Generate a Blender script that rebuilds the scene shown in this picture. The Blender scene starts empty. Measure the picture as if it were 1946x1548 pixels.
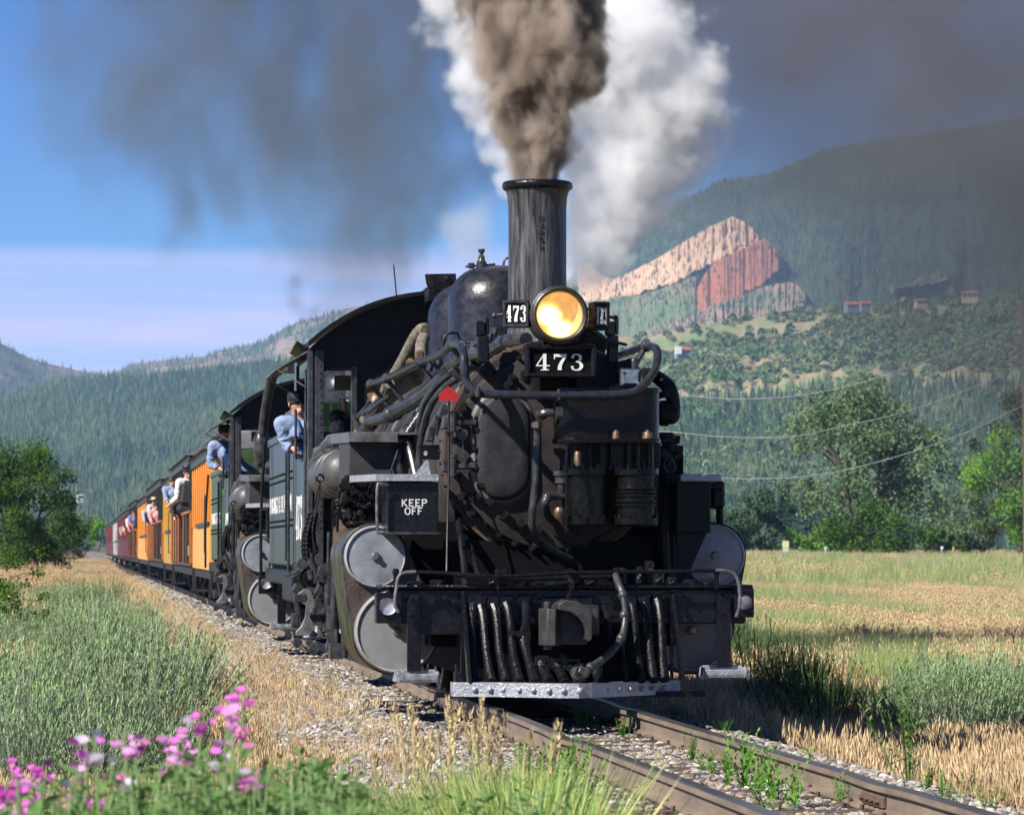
import bpy, math, random
import numpy as np
from mathutils import Vector, Matrix, noise as mnoise
random.seed(7)
rng = np.random.default_rng(7)
SC = bpy.context.scene
COL = SC.collection
PI = math.pi
R = math.radians

# ------------------------------------------------------------------ camera
FPX, CXP, CYP = 7000.0, 973.0, 774.0          # focal length and centre in photograph pixels (1946 wide)
CAM = Vector((-3.6, -27.3, 1.19))             # metres; rail top is z = 0, the train's centre line is x = 0
YAW, PITCH = R(6.71), math.atan(268 / 7000)
FW = Vector((math.sin(YAW) * math.cos(PITCH), math.cos(YAW) * math.cos(PITCH), math.sin(PITCH)))
RT = Vector((math.cos(YAW), -math.sin(YAW), 0))
UP = RT.cross(FW)
cam_d = bpy.data.cameras.new('camera')
cam = bpy.data.objects.new('camera', cam_d)
COL.objects.link(cam)
cam.location = CAM
cam.rotation_euler = FW.to_track_quat('-Z', 'Y').to_euler()
cam_d.sensor_width = 36
cam_d.lens = 36 * FPX / 1946
cam_d.clip_start, cam_d.clip_end = 0.5, 60000
cam_d.dof.use_dof = True
cam_d.dof.focus_distance = 28.6
cam_d.dof.aperture_fstop = 9.0
SC.camera = cam

# ------------------------------------------------------------------ light
SUNV = Vector((-1.0, -0.62, 1.0)).normalized()
sun_el = math.asin(SUNV.z)
sun_az = math.atan2(SUNV.x, SUNV.y)
sd = bpy.data.lights.new('sun', 'SUN')
sun = bpy.data.objects.new('sun', sd)
COL.objects.link(sun)
sun.rotation_euler = SUNV.to_track_quat('Z', 'Y').to_euler()
sd.energy, sd.angle, sd.color = 5.0, R(0.5), (1.0, 0.95, 0.87)

W = bpy.data.worlds.new('World')
SC.world = W
W.use_nodes = True
wn, wl = W.node_tree.nodes, W.node_tree.links
wn.clear()
w_out = wn.new('ShaderNodeOutputWorld')
w_bg = wn.new('ShaderNodeBackground')
w_sky = wn.new('ShaderNodeTexSky')
w_sky.sky_type = 'NISHITA'
w_sky.sun_disc = False
w_sky.sun_elevation, w_sky.sun_rotation = sun_el, sun_az
w_sky.altitude, w_sky.air_density, w_sky.dust_density, w_sky.ozone_density = 2000, 1.0, 0.1, 3.0
w_tc = wn.new('ShaderNodeTexCoord')
w_sep = wn.new('ShaderNodeSeparateXYZ')
wl.new(w_tc.outputs['Generated'], w_sep.inputs[0])
w_mz = wn.new('ShaderNodeMath'); w_mz.operation = 'MULTIPLY_ADD'     # the deep mountain blue starts low over the horizon
wl.new(w_sep.outputs['Z'], w_mz.inputs[0]); w_mz.inputs[1].default_value = 1.8; w_mz.inputs[2].default_value = 0.04
w_cmb = wn.new('ShaderNodeCombineXYZ')
wl.new(w_sep.outputs['X'], w_cmb.inputs[0]); wl.new(w_sep.outputs['Y'], w_cmb.inputs[1]); wl.new(w_mz.outputs[0], w_cmb.inputs[2])
w_nm = wn.new('ShaderNodeVectorMath'); w_nm.operation = 'NORMALIZE'
wl.new(w_cmb.outputs[0], w_nm.inputs[0])
wl.new(w_nm.outputs[0], w_sky.inputs['Vector'])
# thin streaky cloud low over the horizon
w_map = wn.new('ShaderNodeMapping'); w_map.inputs['Scale'].default_value = (4, 4, 60)
wl.new(w_tc.outputs['Generated'], w_map.inputs[0])
w_no = wn.new('ShaderNodeTexNoise'); w_no.inputs['Scale'].default_value = 1.3; w_no.inputs['Detail'].default_value = 6
w_no.inputs['Roughness'].default_value = 0.55
wl.new(w_map.outputs[0], w_no.inputs['Vector'])
w_r1 = wn.new('ShaderNodeMapRange'); w_r1.interpolation_type = 'SMOOTHSTEP'
w_wb = wn.new('ShaderNodeMath'); w_wb.operation = 'MULTIPLY_ADD'; wl.new(w_no.outputs['Fac'], w_wb.inputs[0]); w_wb.inputs[1].default_value = .022
w_w2 = wn.new('ShaderNodeMath'); w_w2.operation = 'SUBTRACT'; wl.new(w_sep.outputs['Z'], w_w2.inputs[0]); w_w2.inputs[1].default_value = .011; wl.new(w_w2.outputs[0], w_wb.inputs[2])
wl.new(w_wb.outputs[0], w_r1.inputs['Value'])
w_r1.inputs['From Min'].default_value, w_r1.inputs['From Max'].default_value = 0.0850, 0.074
w_r1.inputs['To Min'].default_value, w_r1.inputs['To Max'].default_value = 0.0, 1.0
w_r2 = wn.new('ShaderNodeMapRange')
wl.new(w_no.outputs['Fac'], w_r2.inputs['Value'])
w_r2.inputs['From Min'].default_value, w_r2.inputs['From Max'].default_value = 0.35, 0.62
w_r2.inputs['To Min'].default_value, w_r2.inputs['To Max'].default_value = 0.45, 1.0
w_mu = wn.new('ShaderNodeMath'); w_mu.operation = 'MULTIPLY'
wl.new(w_r1.outputs[0], w_mu.inputs[0]); wl.new(w_r2.outputs[0], w_mu.inputs[1])
w_mix = wn.new('ShaderNodeMix'); w_mix.data_type = 'RGBA'
wl.new(w_mu.outputs[0], w_mix.inputs['Factor'])
w_tint = wn.new('ShaderNodeMix'); w_tint.data_type = 'RGBA'; w_tint.blend_type = 'MULTIPLY'
w_tint.inputs['Factor'].default_value = 1.0
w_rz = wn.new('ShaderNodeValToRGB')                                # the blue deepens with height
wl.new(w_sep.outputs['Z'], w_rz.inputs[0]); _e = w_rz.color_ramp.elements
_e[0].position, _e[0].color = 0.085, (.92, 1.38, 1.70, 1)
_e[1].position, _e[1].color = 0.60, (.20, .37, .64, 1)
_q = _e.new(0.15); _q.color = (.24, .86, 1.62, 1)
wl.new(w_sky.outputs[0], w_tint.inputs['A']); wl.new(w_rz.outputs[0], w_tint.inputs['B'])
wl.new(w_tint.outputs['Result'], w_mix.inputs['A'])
w_mix.inputs['B'].default_value = (8.1, 7.6, 11.2, 1)
wl.new(w_mix.outputs['Result'], w_bg.inputs['Color'])
w_bg.inputs['Strength'].default_value = 0.061
wl.new(w_bg.outputs[0], w_out.inputs['Surface'])

vs = SC.view_settings
vs.view_transform, vs.look, vs.exposure, vs.gamma, vs.use_curve_mapping = 'Standard', 'None', 0.75, 1.0, False
cy = SC.cycles
cy.use_denoising = True
cy.max_bounces, cy.diffuse_bounces, cy.glossy_bounces, cy.transmission_bounces = 8, 2, 2, 3
cy.transparent_max_bounces = 12
cy.volume_bounces = 6
cy.volume_step_rate = 1.0
cy.volume_max_steps = 256
cy.caustics_reflective = cy.caustics_refractive = False
cy.sample_clamp_indirect = 4.0

# ------------------------------------------------------------------ helpers
def P(px, py, Y):
    """point on the plane y = Y seen at photograph pixel (px, py)"""
    ray = FW + RT * ((px - CXP) / FPX) + UP * ((CYP - py) / FPX)
    t = (Y - CAM.y) / ray.y
    return CAM + ray * t

def PD(px, py, D):
    """point at depth D along the view axis"""
    ray = FW + RT * ((px - CXP) / FPX) + UP * ((CYP - py) / FPX)
    return CAM + ray * D

def PX(v):
    d = Vector(v) - CAM
    k = d.dot(FW)
    return CXP + FPX * d.dot(RT) / k, CYP - FPX * d.dot(UP) / k, k

MATS = {}
def mat(name, c1, rough=0.6, c2=None, scale=6.0, metal=0.0, bump=0.0, bscale=30.0, lo=0.35, hi=0.65, detail=5,
        emit=None, estr=0.0, stretch=(1, 1, 1), rough2=None, spec=0.5, coat=0.0, bdist=0.01, attr=None, transl=0.0, loc=None):
    if name in MATS:
        return MATS[name]
    m = bpy.data.materials.new(name)
    m.use_nodes = True
    n, l = m.node_tree.nodes, m.node_tree.links
    b = n['Principled BSDF']
    b.inputs['Base Color'].default_value = (*c1, 1)
    b.inputs['Roughness'].default_value = rough
    b.inputs['Metallic'].default_value = metal
    b.inputs['Specular IOR Level'].default_value = spec
    b.inputs['Coat Weight'].default_value = coat
    tc = n.new('ShaderNodeTexCoord')
    mp = n.new('ShaderNodeMapping'); mp.inputs['Scale'].default_value = stretch
    l.new(tc.outputs['Object'], mp.inputs[0])
    colsock = None
    if c2 is not None:
        no = n.new('ShaderNodeTexNoise'); no.inputs['Scale'].default_value = scale; no.inputs['Detail'].default_value = detail
        no.inputs['Roughness'].default_value = 0.62
        l.new(mp.outputs[0], no.inputs['Vector'])
        mr = n.new('ShaderNodeMapRange'); mr.inputs['From Min'].default_value = lo; mr.inputs['From Max'].default_value = hi
        l.new(no.outputs['Fac'], mr.inputs['Value'])
        mx = n.new('ShaderNodeMix'); mx.data_type = 'RGBA'
        mx.inputs['A'].default_value = (*c1, 1); mx.inputs['B'].default_value = (*c2, 1)
        l.new(mr.outputs[0], mx.inputs['Factor'])
        colsock = mx.outputs['Result']
        l.new(colsock, b.inputs['Base Color'])
        if rough2 is not None:
            r2 = n.new('ShaderNodeMapRange'); l.new(mr.outputs[0], r2.inputs['Value'])
            r2.inputs['To Min'].default_value = rough; r2.inputs['To Max'].default_value = rough2
            l.new(r2.outputs[0], b.inputs['Roughness'])
    if loc is not None:                                   # patches of another colour by where the piece stands
        oi = n.new('ShaderNodeObjectInfo'); nl = n.new('ShaderNodeTexNoise'); nl.inputs['Scale'].default_value = loc[0]; nl.inputs['Detail'].default_value = 4
        l.new(oi.outputs['Location'], nl.inputs['Vector'])
        ad = n.new('ShaderNodeMath'); ad.operation = 'MULTIPLY_ADD'; l.new(oi.outputs['Random'], ad.inputs[0]); ad.inputs[1].default_value = .22; l.new(nl.outputs['Fac'], ad.inputs[2])
        ml = n.new('ShaderNodeMapRange'); ml.inputs['From Min'].default_value = .48; ml.inputs['From Max'].default_value = .74; l.new(ad.outputs[0], ml.inputs['Value'])
        mx2 = n.new('ShaderNodeMix'); mx2.data_type = 'RGBA'; l.new(ml.outputs[0], mx2.inputs['Factor'])
        if colsock is not None: l.new(colsock, mx2.inputs['A'])
        else: mx2.inputs['A'].default_value = (*c1, 1)
        mx2.inputs['B'].default_value = (*loc[1], 1); colsock = mx2.outputs['Result']; l.new(colsock, b.inputs['Base Color'])
    if attr is not None:                                  # object random tint
        oi = n.new('ShaderNodeObjectInfo')
        hs = n.new('ShaderNodeHueSaturation')
        mr3 = n.new('ShaderNodeMapRange'); l.new(oi.outputs['Random'], mr3.inputs['Value'])
        mr3.inputs['To Min'].default_value = 1 - attr; mr3.inputs['To Max'].default_value = 1 + attr
        l.new(mr3.outputs[0], hs.inputs['Value'])
        if colsock is not None: l.new(colsock, hs.inputs['Color'])
        else: hs.inputs['Color'].default_value = (*c1, 1)
        l.new(hs.outputs[0], b.inputs['Base Color'])
    if bump:
        nb = n.new('ShaderNodeTexNoise'); nb.inputs['Scale'].default_value = bscale; nb.inputs['Detail'].default_value = 4
        l.new(mp.outputs[0], nb.inputs['Vector'])
        bp = n.new('ShaderNodeBump'); bp.inputs['Strength'].default_value = bump; bp.inputs['Distance'].default_value = bdist
        l.new(nb.outputs['Fac'], bp.inputs['Height'])
        l.new(bp.outputs[0], b.inputs['Normal'])
    if emit is not None:
        b.inputs['Emission Color'].default_value = (*emit, 1)
        b.inputs['Emission Strength'].default_value = estr
    if transl:
        tr = n.new('ShaderNodeBsdfTranslucent')
        if colsock is not None: l.new(colsock, tr.inputs['Color'])
        else: tr.inputs['Color'].default_value = (*c1, 1)
        ms = n.new('ShaderNodeMixShader'); ms.inputs[0].default_value = transl
        l.new(b.outputs[0], ms.inputs[1]); l.new(tr.outputs[0], ms.inputs[2])
        l.new(ms.outputs[0], n['Material Output'].inputs['Surface'])
    MATS[name] = m
    return m

def tag(o, label=None, cat=None, group=None, kind=None):
    if label: o['label'] = label
    if cat: o['category'] = cat
    if group: o['group'] = group
    if kind: o['kind'] = kind
    return o

def empty(name, loc=(0, 0, 0), rz=0, parent=None):
    o = bpy.data.objects.new(name, None)
    COL.objects.link(o)
    o.location = loc
    o.rotation_euler = (0, 0, rz)
    o.empty_display_size = 0.2
    if parent: o.parent = parent
    return o

def basis(d):
    d = d.normalized()
    a = Vector((0, 0, 1)) if abs(d.z) < 0.9 else Vector((1, 0, 0))
    u = d.cross(a).normalized()
    return u, d.cross(u).normalized()

class MB:
    """collects shapes, then links them as one mesh object"""
    def __init__(s):
        s.v, s.f, s.mi, s.cur = [], [], [], 0
    def add(s, vs, fs):
        o = len(s.v)
        s.v.extend([tuple(v) for v in vs])
        s.f.extend([tuple(i + o for i in f) for f in fs])
        s.mi.extend([s.cur] * len(fs))
        return s
    def box(s, c, d, rot=None, ch=0.0):
        x, y, z = d[0] / 2, d[1] / 2, d[2] / 2
        vs = [Vector((sx * x, sy * y, sz * z)) for sz in (-1, 1) for sy in (-1, 1) for sx in (-1, 1)]
        fs = [(0, 2, 3, 1), (4, 5, 7, 6), (0, 1, 5, 4), (2, 6, 7, 3), (0, 4, 6, 2), (1, 3, 7, 5)]
        if ch:
            ch = min(ch, x * .9, y * .9, z * .9)
            vs, fs = [], []
            for sz in (-1, 1):
                for sy in (-1, 1):
                    for sx in (-1, 1):
                        vs += [Vector((sx * x, sy * (y - ch), sz * (z - ch))), Vector((sx * (x - ch), sy * y, sz * (z - ch))),
                               Vector((sx * (x - ch), sy * (y - ch), sz * z))]
            def q(ix, iy, iz, k): return ((iz * 2 + iy) * 2 + ix) * 3 + k
            fs += [(q(0,0,0,0), q(0,0,1,0), q(0,1,1,0), q(0,1,0,0)), (q(1,0,0,0), q(1,1,0,0), q(1,1,1,0), q(1,0,1,0)),
                   (q(0,0,0,1), q(1,0,0,1), q(1,0,1,1), q(0,0,1,1)), (q(0,1,0,1), q(0,1,1,1), q(1,1,1,1), q(1,1,0,1)),
                   (q(0,0,0,2), q(0,1,0,2), q(1,1,0,2), q(1,0,0,2)), (q(0,0,1,2), q(1,0,1,2), q(1,1,1,2), q(0,1,1,2))]
            for iz in (0, 1):
                for iy in (0, 1):
                    for ix in (0, 1):
                        fs.append((q(ix,iy,iz,0), q(ix,iy,iz,1), q(ix,iy,iz,2)))
            for a in (0, 1):
                for b in (0, 1):
                    fs.append((q(a,b,0,0), q(a,b,0,1), q(a,b,1,1), q(a,b,1,0)))
                    fs.append((q(a,0,b,0), q(a,0,b,2), q(a,1,b,2), q(a,1,b,0)))
                    fs.append((q(0,a,b,1), q(0,a,b,2), q(1,a,b,2), q(1,a,b,1)))
        if rot is not None:
            m = rot if isinstance(rot, Matrix) else Matrix.Rotation(rot, 3, 'Z')
            vs = [m @ v for v in vs]
        c = Vector(c)
        return s.add([v + c for v in vs], fs)
    def bx(s, x0, x1, y0, y1, z0, z1, ch=0.0):
        return s.box(((x0 + x1) / 2, (y0 + y1) / 2, (z0 + z1) / 2), (abs(x1 - x0), abs(y1 - y0), abs(z1 - z0)), None, ch)
    def cyl(s, p0, p1, r0, r1=None, n=16, caps=True):
        r1 = r0 if r1 is None else r1
        p0, p1 = Vector(p0), Vector(p1)
        u, w = basis(p1 - p0)
        vs, fs = [], []
        for p, r in ((p0, r0), (p1, r1)):
            for i in range(n):
                a = 2 * PI * i / n
                vs.append(p + (u * math.cos(a) + w * math.sin(a)) * r)
        for i in range(n):
            j = (i + 1) % n
            fs.append((i, j, n + j, n + i))
        if caps:
            fs.append(tuple(range(n))[::-1]); fs.append(tuple(range(n, 2 * n)))
        return s.add(vs, fs)
    def tube(s, pts, r, n=8, sub=4, caps=True, closed=False):
        pts = [Vector(p) for p in pts]
        rr = r if isinstance(r, (list, tuple)) else [r] * len(pts)
        if sub > 1 and len(pts) > 2:
            q, qr = [], []
            m = len(pts)
            for i in range(m - 1):
                p0, p1, p2, p3 = pts[max(i - 1, 0)], pts[i], pts[i + 1], pts[min(i + 2, m - 1)]
                for k in range(sub):
                    t = k / sub
                    q.append(0.5 * ((2 * p1) + (p2 - p0) * t + (2 * p0 - 5 * p1 + 4 * p2 - p3) * t * t + (3 * p1 - p0 - 3 * p2 + p3) * t ** 3))
                    qr.append(rr[i] + (rr[i + 1] - rr[i]) * t)
            q.append(pts[-1]); qr.append(rr[-1])
            pts, rr = q, qr
        vs, fs = [], []
        u = None
        m = len(pts)
        for i, p in enumerate(pts):
            d = (pts[min(i + 1, m - 1)] - pts[max(i - 1, 0)])
            if d.length < 1e-9: d = Vector((0, 0, 1))
            d.normalize()
            if u is None: u, w = basis(d)
            else:
                u = (u - d * u.dot(d))
                u = basis(d)[0] if u.length < 1e-5 else u.normalized()
                w = d.cross(u)
            for k in range(n):
                a = 2 * PI * k / n
                vs.append(p + (u * math.cos(a) + w * math.sin(a)) * rr[i])
        for i in range(m - 1):
            for k in range(n):
                j = (k + 1) % n
                fs.append((i * n + k, i * n + j, (i + 1) * n + j, (i + 1) * n + k))
        if caps:
            fs.append(tuple(range(n))[::-1]); fs.append(tuple(range((m - 1) * n, m * n)))
        return s.add(vs, fs)
    def lathe(s, prof, o=(0, 0, 0), axis=(0, 0, 1), n=32, a0=0.0, a1=2 * PI):
        """prof: list of (radius, height along axis)"""
        o = Vector(o); ax = Vector(axis).normalized()
        u, w = basis(ax)
        full = abs(a1 - a0 - 2 * PI) < 1e-6
        m = n if full else n + 1
        vs, fs = [], []
        for r, h in prof:
            for i in range(m):
                a = a0 + (a1 - a0) * i / n
                vs.append(o + ax * h + (u * math.cos(a) + w * math.sin(a)) * r)
        for k in range(len(prof) - 1):
            for i in range(n):
                j = (i + 1) % m
                fs.append((k * m + i, k * m + j, (k + 1) * m + j, (k + 1) * m + i))
        return s.add(vs, fs)
    def prism(s, poly, e0, e1, frame=None):
        """poly in (a,b); extruded from e0 to e1 along the third axis. frame=(origin, A, B, C)"""
        o, A, B, Cc = frame or (Vector((0, 0, 0)), Vector((1, 0, 0)), Vector((0, 0, 1)), Vector((0, 1, 0)))
        n = len(poly)
        vs = [o + A * a + B * b + Cc * e for e in (e0, e1) for a, b in poly]
        fs = [tuple(range(n)), tuple(range(n, 2 * n))[::-1]]
        for i in range(n):
            j = (i + 1) % n
            fs.append((j, i, n + i, n + j))
        return s.add(vs, fs)
    def sphere(s, c, r, n=12, m=8, sc=(1, 1, 1)):
        c = Vector(c); vs, fs = [], []
        for i in range(m + 1):
            t = PI * i / m
            for k in range(n):
                a = 2 * PI * k / n
                vs.append(c + Vector((r * sc[0] * math.sin(t) * math.cos(a), r * sc[1] * math.sin(t) * math.sin(a), r * sc[2] * math.cos(t))))
        for i in range(m):
            for k in range(n):
                j = (k + 1) % n
                fs.append((i * n + k, (i + 1) * n + k, (i + 1) * n + j, i * n + j))
        return s.add(vs, fs)
    def mesh(s, name, smooth=35):
        me = bpy.data.meshes.new(name)
        me.from_pydata(s.v, [], s.f)
        me.validate(verbose=False)
        if smooth:
            me.polygons.foreach_set('use_smooth', [True] * len(me.polygons))
            me.set_sharp_from_angle(angle=R(smooth))
        return me
    def build(s, name, m, parent=None, smooth=35, bevel=0.0, origin=None, kind=None, fix=True):
        if not s.v: return None
        if origin is not None:
            o0 = Vector(origin)
            s.v = [tuple(Vector(v) - o0) for v in s.v]
        me = s.mesh(name, smooth)
        if fix:
            import bmesh
            bm = bmesh.new(); bm.from_mesh(me)
            bmesh.ops.recalc_face_normals(bm, faces=bm.faces)
            bm.to_mesh(me); bm.free()
        ms = m if isinstance(m, (list, tuple)) else [m]
        for k in ms: me.materials.append(k)
        if len(ms) > 1 and len(me.polygons) == len(s.mi): me.polygons.foreach_set('material_index', s.mi)
        ob = bpy.data.objects.new(name, me)
        COL.objects.link(ob)
        if origin is not None: ob.location = origin
        if parent: ob.parent = parent
        if bevel:
            bv = ob.modifiers.new('bevel', 'BEVEL'); bv.width = bevel; bv.segments = 2; bv.limit_method = 'ANGLE'
            bv.angle_limit = R(40)
        if kind: ob['kind'] = kind
        return ob

def place(me_obj, loc, parent=None, rot=None, scale=None, name=None):
    """copy of an object, sharing its mesh"""
    c = me_obj.copy()
    COL.objects.link(c)
    c.location = loc
    if rot is not None: c.rotation_euler = rot
    if scale is not None: c.scale = scale if hasattr(scale, '__len__') else (scale,) * 3
    if parent is not None: c.parent = parent
    return c

def copy_tree(o, parent=None, skip=()):
    if o.name.split('.')[0] in skip: return None
    c = o.copy(); COL.objects.link(c)
    if parent: c.parent = parent
    for ch in KIDS.get(o.name, []): copy_tree(ch, c, skip)
    return c
KIDS = {}
def index_kids():
    KIDS.clear()
    for o in bpy.data.objects:
        if o.parent: KIDS.setdefault(o.parent.name, []).append(o)

def ribbon(mb, pts, widths, th, fr, sub=5):
    """flat stroke in a plane; fr=(origin, A, B, N)"""
    o, A, B, N = fr
    pts = [Vector((p[0], p[1], 0)) for p in pts]
    w = widths if isinstance(widths, (list, tuple)) else [widths] * len(pts)
    if sub > 1 and len(pts) > 2:
        q, qw = [], []
        m = len(pts)
        for i in range(m - 1):
            p0, p1, p2, p3 = pts[max(i - 1, 0)], pts[i], pts[i + 1], pts[min(i + 2, m - 1)]
            for k in range(sub):
                t = k / sub
                q.append(0.5 * ((2 * p1) + (p2 - p0) * t + (2 * p0 - 5 * p1 + 4 * p2 - p3) * t * t + (3 * p1 - p0 - 3 * p2 + p3) * t ** 3))
                qw.append(w[i] + (w[i + 1] - w[i]) * t)
        q.append(pts[-1]); qw.append(w[-1]); pts, w = q, qw
    vs, fs = [], []
    m = len(pts)
    for i, p in enumerate(pts):
        d = (pts[min(i + 1, m - 1)] - pts[max(i - 1, 0)]).normalized()
        nn = Vector((-d.y, d.x, 0)) * w[i] / 2
        for e in (0, th):
            for sg in (1, -1):
                a = p + nn * sg
                vs.append(o + A * a.x + B * a.y + N * e)
    for i in range(m - 1):
        a, b = i * 4, (i + 1) * 4
        fs += [(a + 2, a + 3, b + 3, b + 2), (a, b, b + 1, a + 1), (a, a + 2, b + 2, b), (a + 1, b + 1, b + 3, a + 3)]
    fs += [(0, 1, 3, 2), ((m - 1) * 4, (m - 1) * 4 + 2, (m - 1) * 4 + 3, (m - 1) * 4 + 1)]
    mb.add(vs, fs)

# glyphs on a 0..1 high box: list of strokes (points, widths, smooth)
T, K = 0.07, 0.20
GLY = {
 '4': (0.72, [([(0.44, 1.0), (0.44, 0.03)], K, 0), ([(0.42, 0.99), (0.03, 0.30)], T, 0), ([(0.0, 0.28), (0.70, 0.28)], T, 0), ([(0.24, 0.03), (0.66, 0.03)], 0.065, 0)]),
 '7': (0.70, [([(0.02, 0.90), (0.66, 0.90)], 0.17, 0), ([(0.04, 0.99), (0.04, 0.68)], 0.06, 0), ([(0.63, 0.86), (0.42, 0.52), (0.32, 0.25), (0.31, 0.02)], [0.10, 0.18, 0.22, 0.24], 1)]),
 '3': (0.68, [([(0.08, 0.74), (0.14, 0.92), (0.32, 0.97), (0.48, 0.88), (0.50, 0.74), (0.42, 0.59), (0.26, 0.53)], [0.2, 0.09, 0.07, 0.15, 0.19, 0.12, 0.06], 1),
               ([(0.26, 0.54), (0.46, 0.48), (0.55, 0.28), (0.46, 0.09), (0.28, 0.03), (0.11, 0.09), (0.07, 0.26)], [0.06, 0.13, 0.22, 0.14, 0.07, 0.09, 0.2], 1)]),
}
def g_simple():
    w = 0.15
    def st(*p): return (list(p), w, 0)
    def cv(*p): return (list(p), w, 1)
    GLY.update({
     'K': (0.66, [st((0.1, 0), (0.1, 1)), st((0.1, 0.42), (0.58, 1)), st((0.22, 0.55), (0.62, 0))]),
     'E': (0.58, [st((0.1, 0), (0.1, 1)), st((0.1, 0.93), (0.55, 0.93)), st((0.1, 0.07), (0.55, 0.07)), st((0.1, 0.5), (0.45, 0.5))]),
     'P': (0.62, [st((0.1, 0), (0.1, 1)), cv((0.1, 0.93), (0.42, 0.93), (0.56, 0.72), (0.42, 0.5), (0.1, 0.5))]),
     'O': (0.70, [cv((0.35, 0.96), (0.1, 0.75), (0.09, 0.25), (0.35, 0.04), (0.61, 0.25), (0.60, 0.75), (0.35, 0.96))]),
     'F': (0.58, [st((0.1, 0), (0.1, 1)), st((0.1, 0.93), (0.55, 0.93)), st((0.1, 0.5), (0.45, 0.5))]),
     'D': (0.68, [st((0.1, 0), (0.1, 1)), cv((0.1, 0.94), (0.42, 0.92), (0.6, 0.5), (0.42, 0.08), (0.1, 0.06))]),
     'U': (0.68, [cv((0.1, 1), (0.1, 0.3), (0.34, 0.05), (0.58, 0.3), (0.58, 1))]),
     'R': (0.66, [st((0.1, 0), (0.1, 1)), cv((0.1, 0.93), (0.42, 0.93), (0.56, 0.72), (0.42, 0.5), (0.1, 0.5)), st((0.3, 0.5), (0.6, 0))]),
     'A': (0.70, [st((0.05, 0), (0.35, 1)), st((0.35, 1), (0.65, 0)), st((0.15, 0.32), (0.55, 0.32))]),
     'N': (0.70, [st((0.1, 0), (0.1, 1)), st((0.1, 1), (0.6, 0)), st((0.6, 0), (0.6, 1))]),
     'G': (0.70, [cv((0.58, 0.8), (0.35, 0.96), (0.1, 0.75), (0.09, 0.25), (0.35, 0.04), (0.58, 0.2)), st((0.58, 0), (0.58, 0.45)), st((0.36, 0.42), (0.62, 0.42))]),
     'S': (0.62, [cv((0.54, 0.82), (0.32, 0.96), (0.1, 0.76), (0.3, 0.52), (0.54, 0.26), (0.3, 0.04), (0.08, 0.18))]),
     'I': (0.30, [st((0.15, 0), (0.15, 1))]),
     'L': (0.56, [st((0.1, 0), (0.1, 1)), st((0.1, 0.07), (0.52, 0.07))]),
     'V': (0.68, [st((0.05, 1), (0.33, 0)), st((0.33, 0), (0.62, 1))]),
     'T': (0.62, [st((0.31, 0), (0.31, 1)), st((0.02, 0.93), (0.6, 0.93))]),
     'W': (0.9, [st((0.05, 1), (0.25, 0)), st((0.25, 0), (0.45, 0.8)), st((0.45, 0.8), (0.65, 0)), st((0.65, 0), (0.85, 1))]),
     '&': (0.72, [cv((0.64, 0.0), (0.2, 0.65), (0.25, 0.93), (0.42, 0.93), (0.45, 0.7), (0.1, 0.35), (0.15, 0.08), (0.4, 0.04), (0.64, 0.4))]),
    })
g_simple()
def text(s, origin, A, B, N, h, sx=1.0, gap=0.12, th=0.004, bold=1.0):
    """lettering as thin raised strokes; origin is bottom-left"""
    mb = MB(); x = 0.0
    for ch in s:
        if ch == ' ': x += 0.4; continue
        w, strokes = GLY[ch]
        for k, (pts, wd, sm) in enumerate(strokes):
            pp = [((x + a) * h * sx, b * h) for a, b in pts]
            ww = [q * h * bold for q in wd] if isinstance(wd, (list, tuple)) else wd * h * bold
            ribbon(mb, pp, ww, th + 0.0006 * k, (Vector(origin), Vector(A), Vector(B), Vector(N)), 5 if sm else 1)
        x += w + gap
    return mb, (x - gap) * h * sx
# ------------------------------------------------------------------ ground and track
def sm(a, b, x):
    t = np.clip((x - a) / (b - a), 0, 1); return t * t * (3 - 2 * t)

def fbm(x, y, s, seed=0, oct=4):
    out = 0.0; amp = 1.0; tot = 0
    for o in range(oct):
        v = mnoise.noise(Vector((x * s + seed * 17.3, y * s - seed * 9.1, seed * 3.7 + o)))
        out += v * amp; tot += amp; amp *= .5; s *= 2.1
    return out / tot

def fast_noise(x, y, s, seed):
    """smooth pseudo noise on arrays, -1..1"""
    r = np.random.default_rng(seed); out = np.zeros_like(x); amp = 1.0; tot = 0
    for o in range(5):
        for k in range(3):
            a = r.uniform(0, 2 * PI); f = s * (1.9 ** o) * r.uniform(.7, 1.4); ph = r.uniform(0, 6.28)
            out += amp * np.sin((x * math.cos(a) + y * math.sin(a)) * f + ph + 1.7 * np.sin((x * math.sin(a) - y * math.cos(a)) * f * .7 + ph * 2))
        tot += amp * 3; amp *= .6
    return out / tot * 1.8

def ground_z(x, y):
    x = np.asarray(x, float); y = np.asarray(y, float)
    a = np.abs(x)
    dist = np.hypot(x - CAM.x, y - CAM.y)
    far = -.72 + .62 * sm(60, 330, dist) + .08 * fast_noise(x, y, .25, 3) * sm(2.5, 4, a)
    near_knoll = .28 * sm(18, 8, dist) * sm(1.9, 2.8, -x)
    z = np.where(a < 1.22, -.175, 0)
    slope = -.175 - (a - 1.22) * .42
    z = np.where(a < 1.22, z, np.maximum(slope, far) if False else np.where(slope > far, slope, far))
    return z + near_knoll + .012 * fast_noise(x, y, 3.5, 5) * sm(.9, 1.4, a)

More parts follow.
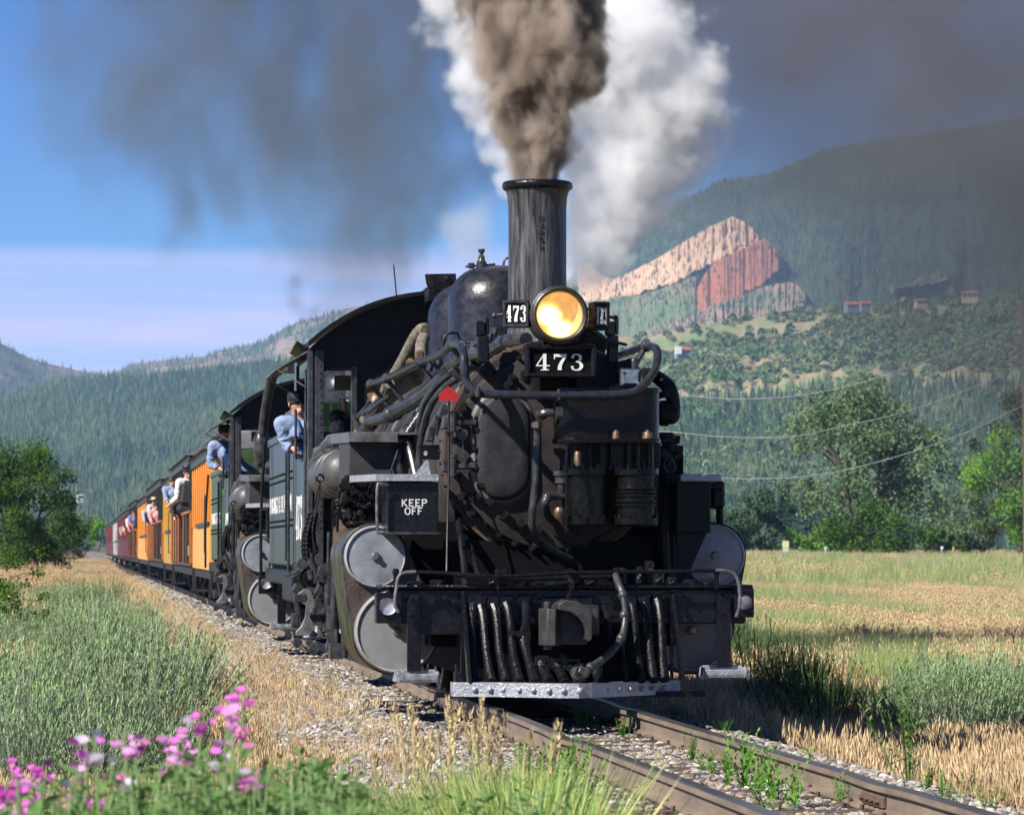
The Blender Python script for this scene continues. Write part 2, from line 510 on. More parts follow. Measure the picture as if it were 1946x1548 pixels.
def grid_mesh(name, xs, ys, m, zf=None, parent=None):
    X, Y = np.meshgrid(xs, ys)
    Z = (zf or ground_z)(X, Y)
    v = np.stack([X, Y, Z], -1).reshape(-1, 3)
    nx, ny = len(xs), len(ys)
    i = np.arange(nx - 1)[None, :] + nx * np.arange(ny - 1)[:, None]
    f = np.stack([i, i + 1, i + nx + 1, i + nx], -1).reshape(-1, 4)
    me = bpy.data.meshes.new(name)
    me.vertices.add(len(v)); me.vertices.foreach_set('co', v.ravel())
    me.loops.add(f.size); me.loops.foreach_set('vertex_index', f.ravel())
    me.polygons.add(len(f)); me.polygons.foreach_set('loop_start', np.arange(0, f.size, 4)); me.polygons.foreach_set('loop_total', np.full(len(f), 4))
    me.update(); me.validate()
    me.polygons.foreach_set('use_smooth', [True] * len(f))
    me.materials.append(m)
    o = bpy.data.objects.new(name, me); COL.objects.link(o)
    if parent: o.parent = parent
    return o

# one sheet to the horizon: bare soil under the weeds, gravel where the track bed is
def ground_material():
    m = bpy.data.materials.new('ground_soil'); m.use_nodes = True
    n, l = m.node_tree.nodes, m.node_tree.links
    b = n['Principled BSDF']; b.inputs['Roughness'].default_value = .95; b.inputs['Specular IOR Level'].default_value = .1
    tc = n.new('ShaderNodeTexCoord'); sp = n.new('ShaderNodeSeparateXYZ'); l.new(tc.outputs['Object'], sp.inputs[0])
    ab = n.new('ShaderNodeMath'); ab.operation = 'ABSOLUTE'; l.new(sp.outputs['X'], ab.inputs[0])
    no = n.new('ShaderNodeTexNoise'); no.inputs['Scale'].default_value = 1.2; no.inputs['Detail'].default_value = 5; l.new(tc.outputs['Object'], no.inputs['Vector'])
    n2 = n.new('ShaderNodeTexNoise'); n2.inputs['Scale'].default_value = .045; n2.inputs['Detail'].default_value = 4; l.new(tc.outputs['Object'], n2.inputs['Vector'])
    vo = n.new('ShaderNodeTexVoronoi'); vo.inputs['Scale'].default_value = 22; l.new(tc.outputs['Object'], vo.inputs['Vector'])
    gr = n.new('ShaderNodeValToRGB'); l.new(vo.outputs['Color'], gr.inputs[0])
    gr.color_ramp.elements[0].color = (.12, .10, .085, 1); gr.color_ramp.elements[1].color = (.42, .37, .32, 1)
    soil = n.new('ShaderNodeMix'); soil.data_type = 'RGBA'; soil.inputs['A'].default_value = (.26, .185, .105, 1); soil.inputs['B'].default_value = (.13, .105, .055, 1); l.new(no.outputs['Fac'], soil.inputs['Factor'])
    fld = n.new('ShaderNodeMix'); fld.data_type = 'RGBA'; fld.inputs['A'].default_value = (.30, .24, .10, 1); fld.inputs['B'].default_value = (.12, .17, .05, 1)
    mr = n.new('ShaderNodeMapRange'); mr.inputs['From Min'].default_value = .42; mr.inputs['From Max'].default_value = .56; l.new(n2.outputs['Fac'], mr.inputs['Value']); l.new(mr.outputs[0], fld.inputs['Factor'])
    f1 = n.new('ShaderNodeMapRange'); f1.inputs['From Min'].default_value = 5; f1.inputs['From Max'].default_value = 12; l.new(ab.outputs[0], f1.inputs['Value'])
    m1 = n.new('ShaderNodeMix'); m1.data_type = 'RGBA'; l.new(f1.outputs[0], m1.inputs['Factor']); l.new(soil.outputs['Result'], m1.inputs['A']); l.new(fld.outputs['Result'], m1.inputs['B'])
    ad = n.new('ShaderNodeMath'); ad.operation = 'MULTIPLY_ADD'; l.new(no.outputs['Fac'], ad.inputs[0]); ad.inputs[1].default_value = .9; l.new(ab.outputs[0], ad.inputs[2])
    f2 = n.new('ShaderNodeMapRange'); f2.inputs['From Min'].default_value = 2.15; f2.inputs['From Max'].default_value = 2.45; l.new(ad.outputs[0], f2.inputs['Value'])
    m2 = n.new('ShaderNodeMix'); m2.data_type = 'RGBA'; l.new(f2.outputs[0], m2.inputs['Factor']); l.new(gr.outputs[0], m2.inputs['A']); l.new(m1.outputs['Result'], m2.inputs['B'])
    l.new(m2.outputs['Result'], b.inputs['Base Color'])
    bp = n.new('ShaderNodeBump'); bp.inputs['Distance'].default_value = .04; bp.inputs['Strength'].default_value = .7; l.new(vo.outputs['Distance'], bp.inputs['Height']); l.new(bp.outputs[0], b.inputs['Normal'])
    return m
xs_ = np.concatenate([-np.geomspace(9000, 9, 40), np.arange(-8, -3, .5), np.arange(-3, 3.01, .12), np.arange(3.5, 8, .5), np.geomspace(9, 9000, 45)])
ys_ = np.concatenate([-np.geomspace(600, 32, 10), np.arange(-31, 60, .5), np.geomspace(60, 11000, 110)])
g = grid_mesh('ground', xs_, ys_, ground_material()); tag(g, 'dry weedy valley floor sloping away from the railway', None, kind='structure')

# rails
M_rail = mat('rail_brown', (.27, .205, .150), .6, (.17, .13, .10), 9, metal=.2, bump=.25, bscale=60, stretch=(1, .25, 1))
M_rtop = mat('rail_head_polished', (.17, .155, .145), .30, (.09, .075, .065), 6, metal=.55, stretch=(1, .1, 1))
M_tie = mat('weathered_sleeper', (.14, .095, .06), .85, (.05, .035, .028), 5, bump=.8, bscale=30, stretch=(.4, 4, 2))
track = empty('railway_track'); tag(track, 'narrow gauge railway track on gravel ballast carrying the steam train', 'track', kind='structure')
def rail_prof():
    return [(-.065, -.150), (.065, -.150), (.065, -.140), (.015, -.122), (.010, -.052), (.036, -.038), (.036, -.008), (.028, 0), (-.028, 0), (-.036, -.008), (-.036, -.038), (-.010, -.052), (-.015, -.122), (-.065, -.140)]
def rail_wob(X, y):
    """low joints: the rail dips a little where two lengths meet"""
    d = abs(((y - (-12.9 if X < 0 else -8.6)) + 4.5) % 9.0 - 4.5)
    return -.014 * math.exp(-(d / .55) ** 2), .012 * math.exp(-(d / .9) ** 2) * (-1 if X < 0 else 1)
for X in (-.49, .49):
    pr = rail_prof(); n = len(pr)
    yy = list(np.arange(-28, 20, .25)) + list(np.arange(20, 400, 6.0)) + list(np.geomspace(400, 3000, 20))
    b = MB(); vs, fs = [], []
    for y in yy:
        dz, dx = rail_wob(X, y) if y < 20 else (0, 0)
        vs += [(X + dx + a, y, c + dz) for a, c in pr]
    for k in range(len(yy) - 1):
        for i in range(n):
            j = (i + 1) % n
            b.mi.append(1 if i in (6, 7, 8) else 0)
            fs.append((k * n + i, k * n + j, (k + 1) * n + j, (k + 1) * n + i))
    b.v, b.f = vs, fs
    b.build('rail', [M_rail, M_rtop], track, smooth=30)
    for yj in ((-12.9, -3.9) if X < 0 else (-8.6, .4)):           # fishplates with bolts
        b = MB(); dz, dx = rail_wob(X, yj)
        for sg in (-1, 1):
            b.bx(X + dx + sg * .014, X + dx + sg * .038, yj - .26, yj + .26, -.118 + dz, -.056 + dz, .006)
            for k in (-.18, -.06, .06, .18):
                b.cyl((X + dx + sg * .038, yj + k, -.088 + dz), (X + dx + sg * .062, yj + k, -.088 + dz), .017, n=6)
        b.build('fishplate', mat('rusty_fishplate', (.15, .085, .05), .7, (.08, .05, .04), 20, bump=.4), track)
# sleepers: individual pieces sharing three meshes
ties = []
rt = random.Random(12)
for k in range(3):
    b = MB(); b.box((0, 0, 0), (1.98, .20, .13), None, .012)
    b.v = [(x + rt.uniform(-.008, .008), y + rt.uniform(-.008, .008), z + rt.uniform(-.004, .004)) for x, y, z in b.v]
    for sg in (-1, 1):
        b.bx(sg * .49 - .13, sg * .49 + .13, -.09, .09, .064, .072)
        for s2 in (-1, 1):
            b.cyl((sg * .49 + s2 * .085, .03 * s2, .06), (sg * .49 + s2 * .078, .03 * s2, .10), .012, n=6)
    ties.append(b.build('sleeper', M_tie, track, smooth=0))
tk = 0
for i in range(190):
    y = -27.2 + .53 * i
    rot = (0, 0, rt.uniform(-.03, .03))
    loc = (rt.uniform(-.05, .05), y, -.222 + rt.uniform(-.006, .006))
    if i < 3: o = ties[i]; o.location = loc; o.rotation_euler = rot
    else: o = place(ties[rt.randrange(3)], loc, track, rot)
b = MB()
for i in range(600):
    y = -27.2 + .53 * (190 + i)
    b.box((0, y, -.222), (1.98, .2, .13))
b.build('far_sleepers', M_tie, track, smooth=0, kind='stuff')

# ------------------------------------------------------------------ scattering: points carry rotation and size, a node group puts a piece on each
SRC = bpy.data.collections.new('sources')                          # not linked to the scene: only shapes to draw from
def source(name, mb, m, smooth=0):
    me = mb.mesh(name, smooth)
    for k in (m if isinstance(m, (list, tuple)) else [m]): me.materials.append(k)
    if isinstance(m, (list, tuple)) and len(m) > 1: me.polygons.foreach_set('material_index', mb.mi)
    o = bpy.data.objects.new(name, me); SRC.objects.link(o)
    return o

def scatter(name, srcs, pts, scl, rot, label, cat, kind='stuff', tilt=None, parent=None):
    """srcs: list of objects; pts (n,3); scl (n,); rot (n,) about z. One object per call."""
    n = len(pts)
    me = bpy.data.meshes.new(name)
    me.vertices.add(n); me.vertices.foreach_set('co', np.asarray(pts, float).ravel())
    a = me.attributes.new('scl', 'FLOAT', 'POINT'); a.data.foreach_set('value', np.asarray(scl, float))
    r3 = np.zeros((n, 3)); r3[:, 2] = rot
    if tilt is not None: r3[:, :2] = tilt
    a = me.attributes.new('rot', 'FLOAT_VECTOR', 'POINT'); a.data.foreach_set('vector', r3.ravel())
    a = me.attributes.new('pick', 'INT', 'POINT'); a.data.foreach_set('value', rng.integers(0, len(srcs), n))
    o = bpy.data.objects.new(name, me); COL.objects.link(o)
    ng = bpy.data.node_groups.new(name, 'GeometryNodeTree')
    ng.interface.new_socket('Geometry', in_out='INPUT', socket_type='NodeSocketGeometry')
    ng.interface.new_socket('Geometry', in_out='OUTPUT', socket_type='NodeSocketGeometry')
    N, Lk = ng.nodes, ng.links
    gi, go = N.new('NodeGroupInput'), N.new('NodeGroupOutput')
    mtp = N.new('GeometryNodeMeshToPoints'); Lk.new(gi.outputs[0], mtp.inputs[0])
    g2i = N.new('GeometryNodeGeometryToInstance')
    for s in srcs:
        oi = N.new('GeometryNodeObjectInfo'); oi.inputs['Object'].default_value = s
        oi.inputs['As Instance'].default_value = True
        Lk.new(oi.outputs['Geometry'], g2i.inputs[0])
    def at(nm, ty):
        q = N.new('GeometryNodeInputNamedAttribute'); q.data_type = ty; q.inputs['Name'].default_value = nm; return q.outputs[0]
    iop = N.new('GeometryNodeInstanceOnPoints')
    Lk.new(mtp.outputs[0], iop.inputs['Points']); Lk.new(g2i.outputs[0], iop.inputs['Instance'])
    iop.inputs['Pick Instance'].default_value = True
    Lk.new(at('pick', 'INT'), iop.inputs['Instance Index'])
    e2r = N.new('FunctionNodeEulerToRotation'); Lk.new(at('rot', 'FLOAT_VECTOR'), e2r.inputs[0]); Lk.new(e2r.outputs[0], iop.inputs['Rotation'])
    Lk.new(at('scl', 'FLOAT'), iop.inputs['Scale'])
    Lk.new(iop.outputs[0], go.inputs[0])
    md = o.modifiers.new('scatter', 'NODES'); md.node_group = ng
    tag(o, label, cat, kind=kind)
    return o

def stone(seed):
    r = random.Random(seed); b = MB(); b.sphere((0, 0, 0), .5, 7, 5, (1, r.uniform(.6, .9), r.uniform(.45, .7)))
    b.v = [(x * r.uniform(.8, 1.15), y * r.uniform(.8, 1.15), z * r.uniform(.8, 1.1)) for x, y, z in b.v]
    return b
def stone_mat(nm, c): return mat(nm, c, .85, tuple(k * .7 for k in c), 8, attr=.45)
SM = [stone_mat('stone_pale', (.36, .34, .31)), stone_mat('stone_grey', (.22, .22, .23)), stone_mat('stone_tan', (.32, .26, .19)), stone_mat('stone_dark', (.09, .09, .095)), stone_mat('stone_pink', (.30, .20, .165)), stone_mat('stone_cream', (.46, .43, .38))]
stones = [source('ballast_stone', stone(k), SM[k % 6]) for k in range(12)]
def ballast_pts(n, x0, x1, y0, y1, smin, smax):
    x = rng.uniform(x0, x1, n); y = rng.uniform(y0, y1, n)
    keep = ~((np.abs(np.abs(x) - .49) < .075))
    # thin out on the sleepers
    on = (np.abs(((y + 27.2) % .53) - 0) < .10) | (np.abs(((y + 27.2) % .53) - .53) < .10)
    keep &= ~(on & (np.abs(x) < 1.0) & (rng.random(n) < .72))
    ragged = 2.02 + .38 * fast_noise(x, y, 1.3, 9)
    keep &= (np.abs(x) < ragged) | (rng.random(n) < .06)
    x, y = x[keep], y[keep]
    s = rng.uniform(smin, smax, len(x)) * rng.choice([.7, 1, 1, 1.25], len(x))
    return np.stack([x, y, ground_z(x, y) + s * .12], -1), s
p1, s1 = ballast_pts(62000, -2.6, 2.4, -14, 2, .028, .062)
p2, s2 = ballast_pts(42000, -2.7, -.3, 2, 36, .035, .07)
p3, s3 = ballast_pts(16000, -2.5, -.4, 36, 150, .08, .15)
pp = np.concatenate([p1, p2, p3]); ss = np.concatenate([s1, s2, s3])
scatter('gravel', stones, pp, ss, rng.uniform(0, 6.28, len(ss)), 'pale mixed gravel ballast around the sleepers', 'gravel', tilt=rng.uniform(-.6, .6, (len(ss), 2)))

# ------------------------------------------------------------------ hills
def interp(pts, x): return np.interp(x, [p[0] for p in pts], [p[1] for p in pts])
def hill(name, ridge, foot, Df, Dr, m, label, nx=200, nt=60, amp=6.0, gully=10.0, seed=1, x0=None, x1=None, pw=.85):
    x0 = ridge[0][0] if x0 is None else x0; x1 = ridge[-1][0] if x1 is None else x1
    px = np.linspace(x0, x1, nx)
    rd = interp(ridge, px) + amp * .25 * fast_noise(px, px * 0, .06, seed)
    vs = np.zeros((nt + 6, nx, 3))
    for k in range(nt + 6):
        t = min(k / nt, 1.0)
        n1 = fast_noise(px, np.full(nx, t * 300), .02, seed + 1); n2 = fast_noise(px, np.full(nx, t * 60), .05, seed + 2)
        D = Df + (Dr - Df) * t + (Dr - Df) * .05 * n1 * math.sin(PI * t) + gully * (Dr / 700) * np.abs(n2) * math.sin(PI * min(t, 1))
        py = foot + (rd - foot) * t ** pw + amp * n1 * math.sin(PI * t)
        if k > nt:
            D = np.full(nx, Dr + (k - nt) * Dr * .012); py = rd + (k - nt) ** 1.3 * 14
        for i in range(nx):
            vs[k, i] = PD(px[i], py[i], D[i])
    o = _grid_obj(name, vs, m)
    tag(o, label, None, kind='structure')
    return o, vs

def _grid_obj(name, vs, m):
    ny, nx = vs.shape[:2]
    i = np.arange(nx - 1)[None, :] + nx * np.arange(ny - 1)[:, None]
    f = np.stack([i, i + 1, i + nx + 1, i + nx], -1).reshape(-1, 4)
    me = bpy.data.meshes.new(name); v = vs.reshape(-1, 3)
    me.from_pydata(v.tolist(), [], f.tolist()); me.polygons.foreach_set('use_smooth', [True] * len(f)); me.materials.append(m)
    o = bpy.data.objects.new(name, me); COL.objects.link(o); return o

def sample(vs, n, nt, tpow=1.0, tmin=0, tmax=1.0, keep=None):
    ny, nx = vs.shape[:2]
    u = rng.random(n) * (nx - 1.001); t = (tmin + (tmax - tmin) * rng.random(n) ** tpow) * (nt - .001)
    i, j = u.astype(int), t.astype(int); a, b_ = u - i, t - j
    p = (vs[j, i] * ((1 - a) * (1 - b_))[:, None] + vs[j, i + 1] * (a * (1 - b_))[:, None] + vs[j + 1, i] * ((1 - a) * b_)[:, None] + vs[j + 1, i + 1] * (a * b_)[:, None])
    if keep is not None:
        k = keep(u / (nx - 1), t / nt, p); p = p[k]
    return p

def conifer(seed, h=1.0, w=.17):
    r = random.Random(seed); b = MB()
    b.cyl((0, 0, 0), (0, 0, h * .9), .012, .004, 5, False)
    k = 9
    for i in range(k):
        z = h * (.10 + .86 * i / k); rr = w * (1 - i / (k + .6)) * r.uniform(.75, 1.15)
        n = 6; vs = [(0, 0, z + h * .15)]
        a0 = r.uniform(0, 6)
        for q in range(n * 2):
            a = a0 + PI * q / n; q_ = rr * (1.0 if q % 2 else .55) * r.uniform(.8, 1.2)
            vs.append((q_ * math.cos(a), q_ * math.sin(a), z - (.03 if q % 2 else 0)))
        b.add(vs, [(0, 1 + q, 1 + (q + 1) % (n * 2)) for q in range(n * 2)])
    return b
def bush(seed):
    r = random.Random(seed); b = MB()
    for k in range(70):
        a, e = r.uniform(0, 6.28), r.uniform(-.2, 1.5); q = r.uniform(.5, 1) ** .5 * .5
        c = Vector((q * math.cos(a) * math.cos(e), q * math.sin(a) * math.cos(e), .35 + .8 * q * math.sin(e)))
        d = Vector((r.uniform(-1, 1), r.uniform(-1, 1), r.uniform(-.6, 1))).normalized(); u, w = basis(d); s = r.uniform(.09, .17)
        b.add([c - u * s - w * s, c + u * s - w * s, c + u * s + w * s, c - u * s + w * s], [(0, 1, 2, 3)])
    return b
M_con = mat('conifer_green', (.038, .085, .042), .9, (.018, .046, .026), .2, attr=.5, spec=.1, loc=(.006, (.10, .15, .07)))
M_con2 = mat('pale_pine_green', (.09, .14, .065), .9, (.05, .09, .04), .2, attr=.4, spec=.1, loc=(.005, (.16, .17, .09)))
M_oak = mat('scrub_oak_green', (.15, .25, .09), .9, (.10, .18, .065), 1.5, attr=.3, spec=.1, loc=(.012, (.19, .20, .09)))
conifers = [source('conifer', conifer(k, 1, .15 + .03 * (k % 3)), M_con if k % 3 else M_con2) for k in range(6)]
bushes = [source('scrub', bush(k), M_oak) for k in range(4)]

def hill_mat(name, a, b_, c=None, scale=.01):
    m = mat(name, a, .95, b_, scale, lo=.42, hi=.58, spec=.05, detail=8)
    return m
HM1 = hill_mat('forest_floor', (.06, .085, .045), (.15, .13, .08), scale=.02)
# far left ridge
h0, v0 = hill('far_ridge', [(-500, 520), (-60, 620), (0, 652), (60, 682), (110, 695), (190, 712), (260, 745), (600, 800)], 1046, 4200, 5000, hill_mat('far_ridge_rock', (.05, .07, .05), (.22, .15, .12), scale=.006), 'far blue ridge at the left edge', nx=120, seed=4)
# middle ridge with pale rock bands
h1, v1 = hill('rocky_ridge', [(120, 760), (200, 722), (228, 704), (262, 688), (320, 684), (380, 678), (430, 664), (500, 648), (545, 620), (600, 603), (650, 588), (700, 580), (760, 572), (870, 556), (1000, 545), (1120, 560), (1200, 600)], 1046, 3800, 5200,
              hill_mat('ridge_rock', (.08, .10, .055), (.32, .23, .18), scale=.012), 'ridge with pale rock bands behind the train', nx=260, seed=7)
# near forest slope at the left
h2, v2 = hill('forest_hill', [(-500, 790), (-100, 768), (0, 756), (60, 738), (130, 724), (200, 716), (300, 713), (400, 702), (500, 690), (600, 668), (760, 640), (950, 600), (1150, 640), (1400, 760)], 1046, 1700, 3300,
              HM1, 'wooded hillside across the valley behind the coaches', nx=260, seed=12)
# big mountain on the right
RM = [(980, 640), (1060, 560), (1105, 506), (1125, 488), (1160, 470), (1200, 453), (1245, 418), (1290, 386), (1330, 366), (1372, 346), (1440, 338), (1496, 322), (1530, 302), (1600, 282), (1682, 268), (1760, 262), (1840, 246), (1946, 228), (2200, 190), (2600, 150)]
h3, v3 = hill('right_mountain', RM, 1046, 2300, 4600, hill_mat('mountain_floor', (.05, .075, .05), (.085, .085, .055), scale=.012), 'big forested mountain on the right', nx=320, nt=80, amp=8, gully=16, seed=21)
# green foothill below it
FH = [(1000, 700), (1150, 640), (1240, 640), (1330, 618), (1450, 600), (1560, 588), (1640, 582), (1760, 578), (1860, 566), (1946, 556), (2300, 530)]
h4, v4 = hill('green_foothill', FH, 1047, 1250, 2300, hill_mat('foothill_soil', (.15, .22, .085), (.30, .25, .15), scale=.014), 'green and pink scrubby foothill below the mountain', nx=240, nt=60, amp=9, gully=8, seed=31)

def trees_on(vs, n, nt, srcs, smin, smax, name, label, tpow=1.0, keep=None, tmax=1.0, cat='forest', tmin=0.0):
    p = sample(vs, n, nt, tpow, tmin, tmax, keep)
    s = rng.uniform(smin, smax, len(p))
    scatter(name, srcs, p - np.array([0, 0, .3]), s, rng.uniform(0, 6.28, len(p)), label, cat)
trees_on(v0, 5000, 60, conifers, 5, 10, 'conifer_forest', 'sparse pines along the far left ridge', tpow=.5)
trees_on(v1, 15000, 60, conifers, 5, 9, 'conifer_forest', 'pines on the ridge of pale rock bands', tpow=.45, keep=lambda u, t, p: fast_noise(u * 60, t * 40, .5, 66) > -.25 + .3 * rng.normal(size=len(p)))
trees_on(v2, 52000, 60, conifers, 4.5, 9, 'conifer_forest', 'dense pine forest on the hillside behind the coaches', tpow=.8)
def not_cliff(u, t, p):
    px = 980 + u * 1620
    py = np.array([PX(q)[1] for q in p])
    top = np.interp(px, [1095, 1130, 1160, 1250, 1350, 1398, 1425, 1460, 1495, 1545], [505, 505, 525, 488, 425, 408, 420, 455, 500, 545])
    bot = np.interp(px, [1095, 1180, 1240, 1300, 1400, 1500, 1545], [575, 590, 650, 640, 622, 606, 590])
    return ~((px > 1095) & (px < 1540) & (py > top + 3) & (py < bot) & (rng.random(len(p)) < .35))
trees_on(v3, 95000, 80, conifers, 5, 10, 'conifer_forest', 'dark conifer forest covering the right mountain', tpow=.75, keep=not_cliff)
trees_on(v4, 13000, 60, bushes, 2.5, 6.5, 'scrub_oak', 'green scrub oak dotted over the foothill', tpow=.9, cat='scrub', keep=lambda u, t, p: fast_noise(p[:, 0], p[:, 1], .012, 44) > -.12 + .25 * rng.normal(size=len(p)))
trees_on(v4, 5000, 60, conifers, 4, 8, 'conifer_forest', 'scattered pines on the green foothill', tpow=1.2, keep=lambda u, t, p: (t < .60) & (fast_noise(p[:, 0], p[:, 1], .006, 2) > -.1))
trees_on(v4, 15000, 60, conifers, 4, 8.5, 'conifer_forest', 'pine belt at the foot of the green foothill', tmin=0, tmax=.62, tpow=1.7)

# cliffs: strips between a top and a bottom line, standing proud of the slope
def surf_D(px, py):
    rd = interp(RM, px); t = np.clip((1046 - py) / (1046 - rd), 0, 1) ** (1 / .85)
    return 2300 + 2300 * t
CLIFFS = []
def cliff(name, top, bot, m, label, nx=190, ny=30, flute=17, lift=120, seed=3):
    px = np.linspace(top[0][0], top[-1][0], nx); vs = np.zeros((ny + 2, nx, 3))
    tp, bt = interp(top, px) + 3.5 * np.array([fbm(q * .12, 3.0, 1.0, seed) for q in px]), interp(bot, px) + 14 * np.array([fbm(q * .09, 7.0, 1.0, seed) for q in px])
    for k in range(ny + 2):
        t = min(k, ny) / ny
        py = bt + (tp - bt) * t
        edge = np.minimum(1, np.minimum((px - px[0]) / 8, (px[-1] - px) / 8))
        D = surf_D(px, bt) * (1 - t * .6) + surf_D(px, tp) * t * .6 - lift - flute * np.array([1.6 * fbm(q * .33, t * 1.3, 1.0, seed) + 1.2 * fbm(q * .05, t * 5, 1.0, seed + 3) for q in px])
        D = D + (1 - edge) * lift * 1.3
        if k > ny: D = D + lift * 3; py = py + 2
        for i in range(nx): vs[k, i] = PD(px[i], py[i], D[i])
    CLIFFS.append(vs[:ny]); o = _grid_obj(name, vs, m); tag(o, label, None, kind='structure'); return o
def cliff_mat(nm, c1, c2, st, sc): return mat(nm, c1, .95, c2, sc, stretch=st, lo=.38, hi=.62, detail=8, spec=.05)
cliff('cliff', [(1098, 508), (1122, 498), (1140, 520), (1165, 530), (1200, 516), (1250, 490), (1300, 460), (1350, 430), (1393, 412), (1412, 420), (1432, 436), (1450, 458)],
      [(1098, 580), (1160, 572), (1200, 563), (1260, 543), (1300, 527), (1345, 503), (1380, 488), (1410, 474), (1450, 462)], cliff_mat('tan_sandstone', (.62, .43, .28), (.50, .30, .18), (1, 1, .35), .035), 'tan fluted sandstone cliff band on the mountain')
cliff('cliff', [(1286, 612), (1310, 575), (1340, 520), (1362, 495), (1400, 478), (1452, 452), (1470, 470), (1490, 492)],
      [(1286, 616), (1320, 600), (1360, 582), (1400, 562), (1440, 543), (1465, 528), (1480, 512), (1490, 500)], cliff_mat('red_sandstone', (.44, .135, .075), (.34, .16, .10), (.12, .12, 1.2), .05), 'red sandstone slope below the tan cliff', lift=128, flute=3.5, seed=8)
cliff('cliff', [(1098, 578), (1150, 574), (1220, 562), (1290, 536), (1320, 520)], [(1098, 590), (1150, 588), (1220, 572), (1290, 546), (1320, 526)], cliff_mat('red_sandstone', (.44, .135, .075), (.34, .16, .10), (.25, .25, 1.2), .07), 'thin red ledge under the left of the tan cliff', lift=130, flute=8, seed=9, ny=8)
cliff('cliff', [(1235, 642), (1280, 612), (1330, 590), (1400, 565), (1450, 545), (1500, 535), (1522, 545), (1538, 572)],
      [(1235, 652), (1280, 646), (1330, 636), (1400, 618), (1450, 606), (1500, 590), (1522, 582), (1538, 576)], cliff_mat('grey_pink_ledges', (.36, .22, .17), (.14, .16, .10), (.3, .3, 1.4), .06), 'broken grey pink ledges under the red slope', lift=125, flute=14, seed=11)
cliff('cliff', [(1690, 545), (1730, 527), (1790, 515), (1812, 530)], [(1690, 556), (1730, 545), (1790, 535), (1812, 536)], cliff_mat('grey_pink_ledges', (.34, .22, .19), (.10, .13, .10), (.6, .6, 1.0), .05), 'small pink ledge high at the right', lift=100, seed=14, nx=50, ny=8)

cliff('hill_slope', [(1096, 574), (1150, 570), (1220, 560), (1290, 540), (1330, 520)], [(1096, 660), (1150, 655), (1220, 652), (1280, 645), (1330, 628)], cliff_mat('talus_green', (.11, .17, .07), (.24, .19, .12), (1, 1, 1), .012), 'green slope under the left part of the tan cliff', lift=100, flute=3, seed=19)
cp = []
for v_ in CLIFFS:
    q_ = sample(v_, 420 if len(CLIFFS) and v_ is CLIFFS[-1] else 200, v_.shape[0] - 1, .8); cp.append(q_)
cp = np.concatenate(cp); scatter('conifer_forest', conifers, cp, rng.uniform(3, 7, len(cp)), rng.uniform(0, 6.28, len(cp)), 'small pines growing on the cliff ledges', 'forest')
# houses on the foothill
def house(px, py, D, w, d, h, wallc, roofc, label, rz=.2):
    c = PD(px, py + 2, D); w, d, h = w * .72, d * .72, h * .7
    hs = empty('house', c, rz); tag(hs, label, 'house', 'houses on the slope')
    b = MB(); b.box((0, 0, h / 2 - 1), (w, d, h + 2)); b.build('wall', mat('wall_' + wallc[0], wallc[1], .8), hs, smooth=0)
    b = MB(); b.prism([(-d * .62, h), (d * .62, h), (0, h + d * .3)], -w * .54, w * .54, (Vector((0, 0, 0)), EY_, EZ_, EX_)); b.build('roof', mat('roof_' + roofc[0], roofc[1], .8), hs, smooth=0)
    for k in range(3):
        b = MB(); b.box((-w * .32 + w * .32 * k, -d / 2 - .03, h * .55), (w * .16, .1, h * .35)); b.build('window', mat('far_window', (.03, .04, .05), .2), hs, smooth=0)
    return hs
EX_, EY_, EZ_ = Vector((1, 0, 0)), Vector((0, 1, 0)), Vector((0, 0, 1))
wc = ('white', (.7, .7, .68)); tc_ = ('tan', (.40, .33, .27)); rc = ('red', (.42, .12, .07)); gc = ('brown', (.22, .13, .09))
house(1618, 586, 2130, 10, 8, 4, ('slate', (.16, .2, .25)), rc, 'red roofed house, left of the close pair on the foothill')
house(1643, 584, 2140, 8, 7, 4, ('slate', (.16, .2, .25)), rc, 'red roofed house, right of the close pair on the foothill')
house(1750, 578, 2140, 9, 7, 3.2, tc_, gc, 'low brown house under the small pink ledge', .1)
house(1843, 568, 2150, 13, 9, 5, tc_, gc, 'pale tan house nearest the right edge of the hillside', -.2)
house(1297, 672, 1900, 10, 7, 3.6, ('bluish', (.2, .25, .32)), rc, 'lone house with red roof low on the foothill')
b = MB(); q = PD(1289, 669, 1895); b.box((0, 0, 1), (3, 3, 4)); o = b.build('shed', mat('wall_white', (.7, .7, .68)), None, smooth=0); o.location = q; tag(o, 'small white shed beside the lone red roofed house', 'shed')
house(152, 946, 1900, 4, 3.5, 2.6, wc, ('grey', (.35, .35, .36)), 'white house among pines left of the coaches', .3)
